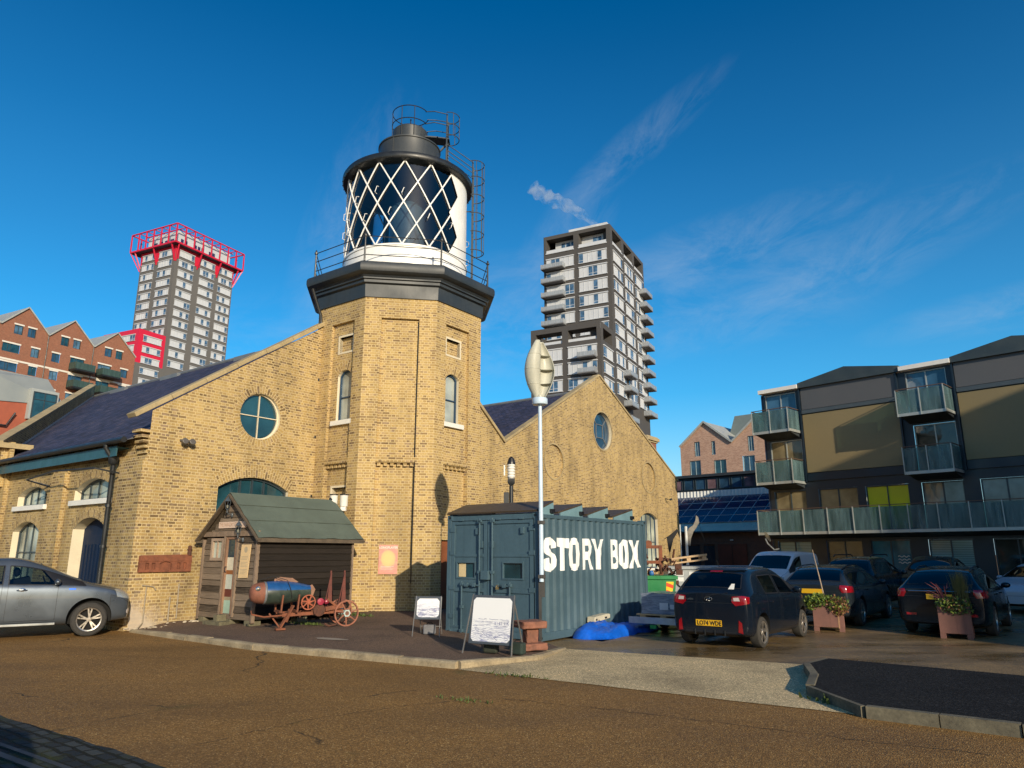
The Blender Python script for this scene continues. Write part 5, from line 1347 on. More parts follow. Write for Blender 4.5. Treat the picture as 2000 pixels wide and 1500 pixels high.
SLOTS = ['body', 'door', 'side_window', 'windscreen', 'rear_window', 'bonnet', 'tailgate', 'bumper', 'liner', 'trim']
def car(name, label, cat, loc, az, sp, pm, glass=CARGLASS, group=None, darkglass=None):
    sp = dict(sp); st = [tuple(s) + ((0, False)[len(s) - 6:] if len(s) < 8 else ()) for s in sp['st']]; p = sp['pil']
    def lerp(a, b, f): return tuple(u + (v - u) * f for u, v in zip(a[:7], b[:7])) + (False,)
    # extra rings either side of the door pillar keep it narrow once smoothed
    st = st[:p] + [lerp(st[p - 1], st[p], 1 - .11 / (st[p][0] - st[p - 1][0]))] + [st[p], st[p + 1], lerp(st[p + 1], st[p + 2], .11 / (st[p + 2][0] - st[p + 1][0]))] + st[p + 2:]
    remap = lambda L: [q for i in L for q in ((i,) if i < p - 1 else (p - 1, p) if i == p - 1 else (p + 1,) if i == p else (p + 2, p + 3) if i == p + 1 else (i + 2,))]
    sp['win'] = remap(sp['win']); sp['door'] = remap(sp['door']); sp['A'] += 2
    NS = len(st)
    def rows(s):
        x, w, zb, zl, zt, wt = s[:6]; dx = s[6] if len(s) > 6 else 0; H = s[7] if len(s) > 7 else False
        r = [(x, 0, zb), (x, .88 * w, zb), (x, .975 * w, zb + .10), (x, w, zb + (zl - zb) * .52), (x, .988 * w, zl - .085), (x, .945 * w, zl)]
        if H: r += [(x + dx, wt + (.945 * w - wt) * .45, zl + (zt - zl) * .50), (x + dx, wt, zl + (zt - zl) * .75), (x + dx, wt * .5, zl + (zt - zl) * .96), (x + dx, 0, zt)]
        else: r += [(x + dx, wt + .015, zt - .11), (x + dx, wt - .05, zt - .035), (x + dx, wt * .5, zt - .005), (x + dx, 0, zt)]
        return r
    NR = 10; verts = []; idx = {}
    for i, s in enumerate(st):
        for j, (x, y, z) in enumerate(rows(s)):
            for sg in ((1,) if y == 0 else (1, -1)):
                idx[i, j, sg] = len(verts); verts.append((x, y * sg, z))
            if y == 0: idx[i, j, -1] = idx[i, j, 1]
    faces = []; sl = []
    A = sp['A']; RW = sp.get('RW')
    def slot(i, j):
        if j == 0: return 8
        if 5 <= j <= 5 and i in sp['win']: return 2
        if i == A and j == 5: return 9
        if i == A and j in (7, 8): return 3
        if RW is not None and i == RW and j in (7, 8): return 4
        if 2 <= j <= 4 and i in sp['door']: return 1
        if i > A and j >= 6: return 5
        if i == 0 and j <= 3: return 7
        if i >= NS - 3 and j <= 3: return 7
        return 0
    for i in range(NS - 1):
        for j in range(NR - 1):
            for sg in (1, -1):
                f = [idx[i, j, sg], idx[i + 1, j, sg], idx[i + 1, j + 1, sg], idx[i, j + 1, sg]]
                faces.append(f if sg == -1 else f[::-1]); sl.append(slot(i, j))
    for i, flip, top in ((0, False, 6), (NS - 1, True, 5)):
        for j in range(NR - 1):
            f = []
            for k in (idx[i, j, 1], idx[i, j, -1], idx[i, j + 1, -1], idx[i, j + 1, 1]):
                if k not in f: f.append(k)
            faces.append(f[::-1] if flip else f); sl.append(7 if j <= 3 else (top if not flip else 5) if j > 3 else 0)
    me = bpy.data.meshes.new('cage'); me.from_pydata(verts, [], faces)
    bm = bmesh.new(); bm.from_mesh(me); bmesh.ops.recalc_face_normals(bm, faces=bm.faces)
    cl = bm.edges.layers.float.new('crease_edge'); bm.verts.ensure_lookup_table()
    for (i, j, sg), k in idx.items():
        for e in bm.verts[k].link_edges:
            o = e.other_vert(bm.verts[k]).index
            if j in (5,) and i + 1 < NS and o == idx[i + 1, j, sg]: e[cl] = .55
            if j in (1, 2) and i + 1 < NS and o == idx[i + 1, j, sg]: e[cl] = .35
            if i == 0 and j + 1 < NR and o == idx[0, j + 1, sg]: e[cl] = .45
            if not sp.get('soft') and j == 7 and i + 1 < NS and o == idx[i + 1, j, sg]: e[cl] = .25
    bm.to_mesh(me); bm.free()
    for q in range(len(SLOTS)): me.materials.append(None)
    me.polygons.foreach_set('material_index', sl)
    ob = bpy.data.objects.new('cage', me); COL.objects.link(ob)
    m_ = ob.modifiers.new('s', 'SUBSURF'); m_.levels = 3; m_.render_levels = 3
    cuts = []
    for ax in sp['axles']:
        for sg in (1, -1):
            c = MB(); yy = sp['W'] / 2
            c.lathe([(sp['arch'], -.36), (sp['arch'], .36)], 40, (ax, sg * (yy + .10), sp['tyre'] + .02), T=Matrix.Rotation(R(90), 3, 'X'))
            co = c.build('cut', [None] * len(SLOTS)); co.data.polygons.foreach_set('material_index', [8] * len(co.data.polygons)); cuts.append(co)
            b = ob.modifiers.new('b', 'BOOLEAN'); b.operation = 'DIFFERENCE'; b.solver = 'EXACT'; b.object = co
    dg = bpy.context.evaluated_depsgraph_get(); dg.update()
    ev = bpy.data.meshes.new_from_object(ob.evaluated_get(dg))
    for c in cuts: d = c.data; bpy.data.objects.remove(c); bpy.data.meshes.remove(d)
    bpy.data.objects.remove(ob); bpy.data.meshes.remove(me)
    if len(ev.polygons) < 500: print('CAR BOOLEAN PROBLEM', name, len(ev.polygons))
    bv = BVHTree.FromPolygons([v.co for v in ev.vertices], [tuple(p.vertices) for p in ev.polygons])
    root = thing(name, label, cat, loc, math.pi / 2 - R(az), group)
    grp = {}
    for p in ev.polygons:
        s = p.material_index; side = 0
        if s == 1:
            for di, bound in enumerate(sp['dsplit']):
                if p.center.x < bound: break
            else: di = len(sp['dsplit'])
            side = (1 if p.center.y > 0 else -1, di)
        if s == 2:
            side = (1 if p.center.y > 0 else -1, 0)
        if s == 9: side = 1 if p.center.y > 0 else -1
        if s == 7: side = 1 if p.center.x > sp['axles'][0] + .8 else -1
        grp.setdefault((s, side), []).append(p)
    mats = {'body': pm, 'door': pm, 'side_window': glass, 'windscreen': glass, 'rear_window': darkglass or glass, 'bonnet': pm, 'tailgate': pm, 'bumper': pm, 'liner': WELL, 'trim': BLACKP}
    for (s, side), ps in grp.items():
        n = SLOTS[s]; vm = {}; vs = []; fs = []
        for p in ps:
            f = []
            for k in p.vertices:
                if k not in vm: vm[k] = len(vs); vs.append(ev.vertices[k].co.copy())
                f.append(vm[k])
            fs.append(f)
        m2 = bpy.data.meshes.new(n); m2.from_pydata(vs, [], fs); m2.materials.append(mats[n]); m2.polygons.foreach_set('use_smooth', [True] * len(fs)); m2.set_sharp_from_angle(angle=R(38))
        o = bpy.data.objects.new(n, m2); COL.objects.link(o); o.parent = root
        if s == 2 and darkglass and ps[0].center.x < 0: pass
    # panel gaps and window rubbers
    ed = {}
    for p in ev.polygons:
        for a, b in p.edge_keys: ed.setdefault((a, b), []).append(p)
    gm = MB(); wms = {}
    for (a, b), pp in ed.items():
        if len(pp) != 2: continue
        s = {pp[0].material_index, pp[1].material_index}
        if len(s) < 2 or 8 in s: continue
        A_, B_ = ev.vertices[a].co, ev.vertices[b].co; n = (pp[0].normal + pp[1].normal).normalized()
        if s & {2, 3, 4, 9}: wms.setdefault((min(s & {2, 3, 4, 9}), (A_.y > 0) if s & {2} else 0, any(A_.x < q for q in (sp['dsplit'] or (0,))) if s & {2} else 0), MB()).beam(A_ + n * .001, B_ + n * .001, .020, .010, up=n)
        else: gm.beam(A_, B_, .007, .004, up=n)
    if gm.v: gm.build('panel_gap', INK, root, fix=False)
    for wm in wms.values(): wm.build('window_seal', BLACKP, root, fix=False)
    # wheels
    for ax in sp['axles']:
        for sg in (1, -1):
            T = Matrix.Rotation(R(-90 * sg), 3, 'X'); c = V((ax, sg * (sp['W'] / 2 - .115), sp['tyre'])); rt = sp['tyre']; rr = rt * sp.get('rimk', .68)
            m = MB(); m.lathe([(.02, .0), (rr, .0), (rr, -.10)], 24, c, T=T, cap=False); w = m.build('wheel', WELL, root)
            m = MB(); m.lathe([(rr, -.10), (rt - .03, -.10), (rt - .004, -.075), (rt, -.03), (rt, .04), (rt - .006, .075), (rt - .035, .10), (rr + .015, .105), (rr, .08)], 44, c, T=T, cap=False)
            m.build('tyre', TYRE, w, smooth=35)
            m = MB(); m.lathe([(rr - .022, .07), (rr - .018, .09), (rr + .004, .098), (rr + .01, .085)], 44, c, T=T, cap=False); m.lathe([(.0, .085), (.045, .085), (.06, .06)], 16, c, T=T, cap=False)
            ns = sp.get('spokes', 5)
            for k in range(ns):
                for dd in (-.16, .16):
                    a = 2 * math.pi * k / ns + .3; a2 = a + dd
                    p0 = c + T @ V((math.cos(a + dd * .25) * .04, math.sin(a + dd * .25) * .04, .07)); p1 = c + T @ V((math.cos(a2) * (rr - .01), math.sin(a2) * (rr - .01), .078))
                    m.beam(p0, p1, .030, .022, up=T @ V((0, 0, 1)))
            m.build('rim', ALLOY, w, smooth=35)
    # cabin: seats, wheel, dash
    m = MB(); xs = sp['seats']
    for x in xs:
        for y in (-.36, .36):
            m.box(x - .05, y - .22, .45, x + .40, y + .22, .62); m.beam((x - .02, y, .6), (x - .16, y, sp['hr'] - .22), .12, .44, up=(1, 0, 0)); m.blob((x - .19, y, sp['hr'] - .08), (.06, .13, .10), seed=2, amp=.04)
    m.box(.5, -sp['W'] / 2 + .16, .30, sp['dash'] + .3, sp['W'] / 2 - .16, .36); m.box(sp['dash'], -sp['W'] / 2 + .12, .55, sp['dash'] + .35, sp['W'] / 2 - .12, sp['dz'])
    m.lathe([(.17, -.012), (.185, 0), (.17, .012)], 20, (sp['dash'] - .14, -.36, sp['dz'] - .02), T=Matrix.Rotation(R(65), 3, 'Y'), cap=False)
    m.build('cabin', SEAT, root)
    def hit(o, d):
        r = bv.ray_cast(V(o), V(d).normalized()); return r[0], r[1]
    root_ = root
    def patch(nm, poly, O, e1, d, mat, off=.006, parent=None, cuts=3, label=None):
        """2D outline (a,b) thrown onto the body along d"""
        e1 = V(e1).normalized(); d = V(d).normalized(); e2 = V((0, 0, 1)); b = bmesh.new()
        b.faces.new([b.verts.new((x, y, 0)) for x, y in poly]); bmesh.ops.triangulate(b, faces=b.faces); bmesh.ops.subdivide_edges(b, edges=b.edges, cuts=cuts, use_grid_fill=True)
        b.verts.index_update(); vs = []; last = None
        for v in b.verts:
            p = V(O) + e1 * v.co.x + e2 * v.co.y; h = hit(p, d)
            vs.append((h[0] + h[1] * off) if h[0] is not None and (h[0] - p).length < 3 else None)
        m = MB(); fs = [tuple(v.index for v in f.verts) for f in b.faces if all(vs[v.index] is not None for v in f.verts)]; b.free()
        m.mesh([v if v is not None else (0, 0, 0) for v in vs], fs); return m.build(nm, mat, parent or root_, smooth=40, label=label)
    root['_L'] = 1.0; del root['_L']
    # mirrors and door handles
    for sg in (1, -1):
        mx = sp['mirror']; h = hit((mx, sg * 2, sp['mz']), (0, -sg, 0))[0]
        if h is not None:
            m = MB(); m.blob((mx + .02, h.y + sg * .12, sp['mz'] + .03), (.065, .105, .068), seed=1, amp=.03); m.tube([(mx, h.y - sg * .02, sp['mz'] - .02), (mx, h.y + sg * .08, sp['mz'] + .0)], .025, 6); m.build('door_mirror', sp.get('mirmat') or pm, root, smooth=60)
        for hx in sp['handles']:
            h = hit((hx, sg * 2, sp['hz']), (0, -sg, 0))[0]
            if h is not None:
                m = MB(); m.tube([(hx - .09, h.y, sp['hz']), (hx - .07, h.y + sg * .022, sp['hz']), (hx + .07, h.y + sg * .022, sp['hz']), (hx + .09, h.y, sp['hz'])], .013, 6); m.build('door_handle', sp.get('hmat') or pm, root, smooth=60)
    return root, patch, hit

HATCH = dict(pil=4, W=1.66, tyre=.285, arch=.345, axles=(.62, 3.05), A=6, RW=1, win=(3, 5), door=(3, 5), dsplit=(1.67,), seats=(1.05, 1.95), hr=1.26, dash=2.45, dz=.98, mirror=2.52, mz=.98, handles=(1.10, 1.95), hz=.83, rimk=.70,
             st=[(0.0, .73, .27, .94, 1.01, .60, 0, True), (.10, .81, .22, .98, 1.06, .66, 0, True), (.44, .835, .20, 1.0, 1.445, .575), (.88, .84, .19, .985, 1.485, .59), (1.64, .84, .18, .965, 1.50, .595), (1.72, .84, .18, .96, 1.50, .595),
                 (2.66, .84, .18, .935, 1.455, .565, -.40), (3.0, .835, .18, .93, .995, .70, 0, True), (3.36, .80, .2, .84, .90, .64, 0, True), (3.60, .70, .24, .66, .76, .52, 0, True), (3.67, .60, .30, .58, .62, .45, 0, True)])
ESTATE = dict(pil=4, W=1.82, tyre=.325, arch=.385, axles=(.98, 3.82), A=6, RW=1, win=(2, 3, 5), door=(3, 5), dsplit=(2.15,), seats=(1.55, 2.5), hr=1.22, dash=3.05, dz=.96, mirror=3.02, mz=.98, handles=(1.55, 2.45), hz=.86, rimk=.70,
              st=[(0, .80, .28, .95, 1.0, .66, 0, True), (.12, .885, .24, 1.0, 1.05, .70, 0, True), (.60, .905, .2, 1.0, 1.405, .60), (1.22, .912, .19, .985, 1.455, .62), (2.10, .915, .18, .97, 1.47, .63), (2.20, .915, .18, .965, 1.47, .63),
                  (3.14, .915, .18, .945, 1.435, .60, -.46), (3.60, .905, .18, .935, .99, .74, 0, True), (4.32, .87, .2, .85, .90, .68, 0, True), (4.62, .76, .25, .68, .76, .56, 0, True), (4.72, .66, .3, .6, .64, .5, 0, True)])
SUV = dict(pil=4, W=1.80, tyre=.355, arch=.435, axles=(.98, 3.68), A=6, RW=1, win=(2, 3, 5), door=(3, 5), dsplit=(2.08,), seats=(1.55, 2.45), hr=1.44, dash=2.95, dz=1.14, mirror=2.98, mz=1.13, handles=(1.5, 2.38), hz=1.0, rimk=.68,
           st=[(0, .80, .34, 1.10, 1.16, .66, 0, True), (.12, .87, .30, 1.15, 1.22, .70, 0, True), (.55, .895, .27, 1.15, 1.60, .60), (1.15, .90, .26, 1.135, 1.65, .62), (2.03, .90, .26, 1.115, 1.675, .625), (2.13, .90, .26, 1.11, 1.675, .625),
               (3.10, .90, .26, 1.09, 1.62, .59, -.50), (3.52, .895, .26, 1.075, 1.13, .74, 0, True), (4.10, .875, .28, .985, 1.05, .72, 0, True), (4.40, .80, .32, .82, .92, .62, 0, True), (4.49, .70, .36, .70, .78, .54, 0, True)])
VAN = dict(pil=3, W=1.80, tyre=.32, arch=.38, axles=(.85, 3.58), A=5, RW=None, win=(4,), door=(4,), dsplit=(), seats=(2.35,), hr=1.45, dash=3.0, dz=1.15, mirror=3.02, mz=1.18, handles=(2.4,), hz=1.0, rimk=.62, soft=1,
           st=[(0, .84, .3, 1.2, 1.76, .76), (.06, .885, .25, 1.22, 1.83, .78), (1.1, .90, .22, 1.2, 1.86, .79), (2.15, .90, .2, 1.16, 1.86, .785), (2.28, .90, .2, 1.15, 1.855, .78), (3.18, .90, .2, 1.11, 1.79, .74, -.42),
               (3.62, .89, .2, 1.08, 1.14, .78, 0, True), (4.15, .86, .22, 1.0, 1.05, .70, 0, True), (4.36, .76, .3, .82, .88, .60, 0, True), (4.41, .68, .34, .7, .74, .5, 0, True)])

def rear_plate(root, txt, x, z, hit, w=.52, h=.112, shift=0.0, mat=None):
    hp = hit((-1, shift, z), (1, 0, 0))[0]; px = (hp.x if hp is not None else 0) - .012
    F = Frame((px, shift + w / 2, z - h / 2), (0, -1, 0), (-1, 0, 0))
    m = MB(); m.prism(rect_loop(0, 0, w, h), F.O, F.e1, F.e2, F.n, -.006, .006); p = m.build('number_plate', mat or YPLATE, root)
    m = MB(); text_mesh(m, txt, h * .98, F, w * .52, h * .15, .009, align='CENTER', sx=.92, bold=.0035); m.build('lettering', INK, p); return p

def hatchback():
    hd = 38.6; d = dirz(hd); ax = (V((4.77, 14.56, 0)) + V((3.59, 15.37, 0))) / 2 + V((.02, .02, 0)); o = ax - d * .62
    root, patch, hit = car('parked_car', 'black small hatchback with yellow rear number plate parked in the sun beside the container', 'car', (o.x, o.y, .004), hd, HATCH, paint('black_metallic', (.004, .008, .016), .0, .10, coat=.22))
    rear_plate(root, 'LO74 WDE', 0, .455, hit, shift=.02)
    for sg in (1, -1):
        P = [(-.16, -.05), (.08, -.10), (.14, -.03), (.13, .07), (-.02, .085), (-.17, .06)] if sg > 0 else [(-.08, -.10), (.16, -.05), (.17, .06), (.02, .085), (-.13, .07), (-.14, -.03)]
        t = patch('tail_light', P, (-1.0, sg * 1.32, .885), (sg * .0 + .0, -1, 0) if False else V((-.55 * sg, -.8, 0)) if sg > 0 else V((.55, -.8, 0)), V((.8, -.55 * sg, 0)), REDLENS, .012, cuts=5)
        Q = [(.0, -.01), (.10, -.01), (.11, .05), (.02, .055)] if sg > 0 else [(-.10, -.01), (.0, -.01), (-.02, .055), (-.11, .05)]
        patch('reversing_lamp', Q, (-1.0, sg * 1.32, .885), V((-.55, -.8, 0)) if sg > 0 else V((.55, -.8, 0)), V((.8, -.55 * sg, 0)), CLEARLENS, .017, t)
        patch('reflector', [(-.04, -.11), (.05, -.13), (.04, .06), (-.02, .11)] if sg < 0 else [(-.05, -.13), (.04, -.11), (.02, .11), (-.04, .06)], (-1, sg * .60, .42), (0, -1, 0), (1, 0, 0), REDLENS, .012)
    patch('rear_diffuser', [(-.58, -.07), (.58, -.07), (.50, .02), (-.50, .02)], (-1, 0, .29), (0, -1, 0), (1, 0, 0), BLACKP, .010, cuts=5)
    for y in (-.3, -.1, .1, .3): 
        m = MB(); h = hit((-1, y, .29), (1, 0, 0))[0]; m.box(h.x - .03, y - .008, .235, h.x, y + .008, .33); m.build('diffuser_fin', GUT, root)
    patch('high_brake_light', [(-.13, -.012), (.13, -.012), (.13, .012), (-.13, .012)], (-1, 0, 1.395), (0, -1, 0), (1, 0, 0), REDLENS, .02)
    patch('spoiler', [(-.52, -.02), (.52, -.02), (.5, .02), (-.5, .02)], (-1, 0, 1.425), (0, -1, 0), (1, 0, .0), BLACKP, .03, cuts=5)
    # badge: slanted letter in an oval; maker and model lettering
    h = hit((-1, 0, .86), (1, 0, 0))[0]; F = Frame((h.x - .012, 0, .90), (0, -1, 0), (-1, 0, 0)); m = MB()
    ov = [F.P(.075 * math.cos(R(a)), .038 * math.sin(R(a)), .006) for a in range(0, 360, 15)]; m.tube(ov, .006, 6, closed=True)
    for s in (-1, 1): m.tube([F.P(s * .025 - .012, -.032, .006), F.P(s * .025 + .012, .032, .006)], .006, 6)
    m.tube([F.P(-.03, -.006, .006), F.P(.03, .006, .006)], .006, 6); m.build('badge', CHROME, root)
    for txt, y, sz in (('HYUNDAI', .50, .042), ('i10', -.46, .055)):
        h = hit((-1, y - .05, .885), (1, 0, 0))[0]; F = Frame((h.x - .010, y, .875), (0, -1, 0), (-1, 0, 0)); m = MB(); text_mesh(m, txt, sz, F, 0, 0, .003, bold=.002); m.build('model_lettering', CHROME, root)
    m = MB(); m.tube([(.62, 0, 1.49), (.50, 0, 1.62)], .008, 6); m.build('aerial', BLACKP, root)
    m = MB(); h = hit((-1, -.0, 1.06), (1, 0, -.1))[0]; m.tube([(h.x - .01, .05, h.z), (h.x + .02, -.38, h.z + .06)], .010, 5); m.build('rear_wiper', BLACKP, root)
    patch('window_sticker', [(-.06, -.05), (.06, -.05), (.04, .05), (-.02, .05)], (-1, -.42, 1.13), (0, -1, 0), (1, 0, 0), STONEW, .006)
hatchback()

def estates():
    hd = 39.0; d = dirz(hd); rt = V((d.y, -d.x, 0))
    # charcoal estate behind the first planter
    o = V((8.75, 18.9, 0)) - rt * .80 - d * .98
    root, patch, hit = car('parked_car', 'dark grey estate car behind the planter with the cane, partly in the sun', 'car', (o.x, o.y, .004), hd, ESTATE, paint('charcoal_metallic', (.022, .03, .038), .3, .2, coat=.3), glass=CARDARK, group='dark estate cars parked in the shade')
    def tail(patch, root, z0):
        for sg in (1, -1):
            P = [(-.2, -.07), (.12, -.08), (.17, .02), (.15, .09), (-.2, .07)]; P = P if sg > 0 else [(-x, y) for x, y in P][::-1]
            patch('tail_light', P, (-1.0, sg * 1.42, z0), V((-.5, -.86, 0)) if sg > 0 else V((.5, -.86, 0)), V((.86, -.5 * sg, 0)), REDLENS, .012, cuts=5)
            patch('reflector', [(-.10, -.025), (.10, -.025), (.10, .025), (-.10, .025)], (-1, sg * .58, .46), (0, -1, 0), (1, 0, 0), REDLENS, .01)
        m = MB()
        for sg in (1, -1):
            pts = []
            for x in (.75, 1.2, 2.0, 2.7): h = hit((x, sg * .52, 3), (0, 0, -1))[0]; pts.append((x, sg * .55, h.z + .035 if x not in (.75, 2.7) else h.z + .005))
            m.tube(pts, .016, 6)
        m.build('roof_rail', BLACKP, root)
    tail(patch, root, .90); rear_plate(root, 'MV66 LKE', 0, .82, hit) if False else None
    h = hit((-1, 0, .84), (1, 0, 0))[0]; m = MB(); m.box(h.x - .012, -.26, .79, h.x + .01, .26, .90); m.build('number_plate', YPLATE, root)
    o = V((10.60, 16.62, 0)) - rt * .80 - d * .98
    root, patch, hit = car('parked_car', 'black estate car with yellow plate in the shade behind the grassy planter', 'car', (o.x, o.y, .004), hd, ESTATE, paint('deep_black', (.003, .006, .011), .0, .10, coat=.22), glass=CARDARK, group='dark estate cars parked in the shade')
    tail(patch, root, .90); rear_plate(root, 'MV66', 0, .83, hit, w=.50)
    h = hit((-1, 0, .92), (1, 0, 0))[0]; m = MB(); m.tube([(h.x - .012, -.6, .945), (h.x - .02, 0, .955), (h.x - .012, .6, .945)], .012, 6); m.build('chrome_strip', CHROME, root)
    m = MB(); c = V((h.x - .015, 0, 1.0)); m.tube([c + V((0, .045 * math.cos(R(a)), .045 * math.sin(R(a)))) for a in range(0, 360, 20)], .006, 5, closed=True)
    for a in (90, 210, 330): m.tube([c, c + V((0, .042 * math.cos(R(a)), .042 * math.sin(R(a))))], .005, 5)
    m.build('badge', CHROME, root)
    # two dark cars and a white one against the flats, a white van, the silver one on the left
    o = V((10.3, 22.9, 0)); r_, p_, h_ = car('parked_car', 'black tall car with roof bars, only its roof showing behind the dark grey estate', 'car', (o.x, o.y, .004), 41, SUV, paint('gloss_black', (.007, .008, .010), .2, .25), glass=CARDARK)
    m = MB()
    for sg in (1, -1): m.tube([(.8, sg * .55, 1.66), (1.0, sg * .57, 1.72), (2.6, sg * .57, 1.73), (2.8, sg * .55, 1.68)], .02, 6)
    m.build('roof_bar', BLACKP, r_)
    o = V((13.2, 20.6, 0)); car('parked_car', 'dark green black car facing outward behind the black estate with yellow plate', 'car', (o.x + 2.8, o.y + 6.7, .004), 219, SUV, paint('green_black', (.007, .011, .010), .2, .25), glass=CARDARK)
    o = V((16.6, 22.6, 0)); r_, p_, h_ = car('parked_car', 'white saloon car cut by the right edge of the photograph, by the dark flats', 'car', (o.x + 2.3, o.y + 2.4, .004), 236, ESTATE, paint('white_paint', (.40, .43, .47), 0, .3), glass=CARDARK)
    for sg in (1, -1): p_('headlight', [(-.18, -.05), (.18, -.06), (.2, .06), (-.1, .08)], (5.6, sg * 1.2, .74), V((-.4 * sg, .9, 0)), V((-.9, -.35 * sg, 0)), HEADLENS, .01)
    o = V((9.15, 27.0, 0)); d2 = dirz(219); o = o - d2 * 4.0
    r_, p_, h_ = car('white_van', 'small white panel van facing the camera in front of the flats', 'van', (o.x, o.y, .004), 219, VAN, paint('van_white', (.60, .62, .64), 0, .35), glass=CARDARK)
    for sg in (1, -1): p_('headlight', [(-.14, -.10), (.14, -.08), (.16, .08), (-.1, .12)], (5.4, sg * 1.1, .86), V((-.4 * sg, .9, 0)), V((-.9, -.35 * sg, 0)), HEADLENS, .01)
    p_('grille', [(-.45, -.06), (.45, -.06), (.5, .06), (-.5, .06)], (6, 0, .70), (0, 1, 0), (-1, 0, 0), BLACKP, .01)
    m = MB(); m.tube([(2.6, 0, 1.86), (2.5, 0, 2.05)], .008, 5); m.build('aerial', BLACKP, r_)
estates()
def silver():
    hd = 55.0; d = dirz(hd); rt = V((d.y, -d.x, 0)); c = V((-9.29, 16.49, 0)) - rt * .80; o = c - d * 3.68
    root, patch, hit = car('parked_car', 'silver grey tall estate car parked along the lane at the left edge', 'car', (o.x, o.y, .004), hd, SUV, paint('silver_metallic', (.10, .12, .145), .6, .3, .12), group=None)
    for sg in (1, -1):
        patch('headlight', [(-.22, -.05), (.16, -.14), (.22, -.02), (.10, .10), (-.22, .11)] if sg < 0 else [(.22, .11), (-.10, .10), (-.22, -.02), (-.16, -.14), (.22, -.05)], (5.5, sg * 1.45, .86), V((.55 * -sg, .83, 0)) if sg > 0 else V((.55, .83, 0)), V((-.83, -.55 * sg, 0)), HEADLENS, .012, cuts=5)
        patch('fog_lamp', circ_loop(0, 0, .06, 14), (5.5, sg * 1.2, .50), V((0, 1, 0)), V((-.9, -.4 * sg, 0)), CLEARLENS, .012)
    patch('grille', [(-.55, -.12), (.55, -.12), (.6, .10), (-.6, .10)], (6, 0, .62), (0, 1, 0), (-1, 0, 0), BLACKP, .01)
    patch('model_lettering', [(0, 0), (.13, 0), (.13, .035), (0, .035)], (3.23, -2, .985), (1, 0, 0), (0, 1, 0), simple('blue_badge', (.02, .12, .6), .3, .4), .006)
    m = MB(); h = hit((2.38, -2, 1.0), (0, 1, 0))[0]; m.blob((2.38, h.y + .005, 1.0), (.075, .012, .045), seed=3, amp=.02); m.build('handle_cup', CHROME, root)
    m = MB()
    for sg in (1, -1): m.beam((1.15, sg * .885, .30), (3.05, sg * .885, .30), .03, .05)
    m.build('sill_trim', simple('pale_sill', (.33, .34, .33), .4, .6), root, bevel=.01)
silver()
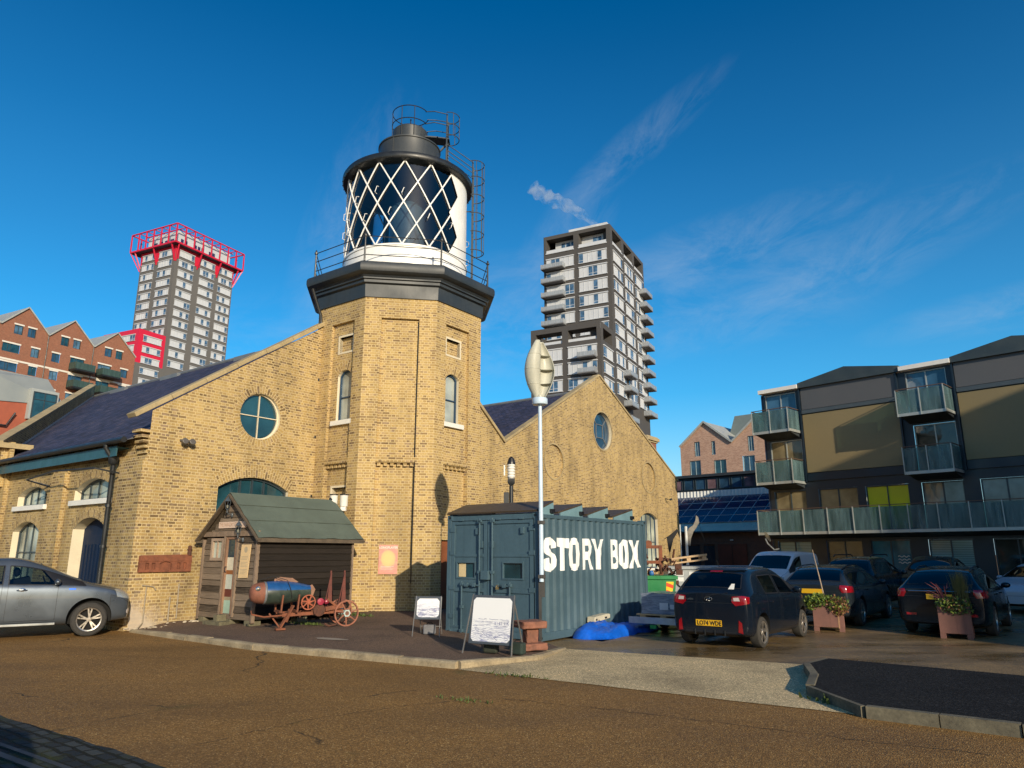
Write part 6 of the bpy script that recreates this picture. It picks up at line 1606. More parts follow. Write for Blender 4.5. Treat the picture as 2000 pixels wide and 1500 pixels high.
# ------------------------------------------------------------ dark flats, right
def rotaz(a): return math.pi / 2 - R(a)
FROST = frosted('frosted_green_glass', (.34, .52, .54), .24)
FRAMEB = simple('dark_blue_cladding', (.008, .017, .029), .4, var=.25, vs=.8)
BEIGE = simple('beige_panel', (.225, .172, .083), .55, var=.06, vs=.3, fine=8, bump=.05)
GREYP = simple('grey_cladding', (.092, .092, .095), .5, var=.08, vs=.4)
ROOFZ = simple('dark_zinc', (.060, .075, .078), .45, .4, var=.3, vs=1.0)
CAPW = simple('white_fascia', (.78, .74, .68), .5, var=.06)
STEELB = simple('balcony_steel', (.40, .42, .40), .4, .4, var=.15)
SHED_BLUE = simple('end_wall_blue', (.012, .045, .12), .45, var=.2)
def flats():
    r = thing('apartment_block', 'dark four storey apartment block with beige panels and green glass balconies on the right', 'apartment block', (13.59, 38.0, 0), rotaz(136.6))
    F = Frame((0, 0, 0), WX, -WY); N = 5; M_ = 7.1
    holes = []; wins = []
    GF = ((.20, 1.95), (2.7, 4.4), (4.77, 6.51)); F1 = ((.23, 1.91), (2.55, 4.45), (4.82, 6.73))
    kinds = {}
    for k in range(N):
        o = k * M_ - (.0 if k == 0 else .05)
        for i, (a, b) in enumerate(GF): wins.append((k, o + a, o + b, .10, 2.38, 'g', i))
        for i, (a, b) in enumerate(F1): wins.append((k, o + a, o + b, 2.86, 4.90, 'f', i))
        wins.append((k, o + .2, o + 1.93, 5.42, 7.52, 's', 0)); wins.append((k, o + .11, o + 1.82, 8.0, 10.04, 't', 0))
    L_ = N * M_
    m = MB(); wall(m, F, rect_loop(-.06, -.2, L_, 10.1), [rect_loop(a, c, b, d) for _, a, b, c, d, _, _ in wins]); m.build('wall', FRAMEB, r)
    m = MB(); E_ = Frame((-.06, 0, 0), WY, -WX); wall(m, E_, rect_loop(0, -.2, 11, 10.1)); m.box(-.1, .0, -.1, .02, .02, 10.1); m.build('end_wall', SHED_BLUE, r)
    bluep = pane_mat('sky_blue_flat_pane', (.03, .075, .13), .03); yel = simple('yellow_blind', (.62, .56, .004), .5, var=.12, vs=.9)
    curtain = pane_mat('curtained_flat_pane', (.10, .13, .13), .04, .02, .7); dim = pane_mat('dim_flat_pane', (.03, .035, .03), .03); blind = NB('slatted_blind_pane')
    co = blind.coords(); w_ = blind.n('ShaderNodeTexWave', bands_direction='Z'); w_.inputs['Scale'].default_value = 4.2; blind.l(co, w_.inputs[0]); blind.bsdf(blind.ramp(w_.outputs['Fac'], [(.2, (.06, .15, .17)), (.6, (.14, .30, .32))]), .08, 0, .8)
    tealp = pane_mat('teal_flat_pane', (.03, .13, .17), .05); warm = pane_mat('warm_room_pane', (.16, .13, .075), .04, .02, .6)
    for (k, a, b, c, d, t, i) in wins:
        mt = dim
        if t == 'g': mt = {0: blind.mat, 1: dim, 2: tealp}[i] if k != 2 else dim
        if t == 'f': mt = {0: warm if k == 0 else curtain, 1: warm if k == 0 else curtain, 2: curtain}[i]
        if t == 't': mt = bluep
        if t == 's' and k == 0: mt = warm
        if t == 'f' and k == 0 and i == 2: mt = yel
        w = window(r, F, rect_loop(a, c, b, d), .10, [((a + b) / 2, c, (a + b) / 2, d)], DARKF if t in 'gf' else STEELB, mt, fw=.045, bw=.05)
        if t == 'g' and k == 0 and i == 2:
            m = MB()
            for q in range(3): m.tube([F.P(b - .62 + .02 * s, 1.36 + .14 * q + .03 * math.sin(s * .63), -.085) for s in range(26)], .016, 4)
            m.build('wave_sign', CAPW, w)
    for k in range(N):
        o = k * M_; a, b = o + 2.12, o + 6.72
        if k == 1: a = o + 2.13
        for nm, z0, z1, mt, d in (('beige_panel', 5.76, 8.74, BEIGE, .06), ('grey_panel', 9.0, 10.16, GREYP, .06), ('cladding_band', 5.34, 5.70, FRAMEB, .10), ('cladding_band', 8.78, 8.97, simple('band_grey', (.06, .075, .085), .45), .12)):
            m = MB(); m.prism(rect_loop(a, z0, b, z1), F.O, F.e1, F.e2, F.n, 0, d); m.build(nm, mt, r)
        m = MB()
        m.prism(rect_loop(a - .10, 5.3, a - .03, 10.16), F.O, F.e1, F.e2, F.n, 0, .14); m.build('cladding_edge', FRAMEB, r); m = MB(); m.prism(rect_loop(b + .03, 5.3, b + .10, 10.16), F.O, F.e1, F.e2, F.n, 0, .14); m.build('cladding_edge', FRAMEB, r)
        # humped zinc roof between white capped bays
        m = MB(); lp = [(o + 2.06, 10.14), (o + 7.0, 10.14), (o + 7.0, 10.42), (o + 4.5, 10.86), (o + 2.06, 10.40)]
        m.prism(lp, F.O, F.e1, F.e2, F.n, -9, .22); m.build('roof', ROOFZ, r)
        m = MB(); m.prism(rect_loop(o - .10, 10.14, o + 2.05, 10.34), F.O, F.e1, F.e2, F.n, -6, .30); m.build('roof_cap', CAPW, r)
        # hung balconies
        for z in (5.34, 7.95):
            balcony(r, o - .02, o + 1.93, z)
    balcony(r, -.12, L_, 2.84, 1.168)
    m = MB(); m.prism(rect_loop(.6, 9.0, .9, 9.6), F.O, F.e1, F.e2, F.n, -4, -3.6); m.build('chimney_vent', ROOFZ, r)
def balcony(r, x0, x1, z, step=.975):
    y = -1.3
    m = MB(); m.prism([(x0 + .02, z - .02), (x1 - .02, z - .02), (x1 - .02, z - .14), (x0 + .02, z - .14)], (0, y, 0), WX, Z, WY, 0, 1.3)
    m.mesh([(x0 + .05, y + .1, z - .14), (x1 - .05, y + .1, z - .14), (x1 - .05, 0, z - .34), (x0 + .05, 0, z - .34), (x0 + .05, 0, z - .14), (x1 - .05, 0, z - .14)], [(0, 1, 2, 3), (0, 3, 4), (1, 5, 2)])
    b = m.build('balcony', simple('balcony_floor', (.03, .036, .04), .6), r)
    n = max(1, round((x1 - x0) / step)); xs = [x0 + (x1 - x0) * i / n for i in range(n + 1)]
    for i in range(n):
        m = MB(); m.box(xs[i] + .02, y - .01, z - .06, xs[i + 1] - .02, y + .005, z + 1.0); m.build('glass_panel', FROST, b)
    for x in (x0, x1):
        m = MB(); m.box(x - .006, y + .05, z - .06, x + .006, -.08, z + 1.0); m.build('glass_panel', FROST, b)
    m = MB()
    for x in xs: m.beam((x, y - .035, z - .17), (x, y - .035, z + 1.06), .035, .05, up=(0, 1, 0))
    m.beam((x0, y, z - .10), (x1, y, z - .10), .05, .13)
    for x in (x0, x1): m.beam((x, y, z - .08), (x, 0, z - .08), .05, .13)
    m.build('balustrade_frame', STEELB, b)
    m = MB(); m.beam((x0, y - .02, z + 1.07), (x1, y - .02, z + 1.07), .06, .035)
    for x in (x0, x1): m.beam((x, y, z + 1.07), (x, -.02, z + 1.07), .05, .035)
    m.build('handrail', simple('timber_handrail', (.10, .06, .04), .6), b)
flats()

# ---------------------------------------------- low workshop with solar roof
def workshop():
    r = thing('workshop', 'low brown timber workshop with a blue solar panelled roof beyond the car park', 'workshop', (11.84, 52, 0), rotaz(132))
    F = Frame((0, 0, 0), WX, -WY)
    m = MB(); lap_boards(m, F, -6, 14, 0, 3.35, random.Random(4), [(-.6, 1.6, 0, 2.35), (1.9, 2.7, 0, 2.35), (2.95, 5.0, 0, 2.4)], step=.2); wall(m, F, rect_loop(-6, -.1, 14, 3.4), (), -.15); m.build('wall', simple('brown_boards', (.13, .062, .036), .7, var=.4, vs=4, streak=.3), r)
    m = MB(); m.box(2.95, -.06, 0, 5.0, -.02, 2.4); d = m.build('door', simple('chestnut_door', (.15, .035, .016), .55, var=.3, streak=.3), r)
    m = MB(); m.box(3.96, -.075, .05, 3.99, -.055, 2.35); m.build('door_gap', INK, d)
    m = MB(); m.box(.0, -.05, 0, .75, -.02, 2.3); m.box(.80, -.05, 0, 1.6, -.02, 2.3); m.box(1.9, -.05, 0, 2.7, -.02, 2.3); m.build('shutter_door', simple('dark_grey_door', (.018, .02, .028), .5, var=.3), r)
    m = MB(); m.box(3.9, -.12, 2.62, 4.1, -.04, 2.7); m.build('wall_light', STONEW, r)
    s = (5.86 - 3.52) / 4.0
    m = MB(); xs = [-6 + .10 * i for i in range(200)]
    for i, (a, b) in enumerate(zip(xs[:-1], xs[1:])):
        za, zb = .03 * (i % 2), .03 * ((i + 1) % 2); m.face([(a, -.45, 3.50 - .45 * s + za), (b, -.45, 3.50 - .45 * s + zb), (b, 4.2, 3.50 + 4.2 * s + zb), (a, 4.2, 3.50 + 4.2 * s + za)])
    rf = m.build('roof', simple('pale_green_metal', (.52, .56, .44), .75, 0, var=.12), r)
    pan = NB('solar_cells'); co = pan.coords(); br = pan.n('ShaderNodeTexBrick'); br.offset = 0
    for k_, v_ in (('Color1', (.006, .016, .06, 1)), ('Color2', (.010, .026, .085, 1)), ('Mortar', (.05, .07, .12, 1)), ('Scale', 1.0), ('Mortar Size', .006), ('Brick Width', .16), ('Row Height', .16)): br.inputs[k_].default_value = v_
    pan.l(pan.coords('UV'), br.inputs['Vector']); pan.bsdf(br.outputs['Color'], .16, 0, .6)
    dz = V((0, 1, s)).normalized(); nn = V((0, -s, 1)).normalized()
    for row in range(4):
        for i in range(15):
            x = -5.6 + 1.02 * i; p = V((x, .55, 3.52 + .55 * s)) + dz * (row * 1.03)
            m = MB(); q = [p + nn * .06, p + V((1.0, 0, 0)) + nn * .06, p + V((1.0, 0, 0)) + dz * 1.0 + nn * .06, p + dz * 1.0 + nn * .06]
            m.face(q, 0, [(0, 0), (1, 0), (1, 1), (0, 1)]); 
            e = .022
            for a, b in ((q[0], q[1]), (q[1], q[2]), (q[2], q[3]), (q[3], q[0])): m.beam(a, b, .035, .035, 1)
            m.build('solar_panel', [pan.mat, simple('panel_rail', (.50, .52, .54), .4, .6)] if (row, i) == (0, 0) else SOLAR_M, rf, fix=False) if (row, i) != (0, 0) else SOLAR_M.extend(m.build('solar_panel', [pan.mat, simple('panel_rail', (.50, .52, .54), .4, .6)], rf, fix=False).data.materials)
    # gutter, corrugated upstand and the clerestory behind
    m = MB(); m.beam((-6, -.5, 3.22), (14, -.5, 3.22), .12, .10); m.build('gutter', DARKF, r)
    m = MB(); xs = [-6 + .14 * i for i in range(143)]
    for i, (a, b) in enumerate(zip(xs[:-1], xs[1:])): m.face([(a, 4.2 - .06 * (i % 2), 5.86), (b, 4.2 - .06 * ((i + 1) % 2), 5.86), (b, 4.2 - .06 * ((i + 1) % 2), 6.42), (a, 4.2 - .06 * (i % 2), 6.42)])
    m.build('corrugated_upstand', simple('white_corrugated', (.66, .66, .62), .5, var=.1), r)
    m = MB(); m.box(-6, 4.3, 6.3, 9, 9, 7.5); m.box(-6.2, 4.0, 7.48, 9.2, 9.2, 7.68); c = m.build('clerestory', simple('clerestory_dark', (.03, .035, .04), .5), r)
    G = Frame((0, 4.3, 0), WX, -WY)
    for i in range(12):
        x = -5.6 + i * .98
        window(c, G, rect_loop(x, 6.55, x + .84, 7.35), -.02, (), DARKF, PANEB if i % 3 else pane_mat('pinkish_pane', (.16, .10, .11), .04), fw=.04)
SOLAR_M = []
workshop()

def gable_block(name, label, cat, loc, az, gab, wins, mat, roofm, zb, depth, band=(), lint=None, fm=None, pm=None):
    """row of brick gables; gab = (x0, valley z, apex z, x1) list; wins = (x0,x1,z0,z1)"""
    r = thing(name, label, cat, loc, rotaz(az)); F = Frame((0, 0, 0), WX, -WY)
    lp = [(gab[0][0], zb), (gab[-1][3], zb)]
    for g in gab[::-1]: lp += [(g[3], g[1]), ((g[0] + g[3]) / 2, g[2])]
    lp += [(gab[0][0], gab[0][1])]
    m = MB(); wall(m, F, lp, [rect_loop(a, c, b, d) for a, b, c, d in wins])
    E0 = Frame((gab[-1][3], 0, 0), WY, WX); wall(m, E0, rect_loop(0, zb, depth, gab[-1][1])); E1 = Frame((gab[0][0], 0, 0), WY, -WX); wall(m, E1, rect_loop(0, zb, depth, gab[0][1]))
    m.build('wall', mat, r)
    for g in gab:
        mid = (g[0] + g[3]) / 2; m = MB()
        for a in (g[0], g[3]):
            m.face([(a, -.25, g[1] + .05), (mid, -.25, g[2] + .05), (mid, depth, g[2] + .05), (a, depth, g[1] + .05)]); m.beam((a, -.18, g[1] + .02), (mid, -.18, g[2] + .02), .18, .16, up=(0, 1, 0))
        m.build('roof', roofm, r)
    for i, (a, b, c, d) in enumerate(wins):
        segs = [((a + b) / 2, c, (a + b) / 2, d)] + ([((a * 2 + b) / 3, c, (a * 2 + b) / 3, d)] if b - a > 2 else [])
        w = window(r, F, rect_loop(a, c, b, d), .15, segs, fm or DARKF, pm[i % len(pm)] if pm else PANEB, fw=.07, bw=.07)
        if lint:
            m = MB(); m.prism(rect_loop(a - .12, d, b + .12, d + .24), F.O, F.e1, F.e2, F.n, -.05, .05); m.build('lintel', lint, w)
    if band:
        m = MB()
        for z in band: m.prism(rect_loop(gab[0][0], z, gab[-1][3], z + .28), F.O, F.e1, F.e2, F.n, -.05, .08)
        m.build('string_course', lint, r)
    return r
STND = simple('pale_standing_seam', (.40, .41, .38), .5, .2, var=.15)
HAZER = simple('pale_lintel', (.66, .62, .55), .7, var=.08)
wl = []
for g0, lay in ((-8.2, 0), (-.7, 0), (6.5, 1), (14.0, 2)):
    for z0 in (35.0, 31.95, 29.0, 25.9):
        if z0 == 35.0: wl += [(g0 + 2.0, g0 + 3.25, z0, z0 + 1.45), (g0 + 4.0, g0 + 5.2, z0, z0 + 1.45)]
        elif lay == 0: wl += [(g0 + .7, g0 + 3.2, z0, z0 + 1.35), (g0 + 4.9, g0 + 6.1, z0, z0 + 1.45)]
        elif lay == 1: wl += [(g0 + .9, g0 + 2.15, z0, z0 + 1.45), (g0 + 3.9, g0 + 6.2, z0 - .7, z0 + 1.45)]
        else: wl += [(g0 + 1.1, g0 + 3.4, z0 - .7, z0 + 1.45), (g0 + 5.2, g0 + 6.5, z0, z0 + 1.45)]
lb = gable_block('brick_apartments', 'red brick apartments with three pale roofed gables beyond the left slate roof', 'apartment block', (-77.74, 105, 0), 27.7,
                 [(-8.3, 36.05, 39.65, -.75), (-.75, 36.05, 39.65, 6.45), (6.45, 36.05, 39.6, 13.94), (13.94, 36.05, 39.6, 21.66)], wl, RED, STND, 0, 18, (30.65, 24.6), HAZER, DARKF, [PANEB, PANE, pane_mat('lit_blue_pane', (.06, .12, .18), .03)])
for x0 in (10.4, 15.0):
    for z in (31.3, 28.3, 25.2):
        m = MB(); m.box(x0 - .1, -1.9, z - .25, x0 + 3.2, 0, z); b = m.build('balcony', simple('balcony_black', (.012, .014, .015), .5), lb)
        m = MB(); m.box(x0 - .1, -1.92, z, x0 + 3.2, -1.88, z + 1.1); m.box(x0 - .1, -1.9, z, x0 - .06, 0, z + 1.1); m.box(x0 + 3.16, -1.9, z, x0 + 3.2, 0, z + 1.1); m.build('railing', frosted('dark_balustrade', (.10, .17, .15), .55), b)
m = MB()
for x in (6.45, 13.94): m.tube([(x, -.1, 22), (x, -.1, 36)], .07, 6)
m.build('downpipe', GUT, lb)
def mansard():
    r = thing('mansard_building', 'red brick building with a pale grey metal mansard roof and one wide dormer, left edge', 'building', (-50.96, 70, 0), rotaz(27.7))
    m = MB(); m.box(-12, 0, 0, 5.9, 14, 17.0); m.mesh([(-12, 0, 17), (.6, 0, 17.0), (-.8, .02, 19.0), (-12, 0, 19)], [(0, 1, 2, 3)]); m.build('wall', simple('orange_red_brick', (.33, .085, .045), .8, var=.2, vs=1.2, fine=30), r)
    m = MB(); m.mesh([(-14, -.1, 19.6), (4.6, .9, 19.9), (6.1, -.1, 17.2), (-.3, -.12, 16.6), (-1.2, -.12, 19.2), (-14, -.12, 19.2), (4.6, 12, 19.9), (-14, 12, 19.6), (6.1, 14, 17.2)], [(0, 1, 2, 3, 4, 5), (0, 1, 6, 7), (1, 2, 8, 6)]); m.build('roof', simple('grey_metal_roof', (.30, .32, .31), .5, .2, var=.1, vs=.4), r)
    m = MB(); m.box(2.4, -.5, 15.2, 5.2, 1.5, 18.4); d = m.build('dormer', simple('dormer_grey', (.33, .35, .34), .5, var=.08), r)
    window(d, Frame((0, -.5, 0), WX, -WY), rect_loop(2.62, 15.3, 5.0, 18.1), -.03, [(3.8, 15.3, 3.8, 18.1), (2.62, 17.3, 5.0, 17.3)], DARKF, PANE, fw=.1, bw=.08)
    window(r, Frame((0, 0, 0), WX, -WY), rect_loop(-3, 14.4, -1.4, 16.4), -.03, [(-2.2, 14.4, -2.2, 16.4)], DARKF, PANEB, fw=.1, bw=.08)
    m = MB(); m.tube([(-6, -.3, 14.2), (.6, -.3, 14.2), (1.3, -.3, 15.6)], .09, 6); m.build('downpipe', GUT, r)
mansard()
wp = []
for o in (0, 6.2, 12.4):
    wp += [(o + 1.08, o + 2.41, 10.1, 11.75), (o + 4.0, o + 5.4, 10.05, 11.6), (o + 1.78, o + 2.42, 12.2, 13.8), (o + 3.82, o + 4.25, 12.2, 13.7), (o + 1.08, o + 2.41, 7, 8.6), (o + 4.0, o + 5.4, 7, 8.6)]
pb = gable_block('brick_apartments', 'pinkish brick gabled apartments behind the solar roofed workshop', 'apartment block', (18.9, 80, 0), 133,
                 [(0, 13.4, 15.9, 6.2), (6.2, 13.35, 15.9, 12.4), (12.4, 13.35, 15.9, 18.6)], wp, PINK, STND, 0, 12, (), None, simple('pale_window_frame', (.30, .38, .40), .5), [PANEB, PANE])
m = MB(); F = Frame((0, 4, 0), WX, -WY); m.prism([(3.4, 13), (16, 13), (15, 16.9), (4.8, 16.9)], F.O, F.e1, F.e2, F.n, -5, 0); m.build('roof', simple('green_grey_seam', (.20, .23, .215), .5, .2, var=.1), pb)

# ------------------------------------------------------------------- towers
CONC = simple('tower_dark_brick', (.115, .11, .105), .8, var=.08, vs=.2, fine=3, bump=0)
CONCR = simple('tower_charcoal', (.062, .058, .056), .8, var=.12, vs=.15, fine=3, bump=0)
WPAN = simple('white_infill_panel', (.50, .52, .55), .5, var=.06, vs=.5, bump=0)
TGL = pane_mat('tower_glass', (.05, .10, .17), .06, 0)
REDM = simple('crimson_steel', (.55, .012, .04), .45, var=.08, bump=0)
def bay(parent, F, a, b, z0, z1, rnd, m3=None, n=None):
    """one window bay: pale panels with some glazed leaves, pale sill and head"""
    n = n or max(3, round((b - a) / 1.1)); w = (b - a) / n; m = MB()
    fill(m, F, rect_loop(a, z0, b, z1), .06, 0)
    gl = set(rnd.sample(range(n), rnd.choice((1, 2, 2))))
    if 0 not in gl and rnd.random() < .4: gl.add(n - 1)
    for i in range(n):
        x0, x1 = a + i * w, a + (i + 1) * w
        if i in gl:
            zc = z0 + (z1 - z0) * .30
            m.prism(rect_loop(x0 + .08, zc, x1 - .08, z1 - .12), F.O, F.e1, F.e2, F.n, .06, .075, 1); m.prism(rect_loop(x0 + .08, z0 + .10, x1 - .08, zc - .10), F.O, F.e1, F.e2, F.n, .06, .075, 1)
        else: m.prism(rect_loop(x0 - .03, z0, x0 + .03, z1), F.O, F.e1, F.e2, F.n, .06, .13, 0)
    m.prism(rect_loop(a - .1, z1, b + .1, z1 + .22), F.O, F.e1, F.e2, F.n, .0, .25, 0); m.prism(rect_loop(a - .1, z0 - .14, b + .1, z0), F.O, F.e1, F.e2, F.n, .0, .25, 0)
    return m.build('window_bay', [WPAN, TGL], parent, fix=False)
def red_tower():
    rnd = random.Random(14)
    r = thing('tower_block', 'grey tower block topped by an open red steel cage, left of the lighthouse', 'tower', (-103.3, 205, 0), rotaz(26))
    Rf = Frame((0, 0, 0), WX, -WY); Lf = Frame((0, 0, 0), WY, -WX); W_, D_ = 22.6, 15.8
    m = MB(); m.box(0, 0, 0, W_, D_, 94.3); m.build('shaft', CONC, r)
    for k in range(12):
        zt = 93.15 - 3.2 * k
        for a, b in ((1.4, 6.9), (9.35, 14.9), (16.7, 22.05)): bay(r, Rf, a, b, zt - 1.85, zt, rnd)
        for a, b in ((1.3, 7.3), (9.4, 14.9)): bay(r, Lf, a, b, zt - 1.85, zt, rnd)
    m = MB(); F = Rf  # red framing round the top storey
    for G, xs in ((Rf, ((-.05, 1.3), (7.0, 9.25), (15.0, 16.6), (22.15, 22.65))), (Lf, ((-.05, 1.2), (7.4, 9.3), (15.0, 15.85)))):
        for a, b in xs: m.prism([(a, 94.3), (a + .2, 90.2), (b - .2, 90.2), (b, 94.3)], G.O, G.e1, G.e2, G.n, -.1, .12)
        m.prism(rect_loop(0, 93.45, W_ if G is Rf else D_, 94.4), G.O, G.e1, G.e2, G.n, -.1, .14)
    m.build('red_framing', REDM, r)
    m = MB(); m.box(1.2, 1.2, 94.3, W_ - 1, D_ - 1, 100.0); p = m.build('penthouse', WPAN, r)
    m = MB()
    for x in (2.2, 3.6, 7.2, 8.6, 10.0, 13, 14.4): m.box(x, 1.12, 95.2, x + 1.0, 1.2, 97.6)
    for y in (3, 5.5, 8, 10.5): m.box(1.12, y, 95.2, 1.2, y + 1.6, 97.6)
    m.build('glazing', simple('purple_glass', (.03, .03, .09), .1), p)
    x0, x1, y0, y1 = -2.0, W_ + 2.0, -2.0, D_ + 2.8; zb, zt = 94.6, 100.4
    m = MB(); m.box(x0, y0, zb - .35, x1, y1, zb); m.build('deck', simple('deck_underside', (.045, .03, .06), .7, bump=0), r)
    m = MB(); s = .32
    for z in (zb - .1, zt):
        for a, b in (((x0, y0), (x1, y0)), ((x1, y0), (x1, y1)), ((x1, y1), (x0, y1)), ((x0, y1), (x0, y0))): m.beam((*a, z), (*b, z), s, s * (1.6 if z < 95 else 1))
    for a, b in (((1.5, 1.0), (W_, 1.0)), ((1.0, 1.5), (1.0, D_))): m.beam((*a, zt - .1), (*b, zt - .1), .25, .25)
    nx, ny = 8, 6
    for i in range(nx + 1):
        x = x0 + (x1 - x0) * i / nx; m.beam((x, y0, zb), (x, y0, zt), s, s); m.beam((x, y0, zt), (x, y0 + 4, zt), .2, .2); m.beam((x, y1, zb), (x, y1, zt), s, s)
    for j in range(ny + 1):
        y = y0 + (y1 - y0) * j / ny; m.beam((x0, y, zb), (x0, y, zt), s, s); m.beam((x0, y, zt), (x0 + 4, y, zt), .2, .2); m.beam((x1, y, zb), (x1, y, zt), s, s)
    for x, tx in ((-.5, 0.2), (8.1, 8.1), (15.8, 15.8), (W_ + .5, W_)): m.beam((x, y0 + .2, zb), (tx, 0, 89.3), .34, .34)
    for y, ty in ((0, .2), (8.2, 8.3), (D_ + 1, D_)): m.beam((x0 + .2, y, zb), (0, ty, 89.3), .34, .34)
    m.beam((x1, y0, zb), (W_, 0, 88.3), .3, .3); m.beam((x0, y1, zb), (0, D_, 88.3), .3, .3)
    m.build('cage', REDM, r)
    m = MB(); m.box(-8.8, .05, 0, 0, D_, 55.0); m.build('wing', CONC, r)
    m = MB(); m.box(-8.8, .05, 55.0, 0, D_, 65.0); m.build('red_wing', REDM, r)
    Lw = Frame((-8.8, 0, 0), WY, -WX); Rw = Frame((0, .05, 0), WX, -WY)
    for k in range(5):
        zt = 63.3 - 3.2 * k; bay(r, Rw, -7.3, -1.3, zt - 1.7, zt, rnd)
        for a, b in ((1.5, 7.1), (9.4, 14.9)): bay(r, Lw, a, b, zt - 1.7, zt, rnd)
red_tower()
def grey_tower():
    rnd = random.Random(33)
    r = thing('tower_block', 'charcoal and white tower block with stacked white balconies right of the lighthouse', 'tower', (22.89, 155, 0), rotaz(27))
    W_, D_ = 26.5, 17.0; Rf = Frame((0, 0, 0), WX, -WY); Lf = Frame((0, 0, 0), WY, -WX)
    RB = ((1.6, 8.2), (10.0, 16.6), (18.4, 25.2)); LBs = ((.95, 7.9), (9.2, 16.3))
    m = MB()
    wall(m, Rf, rect_loop(0, 0, W_, 77.2), [rect_loop(a, 72.6, b, 76.3) for a, b in RB]); wall(m, Lf, rect_loop(0, 0, D_, 77.2), [rect_loop(a, 72.6, b, 76.3) for a, b in LBs])
    for F_, bs in ((Rf, RB), (Lf, LBs)):
        for a, b in bs: reveal(m, F_, rect_loop(a, 72.6, b, 76.3), 0, -2.2)
    m.face([(0, 0, 77.2), (W_, 0, 77.2), (W_, D_, 77.2), (0, D_, 77.2)])
    m.box(W_ - .1, 0, 0, W_, D_, 77.2); m.box(0, D_ - .1, 0, W_, D_, 77.2)
    m.build('frame', CONCR, r)
    m = MB(); m.box(2.2, 2.2, 60, W_ - 2.2, D_ - 2.2, 76.2); pc = m.build('penthouse', WPAN, r)
    m = MB()
    for y in (2.9, 4.0, 9.6, 11.0, 12.2): m.box(2.12, y, 72.9, 2.2, y + .95, 75.6)
    for x in (4, 12, 14, 20): m.box(x, 2.12, 72.9, x + .95, 2.2, 75.6)
    m.build('glazing', TGL, pc)
    m = MB(); m.box(1.6, 1.2, 77.2, 22, 11, 78.6); m.build('plant_room', WPAN, r)
    for F_, bs in ((Rf, RB), (Lf, LBs)):
        m = MB()
        for a, b in bs: m.prism(rect_loop(a - .1, 72.5, b + .1, 72.75), F_.O, F_.e1, F_.e2, F_.n, -.3, .2); m.prism(rect_loop(a, 72.75, b, 73.5), F_.O, F_.e1, F_.e2, F_.n, -.1, -.05)
        m.build('parapet_rail', WPAN, r)
    def bal(F_, a, b, z):
        m = MB(); m.prism(rect_loop(a, z - .25, b, z), F_.O, F_.e1, F_.e2, F_.n, 0, 2.0); o = m.build('balcony', simple('balcony_soffit', (.13, .13, .135), .6, bump=0) if not BALM else BALM[0], r, fix=True)
        if not BALM: BALM.append(o.data.materials[0])
        m = MB(); m.prism(rect_loop(a, z, b, z + .95), F_.O, F_.e1, F_.e2, F_.n, 1.92, 2.0)
        for x in (a, b - .06): m.prism(rect_loop(x, z, x + .06, z + 1.15), F_.O, F_.e1, F_.e2, F_.n, 0, 1.92)
        m.build('railing', BALR, o)
    nrow = 10
    for k in range(nrow):
        zt = 71.0 - 3.55 * k
        for a, b in LBs:
            if zt > 50 or True: bay(r, Lf, a, b, zt - 2.4, zt, rnd)
        for a, b in RB: bay(r, Rf, a, b, zt - 2.4, zt, rnd)
        if k < 5: bal(Lf, 11.4, 17.0, zt - 2.75)
        bal(Rf, 21.5, 26.9, zt - 2.75 - 1.2)
    # lower wing in front
    X = -8.5; Lw = Frame((X, 0, 0), WY, -WX); Rw = Frame((0, -.02, 0), WX, -WY)
    m = MB(); hs = ((.9, 7.6), (9.0, 15.4))
    wall(m, Lw, rect_loop(0, 0, 16.6, 50.8), [rect_loop(a, 46.9, b, 49.6) for a, b in hs]); wall(m, Rw, rect_loop(X, 0, .0, 50.8), [rect_loop(X + 1.6, 46.9, -1.0, 49.6)])
    for a, b in hs: reveal(m, Lw, rect_loop(a, 46.9, b, 49.6), 0, -3)
    reveal(m, Rw, rect_loop(X + 1.6, 46.9, -1.0, 49.6), 0, -3); m.box(X + .02, 16.5, 0, 0, 16.6, 50.8); m.face([(X, 0, 46.8), (0, 0, 46.8), (0, 16.6, 46.8), (X, 16.6, 46.8)])
    m.build('wing', CONCR, r)
    m = MB(); m.prism(rect_loop(.8, 46.8, 15.6, 47.6), Lw.O, Lw.e1, Lw.e2, Lw.n, -.4, -.3); m.build('parapet_rail', WPAN, r)
    for k in range(6):
        zt = 45.6 - 3.55 * k
        for a, b in hs: bay(r, Lw, a, b, zt - 2.4, zt, rnd)
        bay(r, Rw, X + 1.4, -1.0, zt - 2.4, zt, rnd)
        if k < 3: bal(Lw, .9, 4.8, zt - 2.75)
        bal(Rf, 6.0, 11.0, zt - 2.75 - 1.0)
BALM = []; BALR = frosted('pale_balcony_mesh', (.56, .60, .64), .55)
grey_tower()
